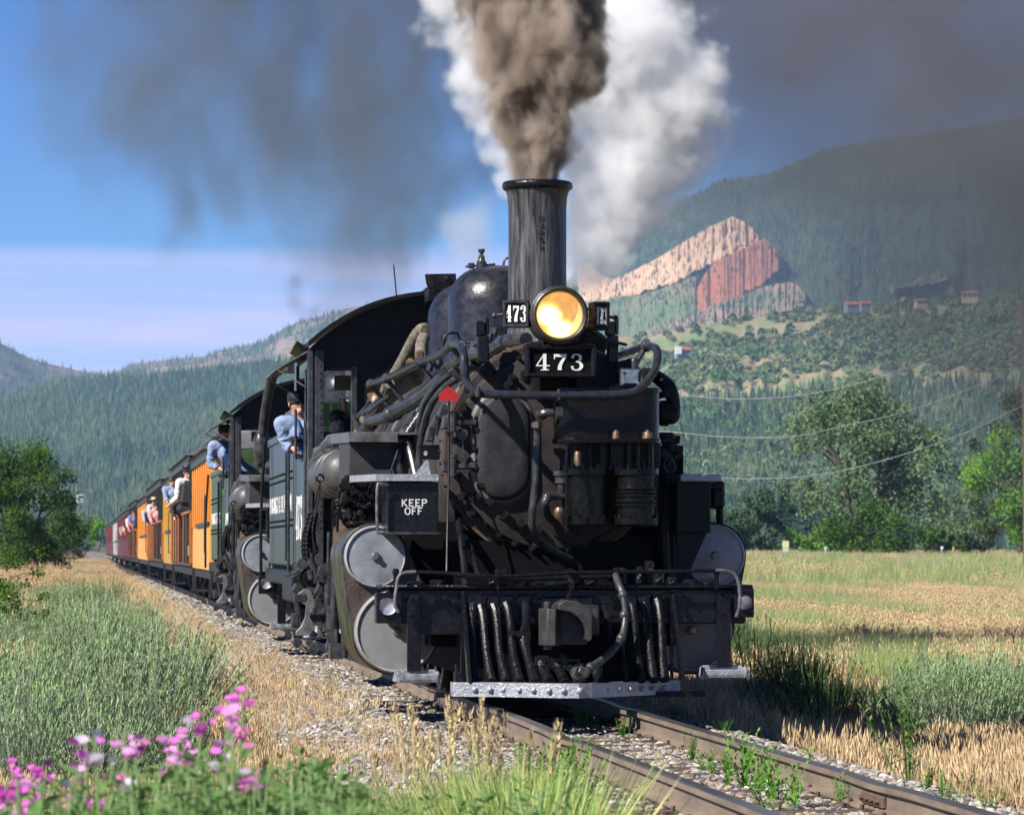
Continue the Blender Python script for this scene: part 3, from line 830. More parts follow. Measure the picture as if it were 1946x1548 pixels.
# ------------------------------------------------------------------ locomotive materials
M_blk = mat('black_paint', (0.006, 0.006, 0.007), 0.36, (0.022, 0.021, 0.021), 9, bump=0.35, bscale=60, lo=0.42, hi=0.8, rough2=0.55, bdist=0.004, spec=.18)
M_tar = mat('tarry_black_paint', (0.005, 0.005, 0.007), 0.20, (0.014, 0.014, 0.018), 25, bump=0.6, bscale=75, lo=0.4, hi=0.8, rough2=0.34, bdist=0.006, spec=.32)
M_front = mat('sooty_brown_black_plate', (0.017, 0.014, 0.013), 0.55, (0.048, 0.038, 0.035), 5, bump=0.4, bscale=90, lo=0.35, hi=0.7, bdist=0.004, spec=.25)
M_door = mat('door_grey_black', (0.034, 0.032, 0.034), 0.52, (0.016, 0.015, 0.016), 9, bump=0.6, bscale=60, bdist=0.006, spec=.3)
M_boil = mat('dusty_boiler_grey', (0.022, 0.020, 0.020), 0.48, (0.085, 0.074, 0.070), 5, bump=0.3, bscale=50, lo=0.35, hi=0.75, bdist=0.004, stretch=(1, 1, .35))
M_pipe = mat('grey_pipe', (0.016, 0.017, 0.021), 0.30, (0.075, 0.073, 0.077), 14, bump=0.3, bscale=70, lo=0.38, hi=0.75, bdist=0.003, spec=.4)
M_lag = mat('dirty_lagging', (0.22, 0.19, 0.145), 0.85, (0.07, 0.06, 0.05), 30, bump=0.8, bscale=60)
M_brass = mat('dirty_brass', (0.20, 0.13, 0.07), 0.45, (0.05, 0.04, 0.03), 26, metal=0.4)
M_rust = mat('rusty_iron', (0.11, 0.060, 0.038), 0.75, (0.055, 0.035, 0.028), 20, bump=0.4)
M_disc = mat('grey_disc_paint', (0.30, 0.315, 0.345), 0.28, (0.13, 0.145, 0.17), 5.5, bump=0.35, bscale=7, lo=0.3, hi=0.7, bdist=0.02)
M_disc2 = mat('lower_disc_paint', (0.24, 0.245, 0.255), 0.5, (0.17, 0.17, 0.175), 3, bump=0.1, bscale=12, bdist=0.02)
M_silv = mat('thick_aluminium_paint', (0.38, 0.40, 0.44), 0.40, (0.20, 0.205, 0.22), 18, bump=1.0, bscale=55, lo=0.45, hi=0.8, bdist=0.008, metal=0.35)
M_white = mat('white_lettering', (0.74, 0.74, 0.72), 0.6, (0.5, 0.5, 0.5), 40, lo=0.55, hi=0.8)
M_white2 = mat('mottled_dull_white', (0.55, 0.56, 0.55), 0.6, (0.12, 0.12, 0.12), 45, lo=0.5, hi=0.62)
M_stack = mat('weathered_stack', (0.006, 0.006, 0.008), 0.42, (0.13, 0.125, 0.13), 20, bump=0.8, bscale=40, lo=0.38, hi=0.72, stretch=(1.6, 1.6, .14), detail=8, bdist=0.006, rough2=0.5)
M_dome = mat('satin_dome_black', (0.010, 0.010, 0.014), 0.27, (0.032, 0.032, 0.040), 12, bump=0.45, bscale=60, lo=0.4, hi=0.75, rough2=0.45, bdist=0.004)
M_green = mat('green_black_reflection_streaks', (0.045, 0.060, 0.054), 0.30, (0.006, 0.020, 0.008), 8, bump=0.12, bscale=20, lo=0.40, hi=0.50, stretch=(1, .35, .03), rough2=0.28, spec=.35)  # pale upright streaks paint reflections into the green-black
M_olive = mat('black_jacket_green_sheen', (0.07, 0.072, 0.026), 0.4, (0.012, 0.011, 0.010), 4, bump=0.5, bscale=40, lo=0.4, hi=0.6)  # greenish reflection painted into the black cylinder jacket
M_tan = mat('rust_stained_jacket', (0.20, 0.12, 0.055), 0.5, (0.06, 0.04, 0.03), 9, bump=0.4)
M_brn = mat('brown_casting', (0.085, 0.058, 0.050), 0.55, (0.04, 0.03, 0.028), 8, bump=0.5, bscale=50)
M_red = mat('red_flag_paint', (0.42, 0.012, 0.015), 0.6, (0.30, 0.01, 0.012), 20)
M_amber = mat('amber_side_glass', (0.75, 0.30, 0.02), 0.3, emit=(1.0, 0.40, 0.03), estr=0.30)
M_glow = None
M_refl = mat('lamp_reflector', (0.75, 0.76, 0.8), 0.38, (.5, .5, .54), 30, metal=.7)
M_blue = mat('blue_grey_box', (0.16, 0.22, 0.30), 0.5, (0.08, 0.1, 0.13), 25, bump=0.3)
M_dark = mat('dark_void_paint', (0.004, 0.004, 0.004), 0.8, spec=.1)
M_steel = mat('worn_steel', (0.30, 0.30, 0.31), 0.35, (0.10, 0.10, 0.11), 16, metal=0.6, bump=0.2)
M_oily = mat('oily_black', (0.005, 0.005, 0.004), 0.14, (0.018, 0.016, 0.012), 22, bump=0.8, bscale=50, lo=0.55, hi=0.8, rough2=0.3, bdist=0.006, spec=.22)

EX, EY, EZ = Vector((1, 0, 0)), Vector((0, 1, 0)), Vector((0, 0, 1))

def obround(w, h, n=14):
    """outline of a rounded-end upright shape, width w, height h"""
    r = w / 2; k = h / 2 - r
    out = []
    for i in range(n + 1):
        a = PI * i / n
        out.append((r * math.cos(a), k + r * math.sin(a)))
    for i in range(n + 1):
        a = PI + PI * i / n
        out.append((r * math.cos(a), -k + r * math.sin(a)))
    return out

def ring_prism(mb, outer, scales, fr):
    """stack of scaled outlines: scales = [(scale, depth)], closes last with a cap"""
    o, A, B, N = fr
    n = len(outer); vs, fs = [], []
    for sc, d in scales:
        sx, sy = sc if isinstance(sc, tuple) else (sc, sc)
        vs += [o + A * a * sx + B * b * sy + N * d for a, b in outer]
    for k in range(len(scales) - 1):
        for i in range(n):
            j = (i + 1) % n
            fs.append((k * n + i, k * n + j, (k + 1) * n + j, (k + 1) * n + i))
    fs.append(tuple(range((len(scales) - 1) * n, len(scales) * n)))
    mb.add(vs, fs)

CLUTTER = ('feedwater_pipework', 'whistle_shroud', 'lagged_steam_pipe', 'right_toolbox', 'brass_check_valve', 'handrail_posts', 'pipe_unions', 'motion_gear', 'beam_fittings', 'lubricator_cluster', 'cab_rivets_and_conduit', 'compressor_frame', 'safety_chain', 'pilot_chain', 'oil_cups', 'step_bracket', 'frame')
def part(fn, name, m, parent, **kw):
    b = MB(); fn(b)
    o = b.build(name, m, parent, **kw)
    if name in CLUTTER: o['kind'] = 'stuff'
    return o

def bolt_mesh(r=0.024, h=0.07):
    b = MB()
    b.cyl((0, 0, 0), (0, -h * .45, 0), r, n=6)
    b.cyl((0, -h * .45, 0), (0, -h, 0), r * .5, n=8)
    return b

def make_loco():
    root = empty('steam_locomotive')
    L = root
    # ---------------- smokebox and boiler
    SBC = P(1048, 857.6, 0.7); SBX, SBZ = 0.0, SBC.z
    r = 0.825
    def f(b):
        b.lathe([(r, 0.74), (r + .012, 0.76), (r + .012, 0.86), (r - .01, .875), (r - .01, 1.5), (r, 1.51), (r, 1.58), (r - .01, 1.59), (r - .01, 3.0)], (0, 0, SBZ), EY, 64)
    part(f, 'smokebox_shell', M_boil, L)
    def f(b):
        b.lathe([(0, 0.60), (0.55, 0.615), (.74, .66), (.765, .70), (r - .003, .705), (r + .003, .712), (r + .003, .75)], (0, 0, SBZ), EY, 64)
    part(f, 'smokebox_front', M_front, L)
    def f(b):
        b.lathe([(r + .0, .715), (r + .022, .717), (r + .026, .728), (r + .022, .739), (r + .0, .741)], (0, 0, SBZ), EY, 64)
    part(f, 'smokebox_ring', M_rust, L)
    # bolts round the front: every one an object of its own, one shared mesh
    bm0 = None
    def bolt(loc, sc=1.0, tilt=0.0):
        nonlocal bm0
        if bm0 is None:
            bm0 = bolt_mesh().build('bolt', M_blk, L)
            bm0.location = loc
            o = bm0
        else:
            o = place(bm0, loc, L)
        o.scale = (sc,) * 3
        o.rotation_euler = (0, random.uniform(0, 1), 0)
        return o
    for i in range(34):
        a = 2 * PI * (i + .4) / 34
        bolt((.757 * math.cos(a), .70, SBZ + .757 * math.sin(a)), 1.1)
    for i in range(18):
        a = R(70) + R(230) * i / 17
        if i % 2 == 0 or True:
            q = (.615 * math.cos(a), .64, SBZ + .615 * math.sin(a))
            bolt(q, 1.6)
    def f(b):                                                      # clamps behind the inner nuts
        for i in range(18):
            a = R(70) + R(230) * i / 17
            c = Vector((.60 * math.cos(a), .645, SBZ + .60 * math.sin(a)))
            m = Matrix.Rotation(-(a - PI / 2), 3, 'Y')
            b.box(c, (.055, .05, .12), m, .014)
    part(f, 'door_clamps', M_blk, L)['kind'] = 'stuff'
    rim_bolts = MB()
    for i in range(60):
        a = 2 * PI * i / 60
        rim_bolts.cyl(((r + .0) * math.cos(a), .80, SBZ + (r + .0) * math.sin(a)), ((r + .035) * math.cos(a), .80, SBZ + (r + .035) * math.sin(a)), .018, n=6)
    rim_bolts.build('shell_rivets', M_pipe, L)['kind'] = 'stuff'
    # door
    dc = P(955, 850, .62); dw, dh = 100 / 248 * 1.02, 200 / 248
    dr = empty('smokebox_door', (0, 0, 0), parent=L)
    fr = (Vector((dc.x, .62, dc.z)), EX, EZ, -EY)
    def f(b):
        ring_prism(b, obround(dw + .075, dh + .075), [(1, -.05), (1, .01), (.97, .022), (.93, .03), (.9, .03)], fr)
    part(f, 'door_frame', mat('pale_worn_rim', (0.16, 0.155, 0.155), 0.5, (0.045, 0.042, 0.042), 6, bump=.3), dr, smooth=50)
    def f(b):
        ring_prism(b, obround(dw, dh), [(1, .0), (1.0, .055), (.97, .075), (.90, .088), (.6, .092), (.2, .093)], fr)
    part(f, 'door_plate', M_door, dr, smooth=50)
    for zz in (803, 885):
        c = P(882, zz, .55)
        def f(b):
            b.box((c.x + .0, .55, c.z), (.20, .05, .052), None, .012)
            b.cyl((c.x - .085, .53, c.z - .06), (c.x - .085, .53, c.z + .06), .026, n=12)
            b.cyl((c.x - .085, .53, c.z - .075), (c.x - .085, .53, c.z - .062), .032, n=12)
            b.cyl((c.x - .085, .53, c.z + .062), (c.x - .085, .53, c.z + .085), .032, n=12)
            b.box((c.x - .13, .57, c.z), (.07, .08, .10), None, .012)
        part(f, 'door_hinge', M_pipe, dr)
    def f(b):
        p0, p1 = P(880, 822, .58), P(880, 868, .58)
        b.cyl(p0, p1, .007, n=6)
        for py in (828, 862): 
            q = P(878, py, .58); b.cyl((q.x, .56, q.z), (q.x, .60, q.z), .035, n=14)
    part(f, 'door_latch_rod', M_pipe, dr)
    for pp in ((872, 947, 12), (898, 945, 10), (893, 975, 12), (905, 944, 9), (928, 715, 11), (971, 718, 12), (888, 740, 11), (865, 790, 12), (877, 778, 9)):
        q = P(pp[0], pp[1], .68); bolt((q.x, .66, q.z), 1.5)
    # boiler bands + barrel
    def f(b):
        b.lathe([(.80, 3.0), (.83, 3.01), (.83, 3.08), (.80, 3.09), (.81, 4.4), (.83, 4.41), (.83, 4.48), (.81, 4.49), (.84, 5.8), (.86, 5.81), (.86, 5.88), (.84, 5.89), (.88, 7.8)], (0, 0, SBZ + .02), EY, 48)
    part(f, 'boiler', M_boil, L)
    # ---------------- stack
    sx = 0.0
    st = P(1022, 345, 1.58); zt = st.z
    zb = SBZ + math.sqrt(r * r - .30 ** 2) - .06
    def f(b):
        rb, rt = .232, .234
        b.lathe([(.42, zb - .04), (.33, zb + .03), (.27, zb + .12), (.24, zb + .22), (rb, zb + .32), (rb - .002, (zb + zt) / 2), (rt - .004, zt - .22), (rt + .004, zt - .12), (rt + .02, zt - .07)], (sx, 1.58, 0), EZ, 64)
    part(f, 'smokestack', M_stack, L)
    def f(b):
        pr = []
        for i in range(13):
            a = -PI / 2 + PI * 1.2 * i / 12
            pr.append((.255 + .026 * math.cos(a), zt - .038 + .034 * math.sin(a)))
        b.lathe([(.235, zt - .075)] + pr + [(.215, zt - .02), (.205, zt - .4)], (sx, 1.58, 0), EZ, 64)
    part(f, 'stack_rim', M_tar, L)
    # faint raised letters down the stack
    for ch, py in zip('D&RGR', (413, 427, 441, 455, 470)):
        q = P(1028, py, 1.35)
        mb, w = text(ch, (q.x - .012, 1.58 - .2335, q.z - .018), EX, EZ, -EY, .04, th=.006)
        mb.build('stack_letter', M_stack, L, smooth=0)
    # ---------------- domes
    def dome(rad, Y, top, nm):
        def f(b):
            h = top - .02
            pr = [(rad + .16, SBZ + .60), (rad + .06, SBZ + .74), (rad + .01, SBZ + .86), (rad, SBZ + .98)]
            zc = top - rad * .78
            for i in range(11):
                a = PI / 2 * i / 10
                pr.append((rad * (math.cos(a) ** .75) if i < 10 else 0.0, zc + rad * .78 * math.sin(a)))
            b.lathe(pr, (0, Y, 0), EZ, 64)
            b.lathe([(rad + .004, SBZ + 1.02), (rad + .010, SBZ + 1.022), (rad + .004, SBZ + 1.032)], (0, Y, 0), EZ, 64)
        return part(f, nm, M_dome, L, smooth=60)
    d1 = P(940, 505, 4.4)
    dome(.432, 4.4, d1.z, 'sand_dome')
    d2 = P(907, 536, 6.0)
    dome(.455, 6.0, d2.z, 'steam_dome')
    def f(b):
        w = P(915, 505, 4.4)
        pr = [(.045, -.03), (.045, .03), (.03, .05), (.028, .08), (.018, .09), (.018, .115), (.03, .12), (.03, .145), (0, .146)]
        b.lathe([(a, h + w.z) for a, h in pr], (w.x, 4.4, 0), EZ, 16)
        b.box((w.x - .09, 4.4, w.z + .0), (.06, .04, .05), None, .01)
        b.cyl((w.x - .14, 4.4, w.z - .01), (w.x + .12, 4.4, w.z + .015), .010, n=6)
    part(f, 'dome_valve', M_pipe, L)
    def f(b):
        q = P(963, 503, 4.4)
        b.tube([(q.x - .03, 4.4, q.z - .03), (q.x - .02, 4.4, q.z + .04), (q.x + .02, 4.4, q.z + .06), (q.x + .06, 4.4, q.z + .05)], .011, 6)
    part(f, 'dome_lifting_ring', M_pipe, L)
    def f(b):                                                      # hinged whistle shroud behind the domes
        fr = (Vector((0, 0, 0)), EX, EZ, EY)
        pts = [P(x, y, 6.9) for x, y in ((807, 521), (866, 520), (868, 552), (820, 560), (810, 540))]
        b.prism([(p.x, p.z) for p in pts], 6.87, 6.90)
        q0, q1 = P(817, 522, 6.7), P(826, 545, 6.7)
        b.cyl(q0, q1, .03, n=10)
        b.cyl(P(848, 527, 5.0), P(860, 538, 5.0), .035, n=10)
        b.cyl(P(846, 524, 5.0), P(850, 529, 5.0), .02, n=10)
        b.bx(P(810, 560, 6.9).x, P(868, 560, 6.9).x, 6.7, 7.1, P(810, 575, 6.9).z, P(810, 553, 6.9).z)
    part(f, 'whistle_shroud', M_blk, L, bevel=.006)
    # ---------------- headlight
    hc = P(1064, 598, .10)
    hl = empty('headlight', (0, 0, 0), parent=L)
    sH = FPX / PX((hc.x, .10, hc.z))[2]
    rg = 44 / sH
    def f(b):
        b.lathe([(rg * 1.0, .03), (rg * 1.03, -.015), (rg * 1.12, -.03), (rg * 1.2, -.02), (rg * 1.22, .02), (rg * 1.17, .05), (rg * 1.15, .40), (rg * 1.0, .52), (rg * .55, .60), (0, .61)], (hc.x, .10, hc.z), EY, 48)
        b.lathe([(rg * 1.22, .03), (rg * 1.27, .035), (rg * 1.27, .06), (rg * 1.22, .065)], (hc.x, .10, hc.z), EY, 48)
    part(f, 'lamp_housing', mat('brown_black_housing', (0.018, 0.014, 0.012), 0.42, (0.04, 0.03, 0.024), 12, bump=.3), hl)
    def f(b):
        # reflector bowl, facing forward
        b.lathe([(rg * (1 - i / 12) if i < 12 else 0, .02 + .17 * (1 - (1 - i / 12) ** 2)) for i in range(13)], (hc.x, .10, hc.z), EY, 40)
    part(f, 'reflector', glow_mat(hc, rg), hl, smooth=80)
    def f(b):
        b.sphere((hc.x - 4 / sH, .12, hc.z - 1 / sH), rg * .13, 14, 10)
        b.lathe([(rg * .16, 0), (rg * .20, .0), (rg * .20, .012), (rg * .16, .012)], (hc.x - 4 / sH, .105, hc.z - 1 / sH), EY, 24)
    part(f, 'bulb', mat('lit_bulb', (1, .9, .7), .3, emit=(1.0, .72, .32), estr=.75), hl, smooth=80)
    def f(b):
        b.lathe([(0, 0), (rg * .5, -.008), (rg, -.004 + .008)], (hc.x, .095, hc.z), EY, 40)
    g = part(f, 'lens', glass_mat(), hl, smooth=80)
    def f(b):                                                      # amber side light on the right of the housing
        b.lathe([(rg * 1.16, .14), (rg * 1.36, .16), (rg * 1.36, .36), (rg * 1.16, .40)], (hc.x, .10, hc.z), EY, 20, R(-70), R(20))
    part(f, 'side_glass', M_amber, hl)
    # bracket under the headlight
    def f(b):
        z0 = P(1064, 655, .3).z
        b.bx(-.22, .24, .22, .72, z0 - .02, z0 + .02, .006)
        b.bx(-.18, -.14, .3, .7, z0 - .35, z0); b.bx(.14, .18, .3, .7, z0 - .35, z0)
        for px in (1032, 1094):
            q = P(px, 645, .2); b.cyl((q.x, .2, q.z - .06), (q.x, .2, q.z + .05), .014, n=8)
        b.tube([P(1092, 655, .2), P(1110, 645, .2), P(1130, 640, .25), P(1150, 645, .3), P(1190, 655, .5)], .012, 6)
    part(f, 'headlight_bracket', M_blk, L)
    # number boards beside the headlight, turned outwards
    def board(px0, px1, py0, py1, side, lit):
        a, c = P(px0, py1, .42), P(px1, py0, .42)
        w, h = (c.x - a.x), (c.z - a.z)
        ang = R(14) * side
        o = empty('number_board', ((a.x + c.x) / 2, .36, (a.z + c.z) / 2), parent=L)
        w /= math.cos(ang)
        m = Matrix.Rotation(ang, 3, 'Z')
        b = MB(); b.box((0, 0.02, 0), (w, .12, h), m, .008)
        b.build('board_case', M_blk, o, bevel=.004)
        b = MB()
        for sx_ in (-1, 1): b.box(m @ Vector((sx_ * (w / 2 - .012), -.05, 0)), (.024, .018, h), m, .004)
        for sz_ in (-1, 1): b.box(m @ Vector((0, -.051, sz_ * (h / 2 - .012))), (w - .02, .018, .024), m, .004)
        b.build('board_frame', M_pipe if side < 0 else M_blk, o)
        tw = 0
        mb, tw = text('473', (0, 0, 0), EX, EZ, -EY, h * .62, sx=.85 * w / h, gap=.14)
        k = (w * .78) / tw
        mb, tw = text('473', m @ Vector((-w * .39, -.043, -h * .31)), m @ EX, EZ, m @ -EY, h * .62, sx=.85 * w / h * k, gap=.16, bold=.8)
        mb.build('digits', M_white if lit else M_white2, o, smooth=0)  # unlit board gets a duller white, its shade put into the colour
        b = MB(); b.cyl(m @ Vector((side * w / 2, 0, 0)), m @ Vector((side * (w / 2 + .06), 0, -.01)), .012, n=8)
        b.sphere(m @ Vector((side * (w / 2 + .07), 0, -.01)), .022)
        b.cyl(m @ Vector((-side * w / 2, -.03, .05)), m @ Vector((-side * (w / 2 + .06), -.03, .05)), .01, n=8)
        b.cyl(m @ Vector((-side * w / 2, -.03, -.05)), m @ Vector((-side * (w / 2 + .06), -.03, -.05)), .01, n=8)
        b.build('board_latch', M_pipe, o, kind='stuff')
        return o
    board(956, 1004, 572, 623, -1, True)
    board(1121, 1152, 575, 628, 1, False)
    # number plate
    a, c = P(998, 717, .16), P(1132, 655, .16)
    npl = empty('number_plate', ((a.x + c.x) / 2, .16, (a.z + c.z) / 2), parent=L)
    w, h = c.x - a.x, c.z - a.z
    b = MB(); b.box((0, .03, 0), (w, .04, h), None, .006); b.build('plate', M_dark, npl)
    b = MB()
    for sx_ in (-1, 1): b.cyl((sx_ * (w / 2 - .018), 0, -h / 2 + .01), (sx_ * (w / 2 - .018), 0, h / 2 - .01), .020, n=12)
    for sz_ in (-1, 1): b.cyl((-w / 2 + .01, 0, sz_ * (h / 2 - .018)), (w / 2 - .01, 0, sz_ * (h / 2 - .018)), .020, n=12)
    b.build('plate_frame', M_tar, npl)
    a2, c2 = P(1020, 703, .13), P(1111, 672, .13)
    hh, ww = c2.z - a2.z, c2.x - a2.x
    mb, tw = text('473', (0, 0, 0), EX, EZ, -EY, hh, gap=.18)
    mb, tw = text('473', (a2.x - npl.location.x, .008, a2.z - npl.location.z), EX, EZ, -EY, hh, sx=ww / tw, gap=.18)
    mb.build('digits', M_white, npl, smooth=0)
    # ---------------- handrail loop across the front and up the boiler sides
    pts = [(705, 730, 6.2), (735, 719, 5.6), (770, 703, 4.8), (800, 688, 3.8), (838, 672, 2.0), (858, 656, .9), (876, 656, .45), (882, 680, .28), (886, 722, .26), (905, 744, .2),
           (935, 749, .15), (1080, 751, .08), (1190, 748, .1), (1222, 732, .14), (1243, 705, .2), (1250, 680, .28), (1246, 662, .4), (1228, 657, .7), (1196, 668, 1.6), (1170, 678, 3.0)]
    def f(b): b.tube([P(*p) for p in pts], [.034] * 5 + [.032] * 15, 10, 5)
    part(f, 'front_handrail', mat('glossy_rail', (0.012, 0.013, 0.02), 0.2, (0.03, 0.03, 0.036), 20, bump=.3, bscale=80, bdist=.003), L)
    def f(b):
        for (x, y, Y) in ((705, 730, 6.2), (735, 719, 5.6), (800, 688, 3.8), (858, 656, .9), (1228, 657, .7)):
            q = P(x, y, Y)
            b.cyl(q, (q.x * .82, q.y, q.z - .22), .022, n=8)
            b.sphere(q, .048, 10, 8)
        for (x, y) in ((1062, 750), (908, 745)):
            q = P(x, y, .1); b.cyl(q, (q.x, .66, q.z), .02, n=8); b.box((q.x, .1, q.z), (.03, .085, .085), None, .01)
    part(f, 'handrail_posts', M_pipe, L)
    for px, Y in ((918, .55), (1164, .6)):                          # flag iron posts with sockets each side of the number plate
        def f(b):
            q0, q1 = P(px, 690, Y), P(px, 637, Y)
            b.box(((q0.x + q1.x) / 2, Y, (q0.z + q1.z) / 2), (.085, .07, q1.z - q0.z), None, .01)
            b.box((q1.x - .02, Y, q1.z + .05), (.075, .07, .11), None, .01)
            b.box((q1.x + .03, Y, q1.z + .07), (.03, .05, .13), None, .008)
        part(f, 'flag_socket', M_tar, L)
    def f(b):                                                      # bracket plates at the flag posts, left step plate
        b.prism([(P(x, y, .72).x, P(x, y, .72).z) for x, y in ((905, 705), (925, 685), (938, 700), (918, 720))], .62, .70)
        b.prism([(P(x, y, .72).x, P(x, y, .72).z) for x, y in ((1165, 690), (1200, 680), (1215, 710), (1175, 720))], .6, .68)
        q = P(845, 640, 1.5)
        b.tube([P(842, 660, 1.6), P(846, 637, 1.6), P(869, 633, 1.6), P(874, 655, 1.6)], .012, 6, 2)
    part(f, 'step_bracket', M_blk, L)
    # ---------------- cross-compound air compressor on the right of the smokebox front
    ac = empty('air_compressor', (0, 0, 0), parent=L)
    def f(b):
        x0, x1 = P(1060, 800, .15).x, P(1262, 800, .15).x
        z0, z1 = P(1100, 834, .15).z, P(1100, 742, .15).z
        # rounded casing: two drums side by side, wrapped by one sheet
        n = 14; rr = .36; pts_ = []
        ra = (x1 - x0) / 4
        cxl, cxr = x0 + ra * .9, x1 - ra * .9
        for i in range(n + 1):
            a = PI / 2 + PI * i / n; pts_.append((cxl + ra * .9 * math.cos(a), .40 + ra * .9 * math.sin(a)))
        for i in range(n + 1):
            a = -PI / 2 + PI * i / n; pts_.append((cxr + ra * .9 * math.cos(a), .40 + ra * .9 * math.sin(a)))
        fr = (Vector((0, 0, 0)), EX, EY, EZ)
        b.prism(pts_, z0, z1, fr)
        sc = lambda k: [((x - (x0 + x1) / 2) * k + (x0 + x1) / 2, (y - .4) * k + .4) for x, y in pts_]
        b.prism(sc(1.03), z0 - .03, z0 + .012, fr)
        b.prism(sc(1.02), z1 - .01, z1 + .03, fr)
    part(f, 'steam_cylinder_casing', M_oily, ac, bevel=.006)
    def f(b):
        # two lower air cylinders with flanges
        for (xa, xb, Yc) in ((1074, 1172, .42), (1172, 1257, .34)):
            qa, qb = P(xa, 900, Yc - .15), P(xb, 900, Yc - .15)
            rad = (qb.x - qa.x) / 2; cx_ = (qa.x + qb.x) / 2
            zt_, zb_ = P(1100, 895, .2).z, P(1100, 992, .2).z
            b.lathe([(rad * .99, zt_ + .0), (rad * 1.0, zt_ + .02), (rad * 1.0, zt_ - .025), (rad * .86, zt_ - .03), (rad * .86, zb_ + .04), (rad * 1.0, zb_ + .035), (rad * 1.0, zb_ - .015), (rad * .9, zb_ - .02), (0, zb_ - .02)], (cx_, Yc, 0), EZ, 32)
            b.lathe([(0, zt_ + .02), (rad, zt_ + .02)], (cx_, Yc, 0), EZ, 32)
            if xa > 1100:
                for k in (.33, .40, .47, .58, .66):
                    zz = zt_ + (zb_ - zt_) * k
                    b.lathe([(rad * .85, zz - .014), (rad * .95, zz - .008), (rad * .95, zz + .008), (rad * .85, zz + .014)], (cx_, Yc, 0), EZ, 32)
            for i in range(12):
                a = 2 * PI * i / 12
                for zz in (zt_ + .02, zb_ + .035):
                    b.cyl((cx_ + rad * .93 * math.cos(a), Yc + rad * .93 * math.sin(a), zz), (cx_ + rad * .93 * math.cos(a), Yc + rad * .93 * math.sin(a), zz + .022), .014, n=6)
    part(f, 'air_cylinders', M_oily, ac)
    def f(b):
        # centre frame, columns, piston rods between the cylinder sets
        zt_, zb_ = P(1100, 836, .3).z, P(1100, 893, .3).z
        for px in (1093, 1122, 1146, 1196, 1212, 1236):
            q = P(px, 860, .35); b.cyl((q.x, .38, zb_), (q.x, .38, zt_), .018 if px in (1122, 1212) else .03, n=10)
        q0, q1 = P(1160, 870, .45), P(1185, 870, .45)
        b.bx(q0.x, q1.x, .42, .6, zb_, zt_)
        b.bx(P(1080, 800, .6).x, P(1250, 800, .6).x, .58, .72, P(1100, 1000, .6).z, P(1100, 745, .6).z)
        q = P(1078, 900, .2)
        b.tube([P(1079, 840, .15), P(1076, 880, .14), P(1077, 930, .12), P(1076, 1010, .12)], .013, 6)
        b.bx(P(1160, 838, .1).x, P(1242, 838, .1).x, .02, .2, P(1200, 839, .1).z, P(1200, 836.5, .1).z)
        for px in (1091, 1108, 1137, 1195, 1225):
            q = P(px, 890, .2); b.cyl((q.x, .2, q.z), (q.x, .2, q.z + .035), .012, n=6)
    part(f, 'compressor_frame', M_oily, ac)
    def f(b):
        for px, py, s_ in ((1231, 828, 1.2), (1171, 828, .9)):
            q = P(px, py, .1)
            b.lathe([(.032 * s_, -.025), (.036 * s_, -.02), (.032 * s_, .02), (.028 * s_, .03), (.014, .033), (.014, .045), (0, .046)], (q.x, .1, q.z), EZ, 14)
        q = P(1099, 870, .22); b.lathe([(.028, -.06), (.03, .03), (.02, .05), (0, .05)], (q.x, .25, q.z), EZ, 12)
        q = P(1065, 975, .2); b.lathe([(.03, -.04), (.042, -.02), (.042, .02), (.03, .045), (0, .046)], (q.x, .25, q.z), EZ, 14)
    part(f, 'oil_cups', M_brass, ac)
    def f(b):                                                      # elbow and steam pipe from the left into the casing
        b.tube([P(1024, 1030 - 244, .42), P(1030, 785, .38), P(1042, 784, .36), P(1060, 785, .36)], .030, 10)
        b.sphere(P(1030, 787, .42), .045, 12, 8)
        q = P(1060, 785, .34)
        b.cyl((q.x - .02, .34, q.z), (q.x + .03, .34, q.z), .075, n=16)
        b.tube([P(1021, 800, .45), P(1021, 830, .45), P(1019, 870, .45), P(1016, 930, .42), P(1011, 975, .40), P(1012, 1000, .42), P(1025, 1025, .5), P(1060, 1050, .62), P(1085, 1062, .7)], .029, 10)
        q = P(1020, 808, .45); b.box(q, (.085, .08, .05), None, .012)
        q = P(1016, 945, .42); b.lathe([(.03, -.008), (.037, -.005), (.037, .005), (.03, .008)], q, EZ, 14)
        b.tube([P(1072, 942, .4), P(1050, 942, .38), P(1040, 946, .36), P(1036, 958, .36), P(1042, 980, .5), P(1052, 990, .6)], .031, 10)
        b.sphere(P(1040, 945, .37), .04, 12, 8)
        q = P(1067, 905, .4); b.lathe([(.0, -.14), (.03, -.13), (.035, -.06), (.05, -.05), (.05, 0), (.062, .005), (.062, .04), (0, .042)], q, EZ, 16)
    part(f, 'steam_pipe', M_pipe, ac)
    q = P(1020, 808, .45)
    b = MB(); b.cyl((q.x, .40, q.z - .022), (q.x, .40, q.z + .022), .042, n=6); b.build('rusty_union', M_rust, ac)
    # lubricator box on top of the casing (blue-grey cover), pipes at the right
    def f(b):
        q0, q1 = P(1178, 735, .25), P(1218, 700, .25)
        b.bx(q0.x, q1.x, .22, .5, q0.z, q1.z, .012)
        q = P(1206, 695, .3); b.cyl((q.x, .33, q.z - .03), (q.x, .33, q.z + .035), .032, n=12); b.sphere((q.x, .33, q.z + .035), .032)
        b.bx(P(1165, 730, .4).x, P(1225, 730, .4).x, .3, .6, P(1165, 745, .4).z, P(1165, 730, .4).z, .01)
    part(f, 'lubricator', mat('black_blue_box', (.03, .035, .045), .4, bump=.3), ac)
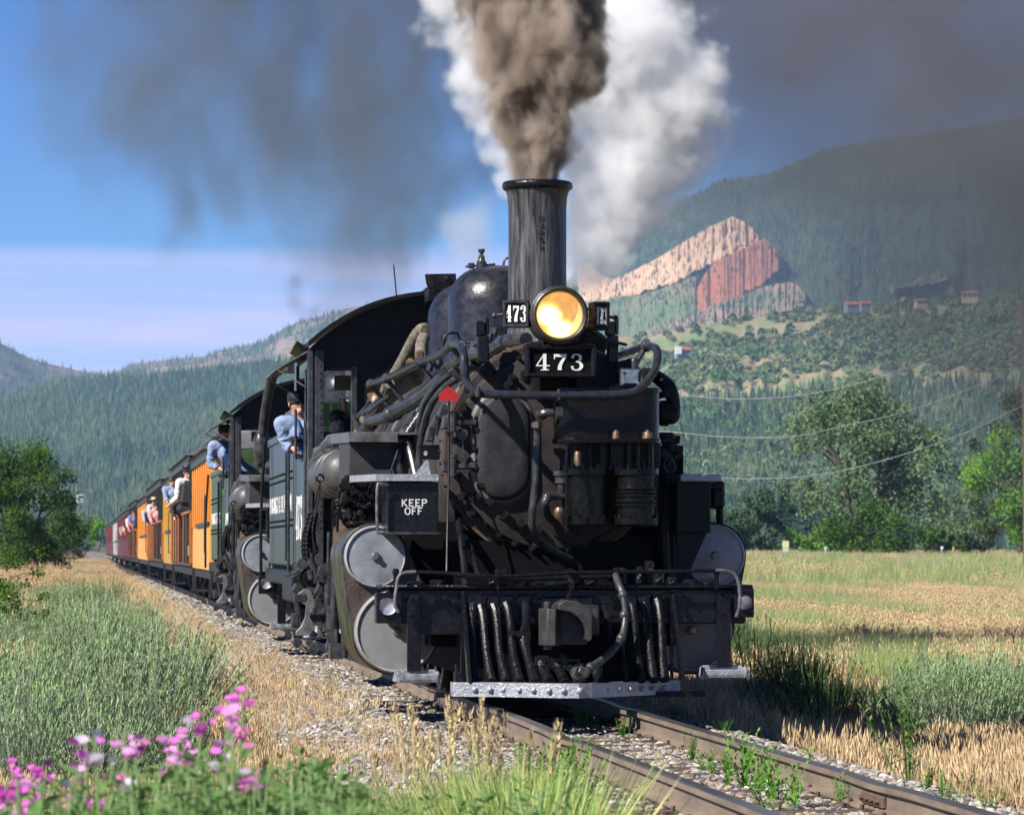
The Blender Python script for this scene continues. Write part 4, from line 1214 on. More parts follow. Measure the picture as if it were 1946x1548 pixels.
    def f(b):
        q0, q1 = P(1182, 729, .2), P(1214, 703, .2)
        b.bx(q0.x, q1.x, .205, .222, q0.z, q1.z, .006)
        for px, py in ((1184, 727), (1212, 727), (1184, 705), (1212, 705)):
            q = P(px, py, .2); b.cyl((q.x, .195, q.z), (q.x, .21, q.z), .012, n=6)
    part(f, 'lubricator_cover', M_blue, ac)
    def f(b):
        b.tube([P(1222, 712, .9), P(1240, 712, .9), P(1256, 722, .85), P(1270, 735, .8), P(1278, 755, .8), P(1281, 778, .8), P(1278, 792, .8)], [.05, .05, .055, .06, .055, .05, .05], 12)
        b.lathe([(.03, -.09), (.08, -.085), (.08, -.04), (.10, -.03), (.10, .03), (.07, .04), (.07, .09), (.03, .1)], P(1262, 785, .8), EX, 16)
        b.sphere(P(1275, 788, .8), .075, 12, 8)
        b.cyl(P(1263, 742, .8), P(1266, 755, .8), .06, n=12)
        b.box(P(1266, 830, 1.2), (.13, .1, .07), None, .02)
        b.lathe([(.05, -.05), (.07, 0), (.05, .05)], P(1272, 850, 1.0), EX, 14)
        b.lathe([(.03, -.02), (.065, -.018), (.065, .018), (.03, .02), (.03, -.02)], P(1281, 860, 1.0), EY, 18)
        b.box(P(1262, 862, 1.0), (.10, .12, .10), None, .02)
        b.cyl(P(1287, 893, 1.0), P(1270, 890, 1.0), .012, n=6)
        b.tube([P(1262, 930, .9), P(1266, 1000, .9), P(1270, 1080, .9)], .07, 10)
    part(f, 'feedwater_pipework', M_blk, L)
    def f(b):
        c = P(1272, 884, .7)
        fr_ = (c, EX, EZ, EY)
        b.lathe([(.055, -.005), (.062, 0), (.055, .005), (.048, 0), (.055, -.005)], c, Vector((.6, -1, .3)), 18)
        for k in range(3):
            a = k * PI / 3
            d = Vector((math.cos(a) * .8, .25, math.sin(a))).normalized() * .065
            b.cyl(c - d, c + d, .005, n=5)
        b.tube([P(1270, 900, .8), P(1269, 960, .8), P(1272, 1090, .8)], .006, 5)
    part(f, 'valve_handwheel', M_pipe, L)
    # ---------------- toolbox steps each side, silver edged shelf
    def f(b):
        b.bx(P(737, 960, .55).x, P(833, 960, .55).x, .55, 1.1, P(780, 1012, .55).z, P(780, 916, .55).z, .006)
    part(f, 'left_toolbox', M_tar, L)
    q0 = P(728, 1016, .53); q1 = P(838, 1010, .53)
    b = MB(); b.bx(q0.x + .03, q1.x, .52, 1.1, q0.z, q0.z + .022, .004); b.build('toolbox_sill', M_pipe, L)
    a = P(763, 966, .548)
    s_ = FPX / PX(a)[2]
    for word, px, py, h_, w_ in (('KEEP', 763, 962, 14, 49), ('OFF', 769, 977.5, 14, 34)):
        q = P(px, py, .545)
        mb, tw = text(word, (0, 0, 0), EX, EZ, -EY, h_ / s_, bold=1.15)
        mb, tw = text(word, (q.x, .5485, q.z), EX, EZ, -EY, h_ / s_, sx=(w_ / s_) / tw, th=.003, bold=1.15)
        mb.build('stencil_letters', M_white2 if 0 else mat('stencil_white', (.62, .64, .62), .6, (.3, .3, .3), 60, lo=.5, hi=.8), L, smooth=0)
    def f(b):
        zt_ = P(700, 904, .6).z; zl = P(700, 915, .6).z
        x0, x1 = P(676, 910, .6).x, P(831, 910, .6).x
        xm = P(712, 910, .6).x
        fr = (Vector((0, 0, 0)), EX, EY, EZ)
        b.prism([(x0, 1.0), (xm, .50), (x1, .50), (x1, 1.25), (x0, 1.25)], zl + .005, zt_ + .012, fr)
    part(f, 'silver_shelf', M_silv, L)
    def f(b):
        x2, x3 = P(1290, 905, .6).x, P(1368, 905, .6).x
        zt2 = P(1300, 901, .6).z
        b.bx(x2, x3, .52, 1.25, zt2 - .055, zt2, .006)
    part(f, 'silver_shelf', M_silv, L)
    def f(b):
        b.bx(P(1283, 950, .7).x, P(1347, 950, .7).x, .62, 1.3, P(1300, 1012, .7).z, P(1300, 915, .7).z, .006)
        b.prism([(P(x, y, .8).x, P(x, y, .8).z) for x, y in ((1283, 1010), (1340, 1010), (1300, 1100), (1283, 1110))], .7, .74)
        b.box(P(1362, 940, 1.3), (.10, .2, .22), None, .02)
        b.box(P(1358, 925, 1.2), (.14, .1, .06), None, .02)
        b.cyl(P(1369, 1005, 1.4), P(1366, 930, 1.4), .03, n=8)
    part(f, 'right_toolbox', M_blk, L)
    def f(b):                                                      # triangular gusset over the shelf, lifting lug with a pale disc for its hole
        b.prism([(P(x, y, .95).x, P(x, y, .95).z) for x, y in ((785, 905), (812, 870), (818, 905))], .9, .93)
    part(f, 'shelf_gusset', M_silv, L)
    b = MB(); q0, q1 = P(796, 873, .8), P(836, 848, .8); b.bx(q0.x, q1.x, .8, .84, q0.z, q1.z, .01); b.bx(q0.x, q1.x, .8, 1.0, q1.z, q1.z + .012, .004); b.build('lifting_lug', M_blk, L)
    q = P(809, 861, .79)
    b = MB(); b.cyl((q.x, .796, q.z), (q.x, .80, q.z), .016, n=16); b.build('lug_hole_light', M_white2, L)  # pale disc painted in for light showing through the hole
    # grab irons of the toolbox
    def f(b): b.tube([P(737, 922, .5), P(724, 920, .48), P(717, 926, .48), P(717, 1005, .48), P(722, 1012, .48), P(737, 1013, .5)], .012, 8, 3)
    part(f, 'toolbox_grab_iron', M_steel, L)
    # ---------------- cylinders with grey end covers
    def cylset(sg):
        u = P(713, 1057, 1.0) if sg < 0 else P(1357, 1055, 1.0)
        l = P(753, 1199, 1.0) if sg < 0 else P(1312, 1197, 1.0)
        k = FPX / PX(u)[2]
        ru, rl = 57 / k, 77 / k
        c = empty('cylinder_block', (0, 0, 0), parent=L)
        # casing hull round both bores
        pts_ = []
        n = 16
        lx, lz = l.x, l.z
        up = Vector((u.x, u.z)); lo_ = Vector((lx, lz)); d = (lo_ - up)
        base = math.atan2(d.y, d.x)
        off = math.acos(max(-1, min(1, (ru - rl) / d.length)))
        for i in range(n + 1):
            a = base + off + (2 * PI - 2 * off) * i / n
            pts_.append((up.x + (ru + .03) * math.cos(a), up.y + (ru + .03) * math.sin(a)))
        for i in range(n + 1):
            a = base - off + 2 * off * i / n
            pts_.append((lo_.x + (rl + .03) * math.cos(a), lo_.y + (rl + .03) * math.sin(a)))
        b = MB(); b.prism(pts_, 1.05, 2.25); b.build('casing', M_olive if sg < 0 else M_blk, c, smooth=40, bevel=.006)
        b = MB(); cc = Vector((sum(p[0] for p in pts_) / len(pts_), sum(p[1] for p in pts_) / len(pts_)))
        b.prism([(cc.x + (p[0] - cc.x) * .96, cc.y + (p[1] - cc.y) * .975) for p in pts_], 1.03, 1.06); b.build('casing_front', M_brn, c)
        for (q, rr, mm, nm) in ((u, ru, M_disc, 'valve_cover'), (l, rl, M_disc2, 'cylinder_cover')):
            b = MB(); b.lathe([(rr * 1.04, .06), (rr * 1.04, .0), (rr * 1.0, -.02), (rr * .97, -.025), (rr * .955, -.018), (rr * .5, -.028), (.0, -.032)], (q.x, 1.0, q.z), EY, 56)
            o = b.build(nm, mm, c, smooth=60)
            b = MB(); b.lathe([(rr * 1.005, -.018), (rr * .99, -.034), (rr * .965, -.034), (rr * .955, -.02)], (q.x, 1.0, q.z), EY, 56)
            b.build('cover_rim', mat('pale_rim_paint', (.45, .45, .43), .45, (.25, .24, .22), 14), c, smooth=60)
            b = MB()
            b.lathe([(.035, -.03), (.035, -.045), (.022, -.05), (.022, -.07), (0, -.072)], (q.x, 1.0, q.z), EY, 12)
            b.build('cover_nut', M_steel, c)
        return c, u, l
    cylset(-1); cylset(1)
    # rusty relief pipe over the left cylinder
    def f(b):
        q = P(650, 985, 1.9)
        b.lathe([(.075, -.26), (.085, -.10), (.05, -.08), (.05, .02), (.072, .03), (.072, .10), (.055, .12), (.055, .14), (.03, .15), (0, .15)], (q.x + .02, 1.9, q.z + .02), EZ, 18)
        q = P(642, 1035, 1.9); b.box((q.x + .04, 1.95, q.z), (.14, .16, .26), None, .03)
    part(f, 'relief_valve', M_rust, L)
    # ---------------- pilot beam
    zt_, zb_ = P(1070, 1118, 0).z, P(1070, 1170, 0).z
    xl, xr = P(718, 1120, 0).x, P(1430, 1120, 0).x
    def f(b):
        b.bx(xl + .08, xr - .05, .0, .26, zb_ - .06, zt_, .01)
        b.bx(xl + .02, xr - .0, -.03, .45, zt_, zt_ + .028, .006)
        x2 = P(880, 1200, 0).x; x3 = P(1278, 1200, 0).x
        b.bx(P(795, 1150, 0).x, x2 + .0, -.012, .2, P(800, 1205, 0).z, zt_ - .01)     # stepped plates behind the lamps
        b.bx(x2 - .02, x3, .02, .22, P(1000, 1180, 0).z, zt_)
    part(f, 'pilot_beam', M_tar, L, bevel=.004)
    bolts_b = [(845, 1136), (862, 1145), (897, 1135), (921, 1134), (960, 1135), (985, 1140), (1166, 1136), (1231, 1132), (1258, 1133), (1301, 1130), (1372, 1130), (1372, 1163), (782, 1138), (783, 1170), (833, 1140)]
    for x, y in bolts_b:
        q = P(x, y, -.02); bolt((q.x, -.012, q.z), .95)
    # hanging straps and foot steps
    for (x0, x1, y0, y1, sx0, sx1, sy0, sy1) in ((775, 801, 1128, 1275, 755, 832, 1275, 1296), (1360, 1386, 1126, 1268, 1335, 1416, 1267, 1287)):
        def f(b):
            b.bx(P(x0, 0, -.05).x, P(x1, 0, -.05).x, -.06, -.02, P(x0, y1, -.05).z, P(x0, y0, -.05).z, .005)
        part(f, 'step_hanger', M_tar, L)
        qa, qb = P(sx0, sy1, -.15), P(sx1, sy0, -.15)
        def f(b):
            z0 = qa.z; z1 = qb.z
            b.bx(qa.x, qb.x, -.24, .02, z0, z0 + .03, .008)
            b.bx(qa.x, qb.x, -.24, -.21, z0, z1 - .015, .006)
            b.bx(qa.x, qb.x, -.02, .02, z0, z1 + .01, .006)
            for xx in (qa.x, qb.x):
                b.box((xx, -.11, (z0 + z1) / 2), (.03, .24, z1 - z0), Matrix.Rotation(.3 if xx < qb.x - .01 else -.3, 3, 'Y'), .006)
        part(f, 'foot_step', M_silv if x0 > 1000 else mat('scuffed_step', (.16, .165, .18), .35, (.4, .41, .43), 20, metal=.3, bump=.5), L)
    # marker lamps at the beam ends
    for (cx_, cy_, rr, x0, x1, y0, y1, lit) in ((737, 1152, 16, 715, 765, 1126, 1184, 1), (1416, 1145, 15, 1396, 1433, 1117, 1173, 0)):
        ml = empty('marker_lamp', (0, 0, 0), parent=L)
        qa, qb = P(x0, y1, -.05), P(x1, y0, -.05)
        def f(b): b.bx(qa.x, qb.x, -.055, .14, qa.z, qb.z, .008)
        part(f, 'lamp_box', M_tar, ml)
        q = P(cx_, cy_, -.06); rm = rr / 254
        def f(b): b.lathe([(rm * 1.1, .0), (rm * 1.12, -.022), (rm * 1.0, -.026), (rm * .98, -.0)], (q.x, -.055, q.z), EY, 28)
        part(f, 'lamp_bezel', M_blk, ml)
        def f(b): b.lathe([(rm, -.012), (rm * .8, -.006 if lit else -.022), (rm * .4, -.001 if lit else -.032), (0, 0 if lit else -.036)], (q.x, -.058, q.z), EY, 28)
        part(f, 'lamp_lens', M_refl if lit else mat('blue_lens', (.05, .09, .22), .08, (.30, .20, .10), 9, coat=1.0), ml, smooth=80)
    # ---------------- uncoupling rods and grab irons
    def f(b):
        b.tube([P(770, 1086, -.1), P(840, 1088, -.12), P(900, 1093, -.14), (P(980, 1094, -.15)), P(1080, 1088, -.16), P(1200, 1086, -.16), P(1300, 1085, -.16), P(1365, 1083, -.14)], .014, 8)
        b.tube([P(860, 1090, -.05), P(960, 1100, -.08), P(1170, 1094, -.06)], .019, 8)
        for px in (752, 947, 1085, 1172, 1363):
            q = P(px, 1086, -.12); b.cyl((q.x, -.10, zt_), (q.x, -.12, q.z + .01), .018, n=8); b.box((q.x, -.12, q.z), (.05, .05, .05), None, .012)
    part(f, 'uncoupling_rod', M_tar, L)
    for pp in ([(790, 1086), (768, 1088), (757, 1096), (753, 1120), (750, 1145), (757, 1163)], [(1360, 1083), (1385, 1085), (1397, 1092), (1404, 1110), (1406, 1145), (1399, 1172)]):
        b = MB(); b.tube([P(x, y, -.17) for x, y in pp], .013, 8); b.build('corner_grab_iron', M_steel, L)
    def f(b):                                                      # clutter of clamps, chains and castings along the beam top
        rnd = random.Random(4)
        for px, w_, h_, Y in ((955, .09, .12, -.02), (1000, .05, .05, .0), (1085, .08, .10, -.05), (1060, .34, .05, .1), (1178, .10, .13, -.05), (1215, .05, .14, .1), (1233, .06, .18, .15), (1251, .07, .10, .1), (1275, .06, .06, .05),
                          (935, .05, .07, .1), (1120, .08, .06, .1), (1310, .1, .04, .1), (1345, .12, .05, .1), (830, .1, .04, .1), (790, .14, .03, .1)):
            q = P(px, 1118, Y)
            b.box((q.x, Y, zt_ + .028 + h_ / 2), (w_, .08, h_), Matrix.Rotation(rnd.uniform(-.3, .3), 3, 'Z'), .012)
            b.cyl((q.x - w_ * .3, Y - .03, zt_ + h_ * .5), (q.x + w_ * .3, Y - .03, zt_ + h_ * .8), .018, n=7)
    part(f, 'beam_fittings', M_tar, L)
    # stay pipes from smokebox to beam
    b = MB(); b.tube([P(869, 975, .75), P(874, 1005, .6), P(881, 1060, .35), P(886, 1115, .1)], .030, 10); b.build('smokebox_brace', M_tar, L)
    b = MB(); b.tube([P(889, 1030, .6), P(896, 1045, .5), P(910, 1095, .2)], .022, 10); b.build('smokebox_brace', M_tar, L)
    b = MB(); b.tube([P(889, 1030, .6), P(886, 1020, .8)], .022, 8); b.build('pipe_stub', M_tar, L)
    # ---------------- pilot: bottom bar, posts and tubes
    zbar0, zbar1 = P(1100, 1326, -.95).z, P(1100, 1299, -.95).z
    ax, ay = P(1100, 1300, -.95).x, -.95
    lx, ly = P(860, 1300, -.55).x, -.55
    rx, ry = P(1293, 1300, -.28).x, -.28
    r0x, l0x = P(1268, 1300, -.40).x, P(878, 1300, -.58).x
    path = [(lx - .0, ly), (l0x + .25, ly - .10), (ax - .12, ay + .03), (ax, ay), (ax + .10, ay + .05), (r0x, ry - .06), (rx, ry)]
    def f(b):
        n = len(path)
        outer = path; inner = [(x, y + .16) for x, y in path]
        for i in range(n - 1):
            (xa, ya), (xb, yb) = path[i], path[i + 1]
            b.add([(xa, ya, zbar0), (xb, yb, zbar0), (xb, yb, zbar1), (xa, ya, zbar1), (xa, ya + .16, zbar0), (xb, yb + .16, zbar0), (xb, yb + .16, zbar1), (xa, ya + .16, zbar1)],
                  [(0, 1, 2, 3), (3, 2, 6, 7), (0, 4, 5, 1), (4, 7, 6, 5)] + ([(0, 3, 7, 4)] if i == 0 else []) + ([(1, 5, 6, 2)] if i == n - 2 else []))
    part(f, 'pilot_bar', M_silv, L, smooth=50)
    rv = None
    for px in (902, 931, 957, 987, 1014, 1043, 1071, 1102, 1129, 1153, 1175, 1198, 1221, 1242, 1263):
        t_ = P(px, 1310, -.6); 
        # station on the bar path
        for i in range(len(path) - 1):
            (xa, ya), (xb, yb) = path[i], path[i + 1]
            Yc = (ya + yb) / 2; q = P(px, 1310, Yc)
            if xa <= q.x <= xb or i == len(path) - 2:
                k = (q.x - xa) / (xb - xa); yy = ya + (yb - ya) * max(0, min(1, k)); q = P(px, 1310, yy); break
        zc = (zbar0 + zbar1) / 2
        if rv is None:
            b = MB(); b.sphere((0, 0, 0), .022, 12, 8, (1, .8, 1)); rv = b.build('rivet', M_silv, L, smooth=80); rv.location = (q.x, yy - .005, zc); o = rv
        else: o = place(rv, (q.x, yy - .005, zc), L)
        o.scale = (1.25,) * 3 if px in (1102,) else (1,) * 3
    tubes = [((898, 1150), (896, 1180), (899, 1240), (906, 1293), .020, 0), ((913, 1152), (918, 1175), (925, 1240), (934, 1293), .019, 0), ((938, 1150), (944, 1175), (950, 1240), (962, 1294), .019, 0),
             ((962, 1148), (969, 1175), (975, 1240), (988, 1295), .019, 0), ((1000, 1145), (1000, 1180), (0, 0), (996, 1205), .019, 0), ((996, 1215), (1000, 1235), (1008, 1265), (1018, 1297), .021, 0),
             ((1031, 1262), (1034, 1275), (0, 0), (1044, 1297), .022, 0), ((1060, 1264), (1066, 1280), (0, 0), (1075, 1298), .02, 0), ((1088, 1266), (1094, 1280), (0, 0), (1103, 1298), .022, 0), ((1133, 1270), (1136, 1285), (0, 0), (1140, 1297), .02, 0),
             ((1156, 1165), (1155, 1200), (0, 0), (1160, 1215), .018, 0), ((1202, 1150), (1206, 1175), (1212, 1240), (1219, 1293), .015, 0), ((1225, 1148), (1230, 1175), (1236, 1240), (1243, 1292), .018, 0), ((1250, 1140), (1256, 1175), (1259, 1240), (1263, 1291), .018, 0),
             ((1180, 1230), (1183, 1250), (0, 0), (1190, 1292), .012, 0)]
    rnd = random.Random(3)
    for (a_, b_, c_, d_, rr, _) in tubes:
        pts_ = []
        for (x, y) in (a_, b_, c_, d_):
            if x == 0: continue
            t = (y - 1140) / 155
            Yb = -.50 - .35 * (1 - abs(x - 1100) / 210) + .08
            Yt = -.05
            pts_.append(P(x, y, Yt + (Yb - Yt) * max(0, t)))
        b = MB(); m_ = len(pts_)
        rr *= 1.7; b.tube(pts_, [rr * 1.25] + [rr] * (m_ - 2) + [rr * 1.35], 10, 5)
        b.box(pts_[0] + Vector((0, .02, .02)), (rr * 3.0, .03, .09), None, .01)
        b.build('pilot_tube', M_tar, L)
    def f(b):
        for px, pb in ((879, 880), (1277, 1277)):
            a_, c_ = P(px, 1120, -.05), P(pb, 1295, -.4)
            b.prism([(-.05, a_.z), (-.03, a_.z), (-.45, c_.z), (-.60, c_.z)][0:4], a_.x - .012, a_.x + .012, (Vector((0, 0, 0)), EY, EZ, EX))
            b.bx(a_.x - .012, a_.x + .012, -.05, -.02, c_.z, a_.z)
        q = P(868, 1285, -.4); b.prism([(q.x - .02, q.z + .1), (q.x + .05, q.z - .04), (q.x - .02, q.z - .04)], -.5, -.47)
    part(f, 'pilot_side_plate', M_tar, L)
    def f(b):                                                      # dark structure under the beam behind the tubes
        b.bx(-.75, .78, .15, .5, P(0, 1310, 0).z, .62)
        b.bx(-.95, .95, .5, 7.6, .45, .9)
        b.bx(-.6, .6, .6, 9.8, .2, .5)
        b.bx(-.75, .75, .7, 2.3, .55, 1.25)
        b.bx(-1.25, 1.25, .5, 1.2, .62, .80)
        b.bx(.55, 1.12, 1.3, 2.2, .7, 2.0); b.bx(-1.0, -.6, 1.6, 2.4, .6, 1.4)  # filler blocks added so the open gap behind the shelf stays dark
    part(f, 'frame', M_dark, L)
    b = MB(); b.bx(-1.0, 1.0, -.42, -.30, .10, .14); b.build('pilot_brace', M_blk, L)
    # ---------------- coupler, air hose, chain
    def f(b):
        x0, x1 = P(1031, 0, -.75).x, P(1066, 0, -.75).x
        z0, z1 = P(0, 1230, -.75).z, P(0, 1158, -.75).z
        fr = (Vector((0, 0, 0)), EX, EY, EZ)
        b.prism([(x0, -.70), (x0 + .03, -.78), (x0 + .09, -.79), (x1, -.72), (x1, -.5), (x0, -.5)], z0, z1, fr)
        b.cyl(((x0 + x1) / 2 - .02, -.66, z0 - .03), ((x0 + x1) / 2 - .02, -.66, z1 + .05), .03, n=12)
        arm = [(1060, 1146), (1075, 1139), (1092, 1141), (1108, 1148), (1119, 1156), (1124, 1164), (1123, 1213), (1118, 1219), (1113, 1214), (1112, 1196), (1106, 1182), (1096, 1171), (1082, 1162), (1060, 1158)]
        b.prism([(P(x, y, -.8).x, P(x, y, -.8).z) for x, y in arm], -.86, -.62)
        b.prism([(P(x, y, -.7).x + (.01 if x > 1100 else 0), P(x, y, -.7).z) for x, y in arm[:7]] + [(P(1118, 1225, -.7).x, P(1118, 1225, -.7).z), (P(1060, 1225, -.7).x, P(1060, 1225, -.7).z)], -.62, -.45)
        b.bx(-.12, .2, -.5, 0, z0 + .07, z1 + .02, .01)
    part(f, 'coupler', mat('worn_coupler_iron', (.018, .017, .017), .5, (.05, .047, .045), 14, bump=.4), L, bevel=.008)
    def f(b):
        b.tube([P(1076, 1142, -.6), P(1083, 1128, -.5), P(1090, 1110, -.3), P(1082, 1100, -.2)], .016, 8)
        b.bx(P(1030, 0, -.1).x, P(1128, 0, -.1).x, -.06, -.02, P(0, 1175, -.1).z, P(0, 1135, -.1).z, .01)
        b.bx(P(1152, 0, -.1).x, P(1186, 0, -.1).x, -.2, -.05, P(0, 1173, -.1).z, P(0, 1162, -.1).z, .005)
        b.cyl(P(985, 1205, -.35), P(968, 1200, -.35), .02, n=8)
    part(f, 'coupler_pocket', M_tar, L)
    def f(b):
        b.tube([P(1170, 1092, -.2), P(1176, 1110, -.3), P(1184, 1130, -.36), P(1188, 1165, -.4), P(1186, 1195, -.44), P(1178, 1218, -.5), P(1158, 1242, -.62), P(1135, 1260, -.75), P(1115, 1272, -.85)],
               [.026, .026, .026, .022, .028, .030, .030, .030, .026], 12)
        for px, py, Y in ((1184, 1130, -.36), (1187, 1168, -.4), (1181, 1212, -.49), (1122, 1268, -.82)):
            b.sphere(P(px, py, Y), .037, 10, 8)
        b.box(P(1108, 1276, -.88), (.10, .08, .07), Matrix.Rotation(.5, 3, 'Y'), .02)
        b.lathe([(.02, -.03), (.045, -.03), (.045, .03), (.02, .03)], P(1098, 1278, -.88), Vector((.5, -1, 0)), 14)
    part(f, 'air_hose', mat('rubber_hose', (.025, .025, .027), .4, (.06, .06, .06), 30, bump=.3), L)
    def f(b):
        for i in range(16):
            t = i / 15
            c = P(1028 + 78 * t, 1264 + 5 * math.sin(t * 3.1), -.78)
            ax_ = Vector((0, 1, .2)) if i % 2 else Vector((0, .2, 1))
            b.lathe([(.013, -.004), (.019, 0), (.013, .004), (.009, 0), (.013, -.004)], c, ax_, 8)
    part(f, 'pilot_chain', M_blk, L)
    # ---------------- red flag on its rod
    fl = empty('flag', (0, 0, 0), parent=L)
    q = [P(x, y, .45) for x, y in ((834, 748), (852, 733), (871, 748), (871, 762), (834, 762))]
    b = MB(); b.prism([(p.x, p.z) for p in q], .445, .452); b.build('flag_plate', M_red, fl, smooth=0)
    b = MB(); b.tube([P(853, 762, .46), P(853, 900, .42), P(850, 1020, .3), P(849, 1085, .2)], .009, 6, 1)
    q = P(853, 822, .44); b.box(q, (.05, .03, .02)); b.build('flag_rod', M_blk, fl)
    # ---------------- left running board, reservoir, boxes and pipe runs
    def f(b):
        b.bx(P(665, 0, 3.0).x, P(751, 0, 3.0).x, 3.0, 4.2, P(0, 910, 3.0).z, P(0, 834, 3.0).z, .006)
    part(f, 'side_box', mat('dusty_box_grey', (.050, .047, .047), .6, (.022, .021, .022), 4, bump=.2), L)
    def f(b):                                                      # edge of the running board, sloping down to the cab
        pz = lambda y, Y: P(700, y, Y).z
        xo = P(664, 820, 4.4).x
        prof = [(2.9, P(750, 821, 2.9).z), (5.0, P(664, 822, 4.6).z), (5.5, P(640, 826, 5.4).z), (6.6, P(612, 847, 6.6).z), (7.5, P(597, 852, 7.6).z)]
        pts_ = [(y, z) for y, z in prof]
        b.prism(pts_ + [(y, z - .085) for y, z in reversed(pts_)], -1.40, -1.36, (Vector((0, 0, 0)), EY, EZ, EX))
        b.prism(pts_ + [(y, z - .02) for y, z in reversed(pts_)], -1.36, -.75, (Vector((0, 0, 0)), EY, EZ, EX))
        z_ = prof[0][1]
        b.bx(-1.40, P(757, 0, 2.9).x, 2.86, 2.9, z_ - .085, z_, .004)
        b.prism([(y, z) for y, z in pts_] + [(y, z - .085) for y, z in reversed(pts_)], 1.36, 1.40, (Vector((0, 0, 0)), EY, EZ, EX))
        b.prism([(y, z) for y, z in pts_] + [(y, z - .02) for y, z in reversed(pts_)], .75, 1.36, (Vector((0, 0, 0)), EY, EZ, EX))
    part(f, 'running_board', mat('grey_edge', (.13, .13, .135), .45, (.05, .05, .05), 12, bump=.3), L, smooth=20)
    def f(b):
        c = P(655, 897, 4.6)
        rr = .20
        b.lathe([(0, 4.5), (rr * .6, 4.52), (rr * .93, 4.60), (rr, 4.72), (rr, 4.80), (rr + .012, 4.81), (rr + .012, 4.88), (rr, 4.89), (rr, 5.5), (rr + .012, 5.51), (rr + .012, 5.58), (rr, 5.59), (rr, 6.6), (rr * .6, 6.75), (0, 6.8)], (c.x, 0, c.z), EY, 36)
    part(f, 'air_reservoir', mat('reservoir_grey', (.085, .082, .080), .45, (.04, .038, .037), 6, bump=.3), L, smooth=50)
    runs = [([(668, 862, 4.5), (650, 852, 4.9), (625, 858, 5.6), (600, 874, 6.8), (592, 882, 7.6)], .040),
            ([(655, 838, 4.6), (640, 838, 5.0), (618, 850, 5.8), (600, 866, 6.8)], .038),
            ([(1000, 645, 1.2), (960, 650, 1.6), (930, 668, 2.0), (885, 680, 2.6), (848, 712, 3.1), (800, 755, 3.9), (752, 783, 4.6), (742, 790, 4.8)], .058),
            ([(742, 790, 4.8), (720, 796, 5.2), (703, 802, 5.6), (690, 822, 6.2)], .052),
            ([(900, 690, 2.4), (862, 712, 2.6), (820, 745, 2.9), (796, 790, 3.1), (777, 820, 3.2), (768, 826, 3.2)], .034),
            ([(870, 702, 2.3), (835, 728, 2.5), (812, 758, 2.7), (800, 790, 2.9), (785, 860, 3.0), (781, 905, 3.0)], .026),
            ([(885, 708, 2.0), (850, 732, 2.2), (822, 765, 2.4), (808, 800, 2.6), (798, 850, 2.7), (796, 905, 2.7)], .030),
            ([(768, 830, 3.1), (762, 860, 3.0), (760, 885, 3.0), (765, 905, 3.0)], .034),
            ([(772, 832, 3.0), (780, 860, 2.9), (790, 905, 2.8)], .030),
            ([(768, 836, 3.0), (745, 842, 2.95), (708, 838, 2.95)], .036),
            ([(860, 690, 3.2), (820, 725, 4.2), (775, 765, 5.0), (752, 790, 5.4)], .018),
            ([(878, 668, 3.0), (842, 700, 3.6), (810, 728, 4.2), (785, 760, 4.8)], .022),
            ([(1010, 655, 1.6), (975, 662, 1.9), (940, 672, 2.2), (905, 692, 2.5), (890, 700, 2.7)], .035),
            ([(690, 822, 6.2), (680, 815, 6.6), (672, 790, 7.0)], .02),
            ([(1108, 662, 1.6), (1150, 680, 1.8), (1190, 700, 1.6), (1225, 705, 1.2)], .03)]
    for pts_, rr in runs:
        b = MB(); b.tube([P(*p) for p in pts_], rr, 10, 5); b.build('side_pipe', M_pipe, L)
    def f(b):                                                      # stepped sleeve joints
        for i in range(8):
            t = i / 7
            q = P(800 - 22 * t, 788 + 32 * t, 3.0)
            q2 = P(800 - 22 * (t + .12), 788 + 32 * (t + .12), 3.0)
            b.cyl(q, q2, .050 - .006 * (i % 2), n=14)
        for (x, y, Y) in ((742, 788, 4.7), (705, 802, 5.6), (769, 830, 3.1), (768, 838, 3.05), (752, 783, 4.6)):
            b.sphere(P(x, y, Y), .075, 12, 8)
        for (x, y, Y) in ((641, 856, 5.1), (622, 850, 5.6), (632, 840, 5.2), (607, 870, 6.4)):
            b.lathe([(.05, -.02), (.058, 0), (.05, .02)], P(x, y, Y), EY, 12)
        b.box(P(826, 803, 1.5), (.05, .12, .12), Matrix.Rotation(.4, 3, 'Y'), .01)
        b.box(P(818, 825, 1.8), (.06, .12, .12), Matrix.Rotation(.2, 3, 'Y'), .01)
        b.box(P(843, 782, 1.1), (.07, .06, .11), Matrix.Rotation(.35, 3, 'Y'), .01)
        b.box(P(866, 712, 1.5), (.12, .2, .03), Matrix.Rotation(.75, 3, 'Y'), .006)
        b.box(P(895, 725, .9), (.10, .1, .16), Matrix.Rotation(.85, 3, 'Y'), .01)
        b.cyl(P(760, 842, 3.0), P(741, 902, 2.6), .010, n=6)
        for k in range(3):
            b.tube([P(740 - 18 * k, 752 + 6 * k, 5.0 + .3 * k), P(722 - 14 * k, 764 + 6 * k, 5.1 + .3 * k), P(700 - 10 * k, 783 + 4 * k, 5.5 + .3 * k)], .02, 8)
        for k, (x, y) in enumerate(((928, 650), (938, 640), (946, 655), (905, 655), (897, 668), (912, 640), (815, 705), (830, 700), (822, 695))):
            q = P(x, y, 1.2 + .3 * k); b.cyl(q, q + Vector((.02, 0, .07)), .028, n=8)
    part(f, 'pipe_unions', M_pipe, L)
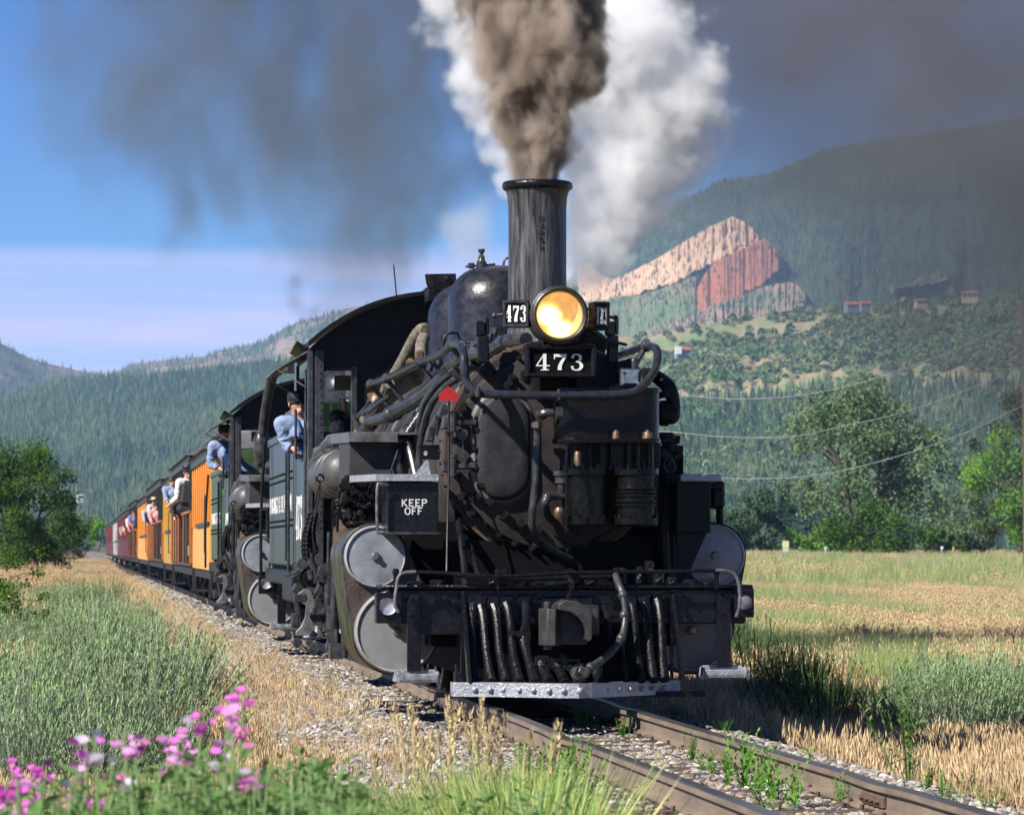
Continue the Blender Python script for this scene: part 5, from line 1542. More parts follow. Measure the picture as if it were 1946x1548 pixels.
    def f(b):
        b.tube([P(812, 628, 6.0), P(800, 628, 6.2), P(785, 650, 6.3), P(765, 690, 6.5), P(748, 722, 6.7)], .062, 12)
        b.tube([P(806, 640, 5.7), P(800, 660, 5.6), P(800, 690, 5.4)], .055, 12)
        for i in range(26):
            t = i / 25
            q = P(797 - 48 * t, 634 + 86 * t, 6.25 + .45 * t)
            b.lathe([(.060, -.012), (.069, 0), (.060, .012)], q, (P(797, 634, 6.25) - P(749, 720, 6.7)), 12)
        b.tube([P(702, 776, 6.9), P(690, 805, 7.0), P(682, 822, 7.1)], .05, 10)
        b.tube([P(738, 728, 6.3), P(733, 745, 6.4)], .06, 10)
    part(f, 'lagged_steam_pipe', M_lag, L)
    def f(b):
        b.lathe([(0, -.12), (.05, -.11), (.085, -.05), (.09, .02), (.07, .09), (.04, .12), (0, .13)], P(714, 770, 6.6), Vector((.3, -.2, 1)), 16)
        b.cyl(P(700, 757, 6.6), P(722, 752, 6.6), .05, n=10)
        b.box(P(797, 675, 5.2), (.08, .1, .09), None, .02); b.box(P(780, 688, 5.4), (.07, .1, .07), None, .02); b.cyl(P(790, 690, 5.3), P(772, 690, 5.3), .03, n=10)
    part(f, 'brass_check_valve', M_brass, L)
    # ---------------- junction valve cluster and gear below the shelf on the left
    def f(b):
        rnd = random.Random(11)
        for k in range(46):
            x, y = rnd.uniform(648, 705), rnd.uniform(918, 992)
            Y = rnd.uniform(1.3, 2.1)
            q = P(x, y, Y)
            if k % 3 == 0: b.box(q, (rnd.uniform(.05, .11), .08, rnd.uniform(.04, .09)), Matrix.Rotation(rnd.uniform(-.5, .5), 3, 'Y'), .012)
            elif k % 3 == 1: b.cyl(q, q + Vector((rnd.uniform(-.06, .06), 0, rnd.uniform(.03, .08))), rnd.uniform(.015, .04), n=10)
            else: b.tube([q, q + Vector((rnd.uniform(-.1, .1), -.03, rnd.uniform(-.08, .08))), q + Vector((rnd.uniform(-.15, .15), 0, rnd.uniform(-.15, .1)))], .012, 6)
        b.tube([P(668, 912, 1.2), P(680, 930, 1.2), P(692, 945, 1.2)], .012, 6)
        b.tube([P(692, 948, 1.2), P(692, 935, 1.2), P(702, 930, 1.2), P(711, 940, 1.2), P(706, 955, 1.2), P(685, 960, 1.2), P(665, 948, 1.2)], .008, 6)
        b.bx(P(670, 990, 1.1).x, P(735, 990, 1.1).x, 1.1, 2.0, P(670, 995, 1.1).z, P(670, 989, 1.1).z)
    part(f, 'lubricator_cluster', M_blk, L)
    def f(b):                                                      # drop levers, crosshead and motion seen between cylinder and cab
        rnd = random.Random(5)
        for (x0, y0, x1, y1, Y, rr) in ((625, 1010, 624, 1060, 3.0, .014), (607, 1075, 603, 1170, 3.4, .016), (640, 1000, 634, 1190, 2.7, .03), (628, 1110, 627, 1150, 2.9, .05), (590, 1060, 604, 1100, 3.6, .03),
                                        (612, 1090, 615, 1130, 3.2, .05), (632, 1150, 632, 1195, 2.8, .055), (650, 1110, 655, 1250, 2.6, .025), (560, 1120, 570, 1180, 4.6, .03), (574, 1060, 575, 1130, 4.0, .025), (640, 1195, 641, 1250, 2.7, .02)):
            b.cyl(P(x0, y0, Y), P(x1, y1, Y), rr, n=10)
        for k in range(46):
            x, y = rnd.uniform(560, 655), rnd.uniform(1060, 1235)
            if x > 610 + (y - 1000) * .25: continue
            q = P(x, y, rnd.uniform(2.9, 4.6))
            if k % 2: b.box(q, (rnd.uniform(.04, .12), .1, rnd.uniform(.04, .14)), Matrix.Rotation(rnd.uniform(-.6, .6), 3, 'Y'), .01)
            else: b.cyl(q - Vector((.0, .04, 0)), q + Vector((0, .04, 0)), rnd.uniform(.02, .06), n=12)
        b.bx(P(622, 1180, 2.9).x, P(655, 1180, 2.9).x, 2.85, 3.0, P(640, 1185, 2.9).z, P(640, 1060, 2.9).z)
        b.bx(P(628, 1180, 2.6).x, P(652, 1180, 2.6).x, 2.6, 2.9, P(640, 1252, 2.6).z, P(640, 1222, 2.6).z)
    part(f, 'motion_gear', M_pipe, L)
    def f(b):
        c = P(586, 1095, 3.9)
        b.cyl((c.x, 3.86, c.z), (c.x, 4.0, c.z), .09, n=24); b.cyl((c.x, 3.80, c.z), (c.x, 3.87, c.z), .045, n=16)
        b.lathe([(.075, -.02), (.095, 0), (.075, .02)], (c.x, 3.87, c.z), EY, 24)
    part(f, 'lubricator_wheel', M_blk, L)
    def f(b):                                                      # bright cast step / flanger foot
        Y = 3.7
        pts_ = [(579, 1118), (588, 1120), (596, 1130), (600, 1150), (598, 1185), (601, 1205), (563, 1208), (562, 1200), (572, 1190), (580, 1172), (582, 1150), (560, 1138), (563, 1130)]
        b.prism([(P(x, y, Y).x, P(x, y, Y).z) for x, y in pts_], Y, Y + .06)
        b.cyl(P(605, 1175, 3.6), P(605, 1165, 3.6), .03, n=12)
        b.lathe([(.03, 0), (.035, -.1), (.075, -.16), (.075, -.17), (.0, -.17)], P(604, 1172, 3.6), EZ, 16)
        b.cyl(P(604, 1158, 3.6), P(604, 1175, 3.6), .045, n=12)
    part(f, 'cast_step', mat('bare_casting', (.20, .195, .195), .42, (.07, .07, .07), 10, metal=.3, bump=.4), L, bevel=.006)
    def f(b):
        for i in range(20):
            t = i / 19
            c = P(592 - 12 * math.sin(t * 2.2), 980 + 80 * t, 4.2)
            b.lathe([(.028, -.008), (.038, 0), (.028, .008), (.020, 0), (.028, -.008)], c, Vector((1, .3, 0)) if i % 2 else Vector((.3, 1, 0)), 10)
            c = P(598 - 6 * math.sin(t * 3.0), 975 + 70 * t, 4.2)
            b.lathe([(.028, -.008), (.038, 0), (.028, .008), (.020, 0), (.028, -.008)], c, Vector((.3, 1, 0)) if i % 2 else Vector((1, .3, 0)), 10)
        b.tube([P(608, 918, 4.4), P(600, 950, 4.3), P(596, 985, 4.2)], .006, 5); b.tube([P(609, 918, 4.4), P(606, 950, 4.3), P(598, 985, 4.2)], .006, 5)
        b.lathe([(.03, -.008), (.04, 0), (.03, .008), (.02, 0), (.03, -.008)], P(608, 908, 4.4), EY, 12)
    part(f, 'safety_chain', M_blk, L)
    # driving wheels (barely seen between the frames)
    for k, Y in enumerate((3.6, 4.9, 6.2, 7.5)):
        for sg in (-1, 1):
            b = MB(); b.lathe([(.0, -.06), (.14, -.06), (.14, -.03), (.42, -.03), (.44, -.06), (.56, -.065), (.56, .05), (.585, .055), (.585, .075), (0, .075)], (0, 0, 0), Vector((-sg, 0, 0)), 32)
            b.box((sg * .10, .12, 0), (.06, .4, .16), None, .02)
            o = b.build('driving_wheel', M_blk, L); o.location = (sg * .52, Y, .56)
    b = MB(); b.box((-1.0, 5.6, .50), (.05, 4.2, .11), None, .01); b.box((-1.1, 3.6, .62), (.06, 1.9, .10), None, .01); b.build('side_rod', M_steel, L)
    b = MB(); b.box((1.0, 5.6, .50), (.05, 4.2, .11), None, .01); b.build('side_rod', M_steel, L)
    for sg in (-1, 1):
        b = MB(); b.lathe([(0, -.05), (.3, -.05), (.3, .05), (.33, .055), (.33, .07), (0, .07)], (0, 0, 0), Vector((-sg, 0, 0)), 24); o = b.build('pilot_wheel', M_blk, L); o.location = (sg * .50, .9 + 1.6, .32)
        b = MB(); b.lathe([(0, -.05), (.3, -.05), (.3, .05), (.33, .055), (.33, .07), (0, .07)], (0, 0, 0), Vector((-sg, 0, 0)), 24); o = b.build('trailing_wheel', M_blk, L); o.location = (sg * .50, 9.0, .32)
    # ---------------- cab
    cab = empty('cab', (0, 0, 0), parent=L)
    Y0, Y1 = 7.7, 10.15
    xe = 1.41
    zroof_e = P(588, 655, Y0).z; zroof_c = P(872, 559, Y0).z
    zwin_t = P(640, 704, Y0).z; zsill = P(640, 820, Y0).z; zbot = P(590, 1075, Y0).z
    def arc(x, drop=0.0): return zroof_e - drop + (zroof_c - zroof_e) * (1 - (abs(x) / xe) ** 2.6)
    N = 28
    xs = [-xe + 2 * xe * i / N for i in range(N + 1)]
    def f(b):
        for i in range(N):
            a, c = xs[i], xs[i + 1]
            b.add([(a * 1.03, Y0 - .28, arc(a) + .02), (c * 1.03, Y0 - .28, arc(c) + .02), (c * 1.03, Y1 + .3, arc(c) + .02), (a * 1.03, Y1 + .3, arc(a) + .02),
                   (a * 1.03, Y0 - .28, arc(a) - .02), (c * 1.03, Y0 - .28, arc(c) - .02), (c * 1.03, Y1 + .3, arc(c) - .02), (a * 1.03, Y1 + .3, arc(a) - .02)],
                  [(0, 1, 2, 3), (4, 7, 6, 5), (0, 4, 5, 1), (3, 2, 6, 7)] + ([(0, 3, 7, 4)] if i == 0 else []) + ([(1, 5, 6, 2)] if i == N - 1 else []))
    part(f, 'cab_roof', M_blk, cab)
    wx = P(612, 700, Y0).x; wx2 = P(668, 700, Y0).x               # front window between the corner post and its jamb
    def f(b):                                                      # front wall: above, between and below the windows
        fr = (Vector((0, 0, 0)), EX, EZ, EY)
        up_ = [(x, arc(x) - .02) for x in xs]
        b.prism(up_ + [(xe, zwin_t), (-xe, zwin_t)], Y0, Y0 + .03, fr)
        b.prism([(wx2, zwin_t), (-wx2, zwin_t), (-wx2, zbot), (wx2, zbot)], Y0 + .0, Y0 + .03, fr)
        b.prism([(-xe, zsill), (wx2, zsill), (wx2, zbot), (-xe, zbot)], Y0, Y0 + .03, fr)
        b.prism([(-wx2, zsill), (xe, zsill), (xe, zbot), (-wx2, zbot)], Y0, Y0 + .03, fr)
    part(f, 'front_wall', M_blk, cab, smooth=0)
    def f(b):                                                      # side walls, window openings, rear posts
        for sg in (-1, 1):
            X = sg * xe
            def wall(y0, y1, z0, z1): b.bx(X - .015, X + .015, y0, y1, z0, z1)
            wall(Y0 + .03, Y1, zbot, zsill - .03)
            wall(Y0 + .03, Y1, zwin_t + .14, zroof_e - .03)
            wall(Y0 + .03, Y0 + .30, zsill - .03, zwin_t + .14)
            wall(Y1 - .35, Y1, zsill - .03, zwin_t + .14)
    part(f, 'side_walls', M_green, cab, smooth=0)
    def f(b):
        for px in (590, 607):
            q = P(px, 800, Y0 - .03)
            w_ = .05 if px == 590 else .085
            b.bx(q.x - w_ / 2, q.x + w_ / 2, Y0 - .05, Y0 + .02, P(590, 1075, Y0).z, P(590, 665, Y0).z, .006)
        q = P(673, 760, Y0 - .03); b.bx(q.x - .03, q.x + .03, Y0 - .05, Y0 + .0, P(0, 822, Y0).z, P(0, 692, Y0).z, .006)
        for k in range(24):
            q = P(609, 680 + 14 * k, Y0 - .05); b.sphere(q, .012, 6, 5)
        q0, q1 = P(632, 701, Y0 - .06), P(670, 700, Y0 - .06)
        b.cyl(q0, q1, .012, n=6)
        b.bx(-xe, -xe + .12, Y0 - .02, Y0 - .004, zbot, zroof_e - .1)
    part(f, 'corner_posts', mat('post_grey', (.020, .021, .025), .35, (.055, .055, .06), 15, bump=.3), cab)
    def f(b): 
        q = P(677, 760, Y0 - .02); b.bx(q.x - .015, q.x + .01, Y0 - .03, Y0 - .0, P(0, 800, Y0).z, P(0, 705, Y0).z)
    part(f, 'green_window_frame', mat('green_paint', (.03, .10, .045), .4), cab)
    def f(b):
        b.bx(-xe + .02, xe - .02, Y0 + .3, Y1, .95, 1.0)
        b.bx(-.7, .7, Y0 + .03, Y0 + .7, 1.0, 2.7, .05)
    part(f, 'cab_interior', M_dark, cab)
    def f(b):
        q = P(600, 700, Y0 + .9)
        b.bx(-1.05, -.72, Y1 - .5, Y1 - .45, P(0, 742, Y1).z, P(0, 714, Y1).z)
    part(f, 'interior_panel', mat('grey_interior_panel', (.16, .16, .165), .6), cab)
    def f(b):                                                      # arm rest, awning, wind deflector
        a0 = P(552, 868, 8.75)
        b.sphere((-xe - .09, 8.75, zsill - .05), .085, 14, 8, (1, 3.4, .55))
    part(f, 'arm_rest', mat('black_leather', (.015, .015, .016), .25), cab)
    def f(b):
        zz = zwin_t + .10
        b.add([(-xe - .02, Y0 + .25, zz + .10), (-xe - .02, Y1 - .3, zz + .10), (-xe - .32, Y1 - .3, zz - .07), (-xe - .32, Y0 + .25, zz - .07),
               (-xe - .02, Y0 + .25, zz + .085), (-xe - .02, Y1 - .3, zz + .085), (-xe - .32, Y1 - .3, zz - .085), (-xe - .32, Y0 + .25, zz - .085)],
              [(0, 1, 2, 3), (4, 7, 6, 5), (0, 3, 7, 4), (1, 5, 6, 2), (3, 2, 6, 7), (0, 4, 5, 1)])
        b.cyl((-xe - .31, Y0 + .26, zz - .08), (-xe - .01, Y0 + .26, zz - .26), .008, n=5)
        b.cyl((-xe - .31, Y1 - .31, zz - .08), (-xe - .01, Y1 - .31, zz - .26), .008, n=5)
    part(f, 'window_awning', mat('faded_awning', (.20, .21, .18), .6, (.08, .08, .07), 15), cab)
    def f(b):                                                      # mirror/gauge cover at the corner
        q = P(570, 667, 8.2)
        b.box((q.x, 8.2, q.z), (.18, .02, .14), Matrix.Rotation(.5, 3, 'Y') @ Matrix.Rotation(.5, 3, 'Z'))
    part(f, 'wind_deflector', mat('olive_deflector', (.14, .15, .05), .45, (.05, .05, .03), 20), cab)
    def f(b):
        b.tube([P(562, 778, 8.0), P(562, 820, 8.0), P(562, 872, 8.0)], .014, 6, 1)
        for k in range(20):
            b.sphere((-xe - .02, Y0 + .06, zbot + .1 + k * .10), .013, 6, 5)
            b.sphere((-xe - .02, Y0 + .16, zbot + .1 + k * .10), .013, 6, 5)
        for (y, z0, z1) in ((Y0 + .12, zbot + .2, zsill + .6), (Y0 + .26, zbot + .4, zsill + .2)):
            b.cyl((-xe - .04, y, z0), (-xe - .04, y, z1), .012, n=6)
        b.cyl((-xe - .07, Y1 + .02, .95), (-xe - .07, Y1 + .02, zsill), .016, n=6)
    part(f, 'cab_rivets_and_conduit', M_pipe, cab)
    # cab side number, tall numerals
    hN = .62
    mb, tw = text('473', (-xe - .017, Y1 - .42, P(575, 1025, 8.5).z), -EY, EZ, -EX, P(575, 925, 8.5).z - P(575, 1010, 8.5).z, sx=.95, gap=.14, th=.004)
    mb.build('cab_number', M_white, cab, smooth=0)
    b = MB(); b.bx(-xe - .03, -xe + .02, Y0, Y1, zbot - .05, zbot + .03, .01); b.bx(-xe - .15, -1.0, Y0 + .4, Y1 - .3, zbot - .35, zbot - .1, .02); b.build('cab_sill', M_blk, cab)
    # aerial on the roof
    b = MB(); b.cyl(P(748, 503, 9.0), P(755, 578, 9.0), .007, n=5); b.build('aerial', M_blk, cab)
    b = MB(); b.bx(-.3, .3, 7.9, 8.6, zroof_c, zroof_c + .09, .03); b.build('roof_vent', M_blk, cab)
    return root

def glass_mat():
    m = bpy.data.materials.new('lamp_glass'); m.use_nodes = True
    n, l = m.node_tree.nodes, m.node_tree.links
    n.clear()
    o = n.new('ShaderNodeOutputMaterial'); t = n.new('ShaderNodeBsdfTransparent'); g = n.new('ShaderNodeBsdfGlossy'); g.inputs['Roughness'].default_value = .05
    mx = n.new('ShaderNodeMixShader'); mx.inputs[0].default_value = .06
    l.new(t.outputs[0], mx.inputs[1]); l.new(g.outputs[0], mx.inputs[2]); l.new(mx.outputs[0], o.inputs[0])
    return m

def glow_mat(c, r):
    """lit bowl: the lamp's own light on its reflector"""
    m = bpy.data.materials.new('lit_reflector'); m.use_nodes = True
    n, l = m.node_tree.nodes, m.node_tree.links
    b = n['Principled BSDF']
    tc = n.new('ShaderNodeTexCoord')
    def circ(ox, oz, sx, sz):
        mp = n.new('ShaderNodeVectorMath'); mp.operation = 'SUBTRACT'; l.new(tc.outputs['Object'], mp.inputs[0]); mp.inputs[1].default_value = (c.x + ox * r, 0.2, c.z + oz * r)
        ms = n.new('ShaderNodeVectorMath'); ms.operation = 'MULTIPLY'; l.new(mp.outputs[0], ms.inputs[0]); ms.inputs[1].default_value = (1 / (r * sx), 0, 1 / (r * sz))
        ln = n.new('ShaderNodeVectorMath'); ln.operation = 'LENGTH'; l.new(ms.outputs[0], ln.inputs[0])
        mr = n.new('ShaderNodeMapRange'); mr.interpolation_type = 'SMOOTHSTEP'; l.new(ln.outputs['Value'], mr.inputs['Value'])
        mr.inputs['From Min'].default_value, mr.inputs['From Max'].default_value = 1.0, .35
        return mr.outputs[0]
    a = circ(-.40, .0, .78, .72); b2 = circ(.05, -.55, .85, .62)
    mxm = n.new('ShaderNodeMath'); mxm.operation = 'MAXIMUM'; l.new(a, mxm.inputs[0]); l.new(b2, mxm.inputs[1])
    no = n.new('ShaderNodeTexNoise'); no.inputs['Scale'].default_value = 14; l.new(tc.outputs['Object'], no.inputs['Vector'])
    ad = n.new('ShaderNodeMath'); ad.operation = 'MULTIPLY_ADD'; l.new(no.outputs['Fac'], ad.inputs[0]); ad.inputs[1].default_value = .5
    sb = n.new('ShaderNodeMath'); sb.operation = 'SUBTRACT'; l.new(mxm.outputs[0], sb.inputs[0]); sb.inputs[1].default_value = .22; l.new(sb.outputs[0], ad.inputs[2])
    cr = n.new('ShaderNodeValToRGB'); l.new(ad.outputs[0], cr.inputs[0])
    e = cr.color_ramp.elements
    e[0].position, e[0].color = 0.0, (.55, .22, .02, 1)
    e[1].position, e[1].color = 1.0, (1.0, 1.0, .92, 1)
    for p_, col in ((.25, (.95, .50, .035, 1)), (.5, (1.0, .74, .12, 1)), (.72, (1.0, .95, .55, 1))):
        q = e.new(p_); q.color = col
    l.new(cr.outputs[0], b.inputs['Emission Color'])
    b.inputs['Emission Strength'].default_value = .66
    b.inputs['Base Color'].default_value = (.35, .25, .12, 1)
    b.inputs['Roughness'].default_value = .3
    return m

def make_tender():
    root = empty('tender')
    t = root
    # local: y from 11.1 to 15.95
    x = 1.38; y0, y1 = 11.05, 15.9
    zb, zt = P(520, 1080, 14.0).z, P(515, 838, 15.2).z
    def f(b):
        b.bx(-x, x, y0, y1, zb, zt, .05)
    part(f, 'water_tank', M_green, t, bevel=.01)
    def f(b):
        # flared coping and inner coal bunker
        for sg in (-1, 1):
            b.bx(sg * x - .02, sg * x + .02, y0, y1, zt - .06, zt + .03, .01)
            b.bx(sg * (x - .12) - .02, sg * (x - .12) + .02, y0 + .3, y1 - 1.4, zt, zt + .30, .01)
        b.bx(-x, x, y0 - .02, y0 + .04, zt - .06, zt + .03, .01)
        b.bx(-x + .14, x - .14, y0 + .3, y0 + .36, zt, zt + .30, .01)
    part(f, 'coping', M_green, t)
    def f(b):
        rnd = random.Random(2)
        for k in range(220):
            px_, py_ = rnd.uniform(-1.1, 1.1), rnd.uniform(y0 + .45, y1 - 1.5)
            zz = zt + .1 + .38 * (1 - (px_ / 1.2) ** 2) * rnd.uniform(.6, 1)
            r_ = rnd.uniform(.06, .14)
            b.sphere((px_, py_, zz), r_, 5, 4, (1, rnd.uniform(.6, 1.2), rnd.uniform(.6, 1)))
    part(f, 'coal_load', mat('coal', (.012, .012, .013), .35, bump=.5), t, smooth=0, kind='stuff')
    rv = MB()
    for zz in (P(530, 915, 13.5).z, P(530, 903, 13.5).z, P(530, 990, 13.5).z, P(530, 1000, 13.5).z):
        for k in range(44): rv.sphere((-x - .002, y0 + .1 + k * .11, zz), .014, 6, 4)
    rv.build('rivet_rows', M_blk, t, kind='stuff')
    h = P(530, 945, 13.3).z - P(530, 976, 13.3).z
    s = 'DURANGO & SILVERTON'
    mb, tw = text(s, (0, 0, 0), -EY, EZ, -EX, h, sx=.6)
    mb, tw = text(s, (-x - .003, y1 - .25, P(530, 974, 13.3).z), -EY, EZ, -EX, h, sx=.6 * (y1 - y0 - .5) / tw, th=.003, bold=.9)
    mb.build('side_lettering', M_white, t, smooth=0)
    b = MB(); b.cyl((-x - .06, y0 + .12, zb + .1), (-x - .06, y0 + .12, zt - .2), .018, n=8); b.tube([(-x - .06, y1 - .1, zt), (-x - .1, y1 - .08, zt - .8), (-x - .1, y1 - .08, zb - .1)], .018, 8); b.build('tender_grab_iron', M_blk, t)
    b = MB(); b.bx(-x - .04, x + .04, y0 - .1, y1 + .05, zb - .16, zb, .02); b.bx(-.9, .9, y0, y1, .5, zb - .14); b.build('tender_frame', M_blk, t)
    for Y in (12.1, 14.7):
        b = MB()
        for sg in (-1, 1):
            b.box((sg * .80, Y, .45), (.12, 1.7, .16), None, .03)
            b.box((sg * .82, Y, .62), (.10, .5, .28), None, .03)
            for k in range(3):
                b.cyl((sg * .84, Y - .2 + .2 * k, .36), (sg * .84, Y - .2 + .2 * k, .60), .07, n=12)
        b.build('truck_frame', M_blk, t)
        for dy in (-.6, .6):
            for sg in (-1, 1):
                b = MB(); b.lathe([(0, -.05), (.08, -.05), (.3, -.04), (.36, -.05), (.36, .05), (.39, .055), (.39, .07), (0, .07)], (0, 0, 0), Vector((-sg, 0, 0)), 24)
                o = b.build('wheel', M_brn, t); o.location = (sg * .50, Y + dy, .37)
    def f(b):                                                      # tall hose between tender and the second locomotive's side
        b.tube([P(556, 700, 16.2), P(535, 702, 16.6), P(518, 715, 17.0), P(510, 745, 17.4), P(500, 800, 17.8), P(497, 850, 18.0), P(492, 885, 18.2)], .055, 12)
    return root
# ------------------------------------------------------------------ coaches
M_yel = mat('orange_yellow_boards', (.72, .30, .035), .5, (.48, .17, .02), 2.2, bump=.1, stretch=(1, 1, .15))
M_yel2 = mat('lower_panel_yellow', (.78, .38, .085), .45, (.70, .32, .06), 1.0)
M_must = mat('mustard_panel', (.52, .29, .03), .5, (.42, .22, .02), 1.5)
M_mar = mat('maroon_boards', (.15, .022, .028), .5, (.10, .015, .02), 2)
M_orr = mat('orange_railing_boards', (.62, .19, .015), .5, (.22, .06, .01), 5, stretch=(1, 1, .25))
M_lett = mat('dark_green_letterboard', (.035, .055, .04), .45, (.02, .03, .025), 6)
M_roofc = mat('dusty_roof', (.13, .13, .135), .6, (.22, .215, .21), 4)
M_under = mat('underframe_black', (.012, .012, .013), .6, (.03, .028, .026), 6)
M_gold = mat('gold_lettering', (.42, .30, .10), .5)
M_silr = mat('pale_roof_edge', (.38, .38, .38), .5)
M_gr = mat('grey_car_paint', (.36, .38, .40), .5)

def truck(b, Y):
    for sg in (-1, 1):
        b.box((sg * .80, Y, .42), (.10, 1.7, .12), None, .02)
        b.box((sg * .82, Y, .60), (.10, .5, .25), None, .03)
        for dy in (-.6, .6):
            b.lathe([(0, -.05), (.3, -.05), (.33, -.05), (.33, .05), (.36, .06), (.36, .07), (0, .07)], (sg * .50, Y + dy, .34), Vector((-sg, 0, 0)), 20)
            b.box((sg * .84, Y + dy, .36), (.12, .2, .2), None, .03)

def coach(Y0, Y1, kind, label, bodym, lowm=None, group='coaches of the train'):
    t = empty('passenger_coach', (0, Y0, 0)); tag(t, label, 'coach', group)
    Ln = Y1 - Y0; x = 1.38; zb, zt = .82, 2.74
    rd = random.Random(int(Y0 * 10))
    closed = kind != 'open'
    if closed:
        ze = 2.74; zbelt = 1.58
        b = MB()
        for sg in (-1, 1): b.bx(sg * (x - .055) - .02, sg * (x - .055) + .02, 0, Ln, zbelt, ze)
        b.build('upper_wall', bodym, t, smooth=0)
        npil = max(4, int(Ln / 1.25)); pm = None
        for k in range(npil + 1):
            for sg in (-1, 1):
                if pm is None:
                    b = MB(); b.box((0, 0, 0), (.075, .22, ze - zbelt - .02), None, .006); pm = b.build('window_pillar', bodym, t, smooth=0); o_ = pm
                else: o_ = place(pm, (0, 0, 0), t)
                o_.location = (sg * (x - .03), .11 + (Ln - .22) * k / npil, (ze + zbelt) / 2)
        b = MB()
        for sg in (-1, 1): b.bx(sg * (x - .03) - .02, sg * (x - .03) + .02, 0, Ln, zb, zbelt)
        for yy in (0, Ln): b.bx(-x + .03, x - .03, yy - .03, yy + .03, zb, ze)
        b.build('side_panel', lowm or bodym, t, smooth=0)
        b = MB()
        for sg in (-1, 1): b.bx(sg * (x - .0) - .02, sg * (x - .0) + .02, 0, Ln * .72, zbelt, zbelt + .07)
        b.build('belt_rail', M_lett, t, smooth=0)
        wm_ = None
        for k in range(npil):
            b = MB(); yy = .11 + (Ln - .22) * (k + .5) / npil
            if wm_ is None: b.box((0, 0, 0), (.012, .62, ze - zbelt - .45)); wm_ = b.build('window', mat('coach_window', (.02, .025, .03), .1), t, smooth=0); o_ = wm_
            else: o_ = place(wm_, (0, 0, 0), t)
            o_.location = (-(x - .034), yy, (ze + zbelt) / 2 + .05)
        for yy in (.55, .95):
            b = MB(); b.tube([(-x - .01, yy, 2.1), (-x - .04, yy, 2.05), (-x - .04, yy, 1.15), (-x - .01, yy, 1.10)], .010, 6, 2); b.build('grab_pole', M_under, t)
        zr = ze
    else:
        ze = 2.88
        b = MB()
        for sg in (-1, 1):
            b.bx(sg * (x - .06) - .02, sg * (x - .06) + .02, 0, Ln, .90, 1.90)
            b.bx(sg * x - .04, sg * x + .04, 0, Ln, 1.90, 1.95)
        b.build('railing_panel', bodym, t, smooth=0)
        npil = max(5, int(Ln / 2.1)); pm = None
        for k in range(npil + 1):
            for sg in (-1, 1):
                if pm is None:
                    b = MB(); b.box((0, 0, 0), (.075, .30, 1.0), None, .006); pm = b.build('railing_post', bodym, t, smooth=0); o_ = pm
                else: o_ = place(pm, (0, 0, 0), t)
                o_.location = (sg * (x - .02), .15 + (Ln - .3) * k / npil, 1.40); o_.scale = (1 + .5 * rd.random(), 1, 1)
        b = MB()
        for sg in (-1, 1):
            for k in range(int(Ln / 1.9) + 1):
                yy = min(k * 1.9 + .05, Ln - .05); b.bx(sg * x - .04, sg * x + .04, yy - .04, yy + .04, .9, ze)
            for yy in (0.08, Ln - .08): b.bx(-.5 * sg - .03, -.5 * sg + .03, yy - .03, yy + .03, .9, ze)
        b.build('roof_posts', M_under, t, smooth=0)
        b = MB(); b.bx(-x, x, 0, Ln, .84, .90); b.bx(-x + .05, x - .05, 0, .05, .9, 1.8); b.bx(-.3, .3, .5, Ln - .5, .9, 1.35); b.bx(-.06, .06, .5, Ln - .5, 1.3, 1.9)
        b.build('floor_and_benches', mat('brown_bench', (.10, .05, .03), .6), t, smooth=0)
        b = MB(); b.box((-x - .03, .4, 1.15), (.02, .3, .2)); b.build('number_panel', mat('pale_panel', (.45, .5, .5), .6), t, smooth=0)
        zr = ze
    b = MB()                                                      # letterboard
    for sg in (-1, 1): b.bx(sg * x - .035, sg * x + .035, -.02, Ln + .02, zr, zr + .17)
    for yy in (0, Ln): b.bx(-x + .02, x - .02, yy - .025, yy + .025, zr, zr + .17)
    b.build('letterboard', M_lett, t, smooth=0)
    b = MB()
    n = 24; zr2 = zr + .17; hgt = .34
    for i in range(n):
        a, c = -1 + 2 * i / n, -1 + 2 * (i + 1) / n
        f_ = lambda q: zr2 + hgt * (1 - abs(q) ** 2.4)
        X0, X1 = a * (x + .10), c * (x + .10)
        b.add([(X0, -.35, f_(a)), (X1, -.35, f_(c)), (X1, Ln + .35, f_(c)), (X0, Ln + .35, f_(a)), (X0, -.35, zr2 - .01), (X1, -.35, zr2 - .01), (X1, Ln + .35, zr2 - .01), (X0, Ln + .35, zr2 - .01)],
              [(0, 1, 2, 3), (0, 4, 5, 1), (3, 2, 6, 7), (4, 7, 6, 5)])
    b.build('roof', M_roofc, t, smooth=50)
    if kind != 'maroon':
        b = MB(); b.bx(-.62, .62, .5, Ln - .5, zr2 + hgt * .7, zr2 + hgt + .20, .05); b.bx(-.72, .72, .4, Ln - .4, zr2 + hgt + .20, zr2 + hgt + .25, .02); b.build('clerestory', M_roofc, t)
    else:
        for k in range(3):
            b = MB(); b.lathe([(.10, 0), (.10, .25), (.18, .28), (.18, .38), (0, .42)], (-.5, (k + .5) * Ln / 3, zr2 + hgt * .8), EZ_, 12); b.build('roof_vent', M_silr, t)
    b = MB()
    b.bx(-x + .05, x - .05, -.05, Ln + .05, zb - .16, zb - .002)
    b.bx(-.3, .3, 1, Ln - 1, .3, zb - .15)
    for k in range(4):
        yy = Ln * (k + 1) / 5; b.bx(-.9, -.6, yy - .3, yy + .3, .45, .66)
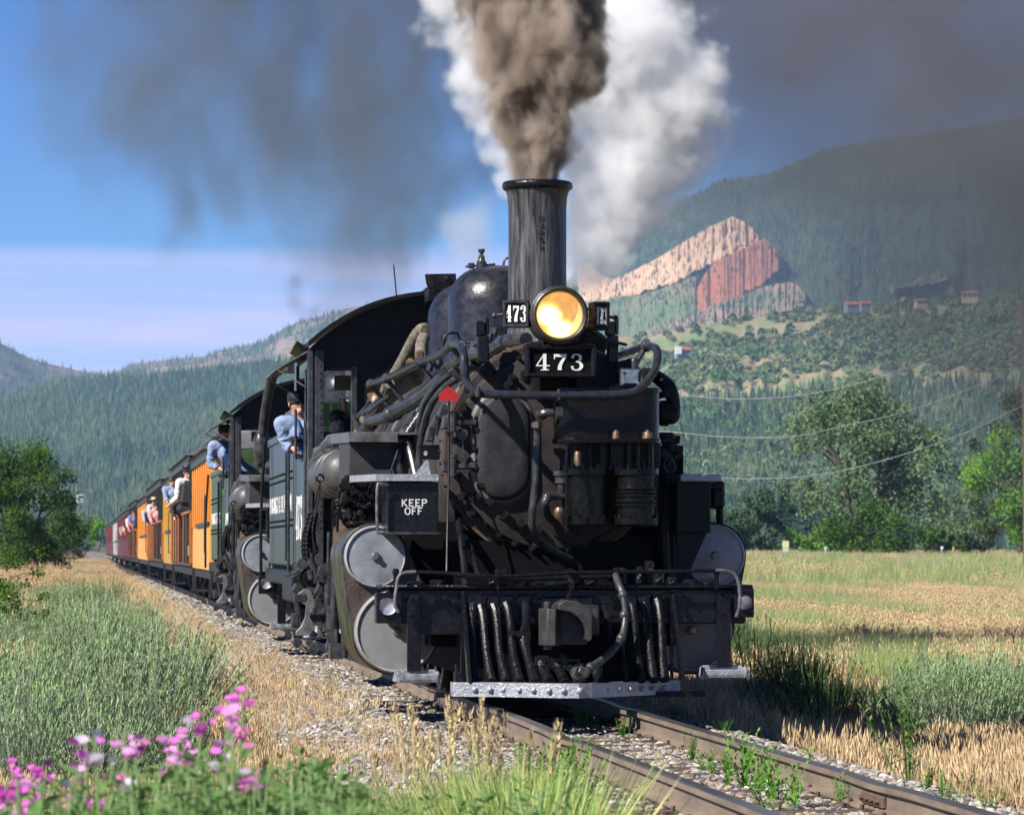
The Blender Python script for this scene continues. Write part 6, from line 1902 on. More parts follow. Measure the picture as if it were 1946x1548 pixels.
    for yy in (.2, Ln - .2):
        for sg in (-1, 1):
            b.bx(sg * 1.2 - .15, sg * 1.2 + .15, yy - .25, yy + .25, .35, .38); b.bx(sg * 1.33 - .01, sg * 1.33 + .01, yy - .25, yy - .22, .35, .8); b.bx(sg * 1.33 - .01, sg * 1.33 + .01, yy + .22, yy + .25, .35, .8)
    for yy in (1.9, Ln - 1.9): truck(b, yy)
    b.bx(-.1, .1, -.5, Ln + .5, .52, .66)
    b.build('underframe', M_under, t, smooth=0)
    return t
# ------------------------------------------------------------------ people
M_skin = mat('skin', (.55, .30, .21), .5, (.48, .25, .17), 30)
M_shirt = mat('denim_shirt', (.25, .32, .50), .8, (.19, .25, .42), 14, bump=.5, bscale=18, bdist=.02)
M_over = mat('denim_overalls', (.07, .14, .34), .8, (.04, .09, .24), 16, bump=.5)
M_blkcl = mat('black_cloth', (.018, .018, .022), .7)
M_whcl = mat('white_cloth', (.72, .73, .75), .7)
M_capb = mat('black_cap', (.015, .014, .016), .45)
M_hair = mat('dark_hair', (.03, .02, .015), .6)
M_lens = mat('dark_glasses', (.01, .01, .012), .1)

def skinned(name, J, edges, rad, m, parent, lv=2, rootv=None):
    names = list(J); me = bpy.data.meshes.new(name)
    me.from_pydata([tuple(J[k]) for k in names], [(names.index(a), names.index(b)) for a, b in edges], [])
    o = bpy.data.objects.new(name, me); COL.objects.link(o); o.parent = parent
    s = o.modifiers.new('skin', 'SKIN'); s.use_smooth_shade = True
    if not me.skin_vertices: 
        me.attributes
    for i, k in enumerate(names):
        r = rad[k]; me.skin_vertices[0].data[i].radius = (r, r) if not isinstance(r, tuple) else r
        me.skin_vertices[0].data[i].use_root = (k == (rootv or names[0]))
    sb = o.modifiers.new('sub', 'SUBSURF'); sb.levels = sb.render_levels = lv
    me.materials.append(m)
    return o

def person(loc, face, label, lean=0.0, shirt=None, legs=None, bib=False, hat='cap', arm='rest', fingers=False, sc=1.0, group=None, hand=None, glasses=False, seated=False, hatm=None, elbow=None, hand2=None, head_off=(0, 0)):
    """loc = point under the head at shoulder height (world), face = heading in radians (0 looks to -y);
    lean: how far the pelvis is shifted to +x (into the car). Local frame: x right of the picture, -y forward."""
    root = empty('person', loc, 0); tag(root, label, 'person', group)
    F = Matrix.Rotation(face, 3, 'Z')
    def V(x, y, z): return (F @ Vector((x, y, 0)) + Vector((0, 0, z))) * sc
    pz = -.50; lean = max(lean, (-1.08 - loc[0]) / sc)
    hx, hy = head_off
    J = {'pelvis': Vector((lean, .04, pz)) * sc, 'waist': Vector((lean * .45, .02, -.33)) * sc, 'chest': Vector((lean * .10, .0, -.12)) * sc, 'neckb': V(0, 0, .0), 'neck': V(0, -.01, .07) + Vector((hx * .5, hy * .5, 0)), 'head': V(0, -.03, .15) + Vector((hx, hy, 0)), 'crown': V(0, -.01, .235) + Vector((hx, hy, 0))}
    E = [('pelvis', 'waist'), ('waist', 'chest'), ('chest', 'neckb'), ('neckb', 'neck'), ('neck', 'head'), ('head', 'crown')]
    rd = {'pelvis': .14, 'waist': .13, 'chest': .165, 'neckb': .075, 'neck': .052, 'head': .082, 'crown': .070}
    for s, nm in ((-1, 'l'), (1, 'r')):
        J['sh' + nm] = V(s * .18, .0, -.03); rd['sh' + nm] = .052; E.append(('chest', 'sh' + nm))
        if s == -1 and elbow is not None: el, ha = Vector(elbow), Vector(hand)
        elif s == 1 and hand2 is not None: ha = Vector(hand2); el = (J['sh' + nm] + ha) / 2 + Vector((0, .0, -.13 * sc))
        else: el, ha = V(s * .24, -.02, -.30), V(s * .16, -.16, -.45)
        J['el' + nm] = el; J['wr' + nm] = el + (ha - el) * .85; J['ha' + nm] = ha
        rd['el' + nm] = .037; rd['wr' + nm] = .029; rd['ha' + nm] = .033
        E += [('sh' + nm, 'el' + nm), ('el' + nm, 'wr' + nm), ('wr' + nm, 'ha' + nm)]
        d = (ha - el).normalized(); up = Vector((0, 0, 1)); side = d.cross(up).normalized()
        if fingers:
            for q in range(4):
                b0 = ha + d * .03 + side * (-.030 + .020 * q); 
                J['f%s%da' % (nm, q)] = b0 + d * .02; J['f%s%db' % (nm, q)] = b0 + d * (.045 - .004 * abs(q - 1)) - up * .014; J['f%s%dc' % (nm, q)] = b0 + d * (.055 - .006 * abs(q - 1)) - up * .038
                for z, r_ in zip('abc', (.0105, .0098, .0088)): rd['f%s%d%s' % (nm, q, z)] = r_
                E += [('ha' + nm, 'f%s%da' % (nm, q)), ('f%s%da' % (nm, q), 'f%s%db' % (nm, q)), ('f%s%db' % (nm, q), 'f%s%dc' % (nm, q))]
            J['t%sa' % nm] = ha + side * -.035 - d * .005; J['t%sb' % nm] = ha + side * -.045 + d * .03 - up * .01
            rd['t%sa' % nm] = .013; rd['t%sb' % nm] = .011; E += [('ha' + nm, 't%sa' % nm), ('t%sa' % nm, 't%sb' % nm)]
        else:
            J['hb' + nm] = ha + d * .07; rd['hb' + nm] = .022; E.append(('ha' + nm, 'hb' + nm))
        hp = J['pelvis'] + Vector((0, s * .09, -.04)) * sc
        if seated: kn, ft = hp + Vector((.05, -.38, .02)) * sc, hp + Vector((.05, -.42, -.42)) * sc
        else: kn, ft = hp + Vector((.02, -.03, -.42)) * sc, hp + Vector((.02, .02, -.86)) * sc
        J['hp' + nm], J['kn' + nm], J['ft' + nm] = hp, kn, ft; J['to' + nm] = ft + Vector((0, -.14, -.02)) * sc
        rd['hp' + nm], rd['kn' + nm], rd['ft' + nm], rd['to' + nm] = .095, .062, .042, .035
        E += [('pelvis', 'hp' + nm), ('hp' + nm, 'kn' + nm), ('kn' + nm, 'ft' + nm), ('ft' + nm, 'to' + nm)]
    rd = {k: r_ * sc for k, r_ in rd.items()}
    rb = dict(rd)
    for k in ('pelvis', 'waist', 'chest'): rb[k] *= .74
    for k in ('shl', 'shr', 'ell', 'elr'): rb[k] *= .85
    skinned('body', J, E, rb, M_skin, root)
    # clothing: a little larger than the body
    g = .013 * sc
    b = MB(); q = sc
    nb = J['neckb'] + Vector((0, 0, -.015)) * q
    top = J['chest'].lerp(J['neckb'], .55)
    b.tube([J['pelvis'], J['waist'], J['chest'], top, nb], [.145 * q, .14 * q, .165 * q, .135 * q, .068 * q], 16, 4)
    b.sphere(J['pelvis'], .145 * q, 14, 10)
    for nm in 'lr':
        sh, el, wr = J['sh' + nm], J['el' + nm], J['wr' + nm]
        cf = el + (wr - el) * .8
        b.tube([top, sh.lerp(top, .35), sh, sh.lerp(el, .5), el, el.lerp(cf, .5), cf], [.10 * q, .092 * q, .068 * q, .060 * q, .054 * q, .052 * q, .045 * q], 12, 4)
        b.sphere(sh, .070 * q, 12, 9)
    for k in range(5):                                             # creases round the waist and sleeves
        for (p0, p1, r_) in ((J['waist'], J['chest'], .150), (J['shl'], J['ell'], .066), (J['shr'], J['elr'], .066), (J['ell'], J['wrl'], .054)):
            c_ = p0.lerp(p1, .1 + .18 * k); d_ = (p1 - p0).normalized() + Vector((.5 * math.sin(k * 2.3 + r_ * 40), .4 * math.cos(k * 1.7), 0))
            b.lathe([(r_ * q, -.006), ((r_ + .010) * q, 0), (r_ * q, .006), ((r_ - .02) * q, 0), (r_ * q, -.006)], c_, d_, 18)
    b.sphere(nb, .072 * q, 12, 8, (1.15, 1.15, .5))
    sh_o = b.build('shirt', shirt or M_shirt, root, smooth=180)
    rm = sh_o.modifiers.new('remesh', 'REMESH'); rm.mode = 'VOXEL'; rm.voxel_size = .012; rm.use_smooth_shade = True
    sm2 = sh_o.modifiers.new('smooth', 'SMOOTH'); sm2.factor = .5; sm2.iterations = 3
    JL = {k: J[k] for k in ('pelvis', 'hpl', 'knl', 'ftl', 'hpr', 'knr', 'ftr')}
    if bib: JL['waist'] = J['waist']
    RL = {k: rd[k] + g * 1.5 for k in JL}
    EL = [('pelvis', 'hpl'), ('hpl', 'knl'), ('knl', 'ftl'), ('pelvis', 'hpr'), ('hpr', 'knr'), ('knr', 'ftr')] + ([('pelvis', 'waist')] if bib else [])
    skinned('trousers', JL, EL, RL, legs or M_over, root, 1)
    hd = J['head']; cr = J['crown']
    if bib:
        b = MB(); ch = J['chest']
        f = F @ Vector((0, -1, 0)); sd = F @ Vector((1, 0, 0))
        c0 = ch + f * .168 + Vector((0, 0, -.10))
        b.add([c0 - sd * .10 + Vector((0, 0, .11)), c0 + sd * .10 + Vector((0, 0, .11)), c0 + sd * .13 - Vector((0, 0, .16)), c0 - sd * .13 - Vector((0, 0, .16)),
               c0 - sd * .10 + Vector((0, 0, .11)) - f * .03, c0 + sd * .10 + Vector((0, 0, .11)) - f * .03, c0 + sd * .13 - Vector((0, 0, .16)) - f * .03, c0 - sd * .13 - Vector((0, 0, .16)) - f * .03],
              [(0, 1, 2, 3), (7, 6, 5, 4), (0, 4, 5, 1), (1, 5, 6, 2), (2, 6, 7, 3), (3, 7, 4, 0)])
        for s in (-1, 1):
            b.tube([c0 + sd * s * .085 + Vector((0, 0, .10)), ch + sd * s * .10 + f * .13 + Vector((0, 0, .09)), ch + sd * s * .10 + Vector((0, 0, .165)), ch + sd * s * .10 - f * .13 + Vector((0, 0, .05))], .017 * sc, 6)
        b.build('overall_bib', M_over, root)
    # face
    f = F @ Vector((0, -1, 0)); sd = F @ Vector((1, 0, 0)); R_ = .082 * sc
    b = MB()
    b.sphere(hd + f * R_ * 1.04 - Vector((0, 0, .004)), R_ * .20, 8, 6, (1, 1, 1.5))
    for s in (-1, 1): b.sphere(hd + sd * s * R_ * 1.02 + Vector((0, 0, .0)), R_ * .24, 8, 6, (.5, .7, 1.2))
    b.sphere(hd + f * R_ * .72 - Vector((0, 0, R_ * .75)), R_ * .42, 10, 8)
    b.build('face', M_skin, root, smooth=80)
    b = MB()
    for s in (-1, 1): b.sphere(hd + f * R_ * .95 + sd * s * R_ * .36 + Vector((0, 0, R_ * .22)), R_ * (.26 if glasses else .11), 8, 6, (1, .6, .8))
    if glasses: b.cyl(hd + f * R_ * 1.0 - sd * R_ * .4 + Vector((0, 0, R_ * .25)), hd + f * R_ * 1.0 + sd * R_ * .4 + Vector((0, 0, R_ * .25)), .004, n=5)
    b.build('sunglasses' if glasses else 'eyes', M_lens, root, smooth=80)
    b = MB(); b.sphere(hd + f * R_ * .97 - Vector((0, 0, R_ * .48)), R_ * .2, 8, 5, (1.2, .4, .25)); b.build('mouth', mat('lips', (.35, .12, .10), .5), root, smooth=80)
    b = MB(); b.sphere(hd - f * R_ * .18 + Vector((0, 0, R_ * .5)), R_ * 1.12, 12, 8, (1, 1, .85)); b.build('hair', M_hair, root, smooth=80)
    if hat:
        b = MB()
        hm = hatm or M_capb
        c = hd + Vector((0, 0, R_ * .62))
        if hat == 'cap':
            b.lathe([(R_ * 1.16, 0), (R_ * 1.2, R_ * .3), (R_ * 1.12, R_ * .75), (R_ * .7, R_ * .98), (0, R_ * 1.0)], c, EZ_, 18)
            b.prism([(-R_ * .95, 0), (R_ * .95, 0), (R_ * .75, R_ * 1.1), (0, R_ * 1.35), (-R_ * .75, R_ * 1.1)], 0, .008, (c + f * R_ * .75, sd, (f + Vector((0, 0, -.25))).normalized(), Vector((0, 0, 1))))
        elif hat == 'peaked':
            b.lathe([(R_ * 1.12, 0), (R_ * 1.12, R_ * .5), (R_ * 1.42, R_ * .85), (R_ * 1.35, R_ * 1.0), (0, R_ * 1.1)], c, EZ_, 18)
            b.prism([(-R_ * .9, 0), (R_ * .9, 0), (R_ * .7, R_ * .7), (0, R_ * .9), (-R_ * .7, R_ * .7)], 0, .008, (c + f * R_ * .8, sd, (f + Vector((0, 0, -.6))).normalized(), Vector((0, 0, 1))))
        elif hat == 'brim':
            b.lathe([(R_ * 1.9, -.004), (R_ * 1.9, .004), (R_ * 1.1, .01), (R_ * 1.05, R_ * .9), (0, R_ * 1.0)], c, EZ_, 18)
        b.build('cap' if hat != 'brim' else 'sun_hat', hm, root, smooth=50)
    return root
# ------------------------------------------------------------------ the train
loco = make_loco()
tag(loco, 'leading black steam locomotive with lit headlight and 473 number plate', 'locomotive', 'double-headed steam locomotives')
ten = make_tender()
hose = MB(); hose.tube([P(556, 700, 16.2), P(538, 701, 16.6), P(520, 712, 17.0), P(511, 745, 17.2), P(502, 800, 17.4), P(498, 845, 17.5), P(492, 885, 17.6)], .062, 12)
for i in range(30):
    t = i / 29
hose.lathe([(.05, -.2), (.10, -.12), (.10, .12), (.05, .2)], P(497, 850, 17.5), EZ, 12)
hose.build('water_hose', M_pipe, ten)
tag(ten, 'first tender, streaked green, with tall white railroad lettering, behind the leading cab', 'tender', 'tenders')
index_kids()
SKIP = ('number_plate', 'flag', 'aerial', 'stencil_letters', 'bulb')
loco2 = copy_tree(loco, None, SKIP); loco2.location.y = 17.9
tag(loco2, 'second steam locomotive, mostly hidden behind the first tender', 'locomotive', 'double-headed steam locomotives')
ten2 = copy_tree(ten, None, ('water_hose',)); ten2.location.y = 18.9
tag(ten2, 'second tender, darker green, just ahead of the orange coach', 'tender', 'tenders')
# bright mossy green paint for the second tender
gm = mat('moss_green_tender', (.05, .10, .035), .4, (.02, .035, .02), 5, lo=.4, hi=.7)
for o in list(bpy.data.objects):
    if o.parent == ten2 and o.name.split('.')[0] in ('water_tank', 'coping'):
        o.data = o.data.copy(); o.data.materials.clear(); o.data.materials.append(gm)
# the green tank nose seen over the second tender's front
coach(36.2, 45.3, 'closed', 'orange yellow boarded coach directly behind the second tender', M_yel, M_yel2)
coach(46.2, 61.0, 'open', 'nearest open-air car with conductor leaning out over orange boards', M_orr)
coach(61.9, 70.2, 'closed', 'short mustard panelled coach between the first two open-air cars', M_must, M_must)
coach(71.0, 92.0, 'open', 'second open-air car with passengers in white at its orange railing', M_orr)
coach(92.9, 112.2, 'closed', 'yellow boarded coach in front of the last open-air car', M_yel, M_yel2)
coach(113.2, 134.0, 'open', 'farthest open-air car, next to the maroon coaches', M_orr)
coach(134.8, 160.0, 'maroon', 'first maroon coach behind the orange cars', M_mar)
coach(161.0, 186.0, 'maroon', 'maroon coach just before the grey car', M_mar)
coach(187.0, 212.0, 'maroon', 'grey car between the maroon coaches', M_gr)
coach(213.0, 240.0, 'maroon', 'maroon coach just beyond the grey car', M_mar)
coach(241.0, 275.0, 'maroon', 'last maroon coach at the tail of the train', M_mar)

# crew and passengers
def at(px, py, Y): return P(px, py, Y)
c = at(566, 799, 8.75)
person(c, .35, 'engineer in denim shirt and overalls with black cap leaning from the leading cab', lean=.32, bib=True, fingers=True, sc=1.02, seated=True,
       elbow=at(546, 848, 8.7) - c, hand=at(560, 853, 8.62) - c + Vector((0, -.0, .0)), hand2=Vector((.16, -.12, -.30)), head_off=(-.02, -.02))
c2 = at(640, 830, 8.6)
person(c2, .2, 'crewman in dark shirt inside the leading cab behind the front window', lean=.1, sc=1.0, seated=True, hat=None, shirt=mat('dark_blue_shirt', (.03, .05, .12), .8), hand2=at(655, 770, 8.6) - c2)
c = at(425.5, 843, 26.7)
person(c, .35, 'crewman in blue shirt and dark cap leaning from the second cab', lean=.32, bib=True, sc=1.0, seated=True, glasses=True, elbow=Vector((-.20, -.02, -.30)), hand=Vector((-.06, -.10, -.37)), hand2=Vector((.16, -.12, -.30)), hatm=mat('maroon_cap', (.05, .02, .025), .7))
c = at(355, 913, 47.0)
person(c, .55, 'conductor in black waistcoat, peaked cap and sunglasses leaning out of the nearest open car', lean=.30, sc=1.04, hat='peaked', glasses=True, shirt=M_whcl, legs=M_blkcl,
       elbow=Vector((-.20, -.1, -.34)), hand=Vector((-.36, -.16, -.50)), hand2=Vector((.2, -.1, -.4)))
q = MB(); q.box(Vector(c) + Vector((.02, -.03, -.26)), (.34, .34, .52), Matrix.Rotation(.12, 3, 'Y'), .08); w = q.build('waistcoat', M_blkcl, None); bpy.context.view_layer.update()
for o in bpy.data.objects:
    if o.get('label', '').startswith('conductor'): w.parent = o; w.matrix_parent_inverse = Matrix.Translation(o.location).inverted()
folk = [(331, 924, 58.5, 'passenger', M_shirt, None, 'dark haired passenger leaning out at the rear of the nearest open car'),
        (343, 953, 52.0, 'x', M_blkcl, None, 'passenger in black resting arms on the railing below the conductor'),
        (298, 958, 79.0, 'x', M_whcl, 'brim', 'passenger in white shirt and sun hat in the second open car'),
        (303, 968, 76.5, 'x', mat('pink_cloth', (.6, .3, .3), .7), None, 'bare headed passenger in pink nearest us in the second open car'),
        (286, 968, 87.0, 'x', mat('light_blue_cloth', (.35, .45, .6), .7), None, 'passenger in light blue at the back of the second open car'),
        (292, 972, 83.0, 'x', M_blkcl, None, 'passenger in black in the middle of the second open car'),
        (257, 978, 118.0, 'x', mat('purple_cloth', (.2, .15, .35), .7), None, 'passenger in purple at the front of the farthest open car'),
        (251, 984, 126.0, 'x', M_whcl, None, 'passenger in white at the back of the farthest open car'),
        (254, 990, 122.0, 'x', mat('rose_cloth', (.5, .2, .22), .7), 'brim', 'passenger in rose with hat in the farthest open car'),
        (236, 1000, 150.0, 'x', mat('tan_cloth', (.5, .38, .28), .7), None, 'passenger leaning from the first maroon coach')]
for i, (px, py, Y, _, sh, ht, lb) in enumerate(folk):
    c = at(px, py + 3, Y); c.x = max(min(c.x, -1.46), -1.55)
    person(c, .3 + .2 * (i % 3), lb, lean=.22, sc=.94, hat=ht, shirt=sh, legs=M_blkcl, elbow=Vector((-.12, -.12, -.26)), hand=Vector((-.10, -.26, -.33)), group='passengers leaning from the cars', hatm=mat('straw_hat', (.6, .5, .35), .8))

# ------------------------------------------------------------------ trees
def leaf_mat(nm, c1, c2, sc=.8): return mat(nm, c1, .75, c2, sc, lo=.35, hi=.65, transl=.25, spec=.2)
def tree(px, base_py, D, h, w, label, lm, n=9000, leaf=.28, seed=1, trunk_h=.22, stems=3, lobes=16, zsq=1.0, name='cottonwood_tree', sparse=0.0, group=None):
    """h, w in metres"""
    r = random.Random(seed); g = np.random.default_rng(seed)
    base = PD(px, base_py, D)
    t = empty(name, base); tag(t, label, 'tree', group)
    tb = MB(); tips = []
    for s in range(stems):
        a = 6.28 * s / stems + r.uniform(-.5, .5); lean = w * .16
        p0 = Vector((math.cos(a) * .12 * stems ** .5, math.sin(a) * .12 * stems ** .5, -.4))
        p1 = Vector((math.cos(a) * lean * .5, math.sin(a) * lean * .5, h * trunk_h))
        p2 = Vector((math.cos(a) * lean * 1.2, math.sin(a) * lean * 1.2, h * .58))
        tb.tube([p0, p1, p2], [h * .022, h * .016, h * .007], 7)
        for k in range(6):
            q = p1.lerp(p2, k / 5); aa = a + r.uniform(-1.6, 1.6); ln = w * r.uniform(.22, .42)
            q2 = q + Vector((math.cos(aa) * ln, math.sin(aa) * ln, h * r.uniform(.05, .22)))
            tb.tube([q, q.lerp(q2, .5) + Vector((0, 0, .03 * h)), q2], [h * .008, h * .005, h * .002], 5); tips.append(q2)
    tb.build('trunk', mat('grey_bark', (.09, .07, .055), .9, (.05, .04, .035), 3), t)
    # leaf clusters: lobes spread over an uneven crown
    cs = []
    for k in range(lobes):
        a = r.uniform(0, 6.28); e = r.uniform(0, 1) ** .6; rr = (w / 2) * e * .78
        z = h * (trunk_h + (1 - trunk_h) * r.uniform(.08, .92)); lim = math.sin(PI * min(1, max(0.08, (z / h - trunk_h * .5) / (1 - trunk_h * .5)) ** zsq)) ** .55
        cs.append((math.cos(a) * rr * lim, math.sin(a) * rr * lim, z, w * r.uniform(.09, .20)))
    for q in tips: cs.append((q.x, q.y, q.z, w * r.uniform(.08, .15)))
    cs = np.array(cs)
    wts = cs[:, 3] ** 2; idx = g.choice(len(cs), n, p=wts / wts.sum())
    d = g.normal(size=(n, 3)); d /= np.linalg.norm(d, axis=1)[:, None]
    rad = g.random(n) ** .45 * g.uniform(.7, 1.25, n)
    c = cs[idx, :3] + d * (cs[idx, 3] * rad)[:, None] * np.array([1, 1, .85])
    c[:, 2] = np.maximum(c[:, 2], .05 * h)
    u = g.normal(size=(n, 3)); u /= np.linalg.norm(u, axis=1)[:, None]
    v = np.cross(u, g.normal(size=(n, 3))); v /= np.linalg.norm(v, axis=1)[:, None]
    L = leaf * g.uniform(.6, 1.3, n)[:, None]
    V = np.stack([c - u * L * .5, c + v * L * .32, c + u * L * .5, c - v * L * .32], 1).reshape(-1, 3)
    me = bpy.data.meshes.new('crown'); me.from_pydata(V.tolist(), [], np.arange(4 * n).reshape(-1, 4).tolist()); me.materials.append(lm)
    o = bpy.data.objects.new('crown', me); COL.objects.link(o); o.parent = t
    return t
LMd = leaf_mat('willow_leaf', (.20, .29, .13), (.09, .15, .07), .5)
LMb = leaf_mat('bright_leaf', (.18, .36, .04), (.09, .20, .03), .5)
LMk = leaf_mat('dark_leaf', (.11, .22, .025), (.02, .05, .01), 1.2)
LMs = leaf_mat('blue_spruce_leaf', (.06, .10, .075), (.03, .055, .045), .6)
TK = dict(group='trees at the field edge')
tree(1645, 1066, 300, 15.2, 12.8, 'large round grey green willow standing alone in the middle of the right field edge', LMd, 17000, .32, 5, .17, 5, 34, 1.0, sparse=.2, name='willow_tree', **TK)
tree(1665, 1070, 285, 4.6, 8.2, 'dark green thicket under the large round willow', LMk, 7000, .26, 8, .05, 3, 12, .8, name='shrub_thicket', **TK)
tree(1560, 1064, 330, 4.2, 5.4, 'low green bush just left of the large willow', LMb, 3000, .26, 9, .05, 2, 9, .8, name='bush', **TK)
tree(1965, 1075, 240, 10.5, 9.0, 'bright green tree cut by the right edge of the view', LMb, 16000, .27, 11, .1, 3, 22, .9, **TK)
tree(1950, 1072, 262, 13.0, 6.5, 'tall olive tree behind the bright one at the right edge', leaf_mat('olive_leaf', (.13, .17, .05), (.06, .09, .03), .5), 12000, .27, 14, .12, 2, 18, .8, **TK)
tree(1440, 1062, 330, 6.8, 5.2, 'bluish green tree right of the locomotive cylinder', leaf_mat('sage_leaf', (.09, .16, .08), (.045, .09, .045), .5), 8000, .28, 17, .08, 2, 16, .85, **TK)
tree(1400, 1060, 360, 5.2, 4.6, 'pale green tree half hidden by the locomotive', leaf_mat('sage_leaf', (.09, .16, .08), (.045, .09, .045), .5), 6000, .28, 19, .08, 2, 12, .85, **TK)
tree(1855, 1062, 380, 8.2, 6.8, 'hazy dark tree between the willow and the right edge trees', LMd, 7000, .32, 23, .1, 2, 14, .85, **TK)
tree(1800, 1064, 400, 6.0, 6.5, 'hazy shorter tree right behind the willow', LMd, 5000, .32, 29, .1, 2, 12, .85, **TK)
tree(1775, 1066, 310, 2.8, 3.4, 'small round bush right of the willow thicket', LMb, 1500, .22, 31, .05, 1, 6, .8, name='bush', **TK)
tree(1830, 1067, 300, 2.4, 4.0, 'low scrub by the small posts', leaf_mat('olive_leaf', (.13, .17, .05), (.06, .09, .03), .5), 1500, .22, 37, .05, 1, 6, .8, name='bush', **TK)
tree(38, 1092, 175, 6.3, 5.4, 'dark leafy tree beside the line at the left edge', LMk, 34000, .13, 41, .02, 4, 36, .8)
tree(118, 1066, 235, 3.2, 3.4, 'lower dark bush beyond the left edge tree', LMk, 6000, .14, 43, .02, 3, 14, .8, name='bush')
tree(185, 1042, 420, 3.6, 3.2, 'small green tree beside the tail of the train', LMb, 2500, .25, 47, .05, 1, 9, .8)
tree(148, 1030, 700, 6, 9, 'distant tree clump where the track vanishes', LMd, 3000, .4, 49, .05, 3, 10, .8)
def spruce(px, base, D, h, w, label, seed):
    t = empty('spruce_tree', PD(px, base, D)); tag(t, label, 'tree', 'blue spruces')
    r = random.Random(seed)
    b = MB(); b.cyl((0, 0, -.3), (0, 0, h), h * .014, .02, 7); b.build('trunk', mat('grey_bark', (.09, .07, .055)), t)
    vs, fs = [], []
    for k in range(34):
        z = h * (.05 + .93 * k / 34); R0 = w / 2 * (1 - k / 36) ** .85
        for q in range(9):
            a = r.uniform(0, 6.28); ln = R0 * r.uniform(.7, 1.15)
            for s in range(9):
                d_ = ln * (.25 + .75 * s / 9); sz = .30 * r.uniform(.6, 1.2)
                c = Vector((math.cos(a) * d_, math.sin(a) * d_, z - .18 * d_ + r.uniform(-.08, .08)))
                u = Vector((math.cos(a + r.uniform(-.8, .8)), math.sin(a + r.uniform(-.8, .8)), r.uniform(-.4, .1))) * sz; v = Vector((-u.y, u.x, r.uniform(-.1, .1))) * .5
                i = len(vs); vs += [tuple(c - v), tuple(c + u), tuple(c + v), tuple(c - u * .5)]; fs.append((i, i + 1, i + 2, i + 3))
    me = bpy.data.meshes.new('crown'); me.from_pydata(vs, [], fs); me.materials.append(LMs)
    o = bpy.data.objects.new('crown', me); COL.objects.link(o); o.parent = t
spruce(1493, 1056, 410, 8.4, 5.4, 'blue spruce nearest the bluish green tree', 1)
spruce(1540, 1056, 420, 9.2, 6.0, 'wide blue spruce just left of the willow', 2)
spruce(1600, 1056, 430, 8.6, 6.0, 'blue spruce seen through the left side of the willow', 3)
spruce(1780, 1058, 430, 8.0, 6.4, 'blue spruce showing right of the willow trunk', 4)

# ------------------------------------------------------------------ poles, wires and roadside posts
def pole(px, top, base, D, label, r0=.12, arm=True):
    a, c = PD(px, base, D), PD(px, top, D)
    t = empty('power_pole', a); tag(t, label, 'utility pole')
    b = MB(); b.cyl((0, 0, -.5), (0, 0, c.z - a.z), r0, r0 * .75, 10); b.build('post', mat('pole_wood', (.17, .09, .06), .85), t)
    if not arm: return
    b = MB(); b.box((0, 0, (c.z - a.z) * .93), (1.8, .12, .14)); b.build('crossarm', mat('pole_wood', (.17, .09, .06), .85), t)
pole(1947, 560, 1068, 150, 'brown power pole at the right edge', .06, False)
pole(13, 862, 1070, 330, 'thin power pole above the left edge tree', .12)
wm = mat('bright_wire', (.45, .46, .5), .45, metal=.3)
for k, pts in enumerate(([(1200, 742), (1290, 750), (1400, 758), (1520, 751), (1640, 726), (1800, 670), (1946, 604), (2100, 530)], [(1200, 815), (1290, 822), (1380, 830), (1500, 830), (1600, 810), (1740, 776), (1946, 698), (2100, 630)],
                         [(1200, 895), (1300, 903), (1400, 909), (1520, 906), (1640, 885), (1810, 832), (1946, 770), (2100, 700)])):
    b = MB(); b.tube([PD(x, y, 150 - 3 * i) for i, (x, y) in enumerate(pts)], .012, 4, 6)
    o = b.build('power_line', wm, None); tag(o, ('highest', 'middle', 'lowest')[k] + ' of the three pale wires sagging across the right hillside', 'power line', 'power lines')
for (px, base, D, h, cc, lb) in ((1493, 1066, 280, 1.3, (.75, .72, .3), 'yellow and white marker sign left of the willow'), (1790, 1066, 300, 1.1, (.8, .8, .8), 'small white capped post right of the willow'), (1569, 1062, 300, .9, (.7, .72, .7), 'short pale post in front of the low green bush')):
    a = PD(px, base, D); t = empty('marker_post', a); tag(t, lb, 'sign')
    b = MB(); b.cyl((0, 0, -.3), (0, 0, h), .05, n=8); b.build('post', mat('pale_post', (.6, .62, .6), .7), t)
    b = MB(); b.box((0, -.03, h), (.5 if px == 1493 else .22, .05, .5 if px == 1493 else .22)); b.build('sign_plate', mat('sign_%d' % px, cc, .6), t)
    if px == 1493: b = MB(); b.box((0, -.03, h - .42), (.45, .05, .28)); b.build('sign_plate', mat('pale_post', (.6, .62, .6)), t)
a = PD(1835, 1062, 320); t = empty('hydrant_gate', a); tag(t, 'low pink wall with yellow posts near the right edge', 'gate')
b = MB(); b.box((0, 0, .4), (2.0, .15, .8)); b.build('wall_panel', mat('pink_wall', (.5, .24, .18), .8), t)
for k in (-1, 0, 1): b = MB(); b.cyl((k * 1.1, -.12, -.2), (k * 1.1, -.12, 1.1), .06, n=8); b.build('yellow_post', mat('yellow_post', (.7, .6, .1), .6), t)
# gravel farm road across the field
def road_z(X, Y): return ground_z(X, Y) + .06
rd_ = grid_mesh('gravel_road', np.linspace(36, 64, 30), np.linspace(212, 219, 8), mat('pale_gravel', (.42, .40, .38), .9, (.34, .32, .29), .8), zf=road_z); tag(rd_, 'pale gravel track crossing the far field', None, kind='structure')

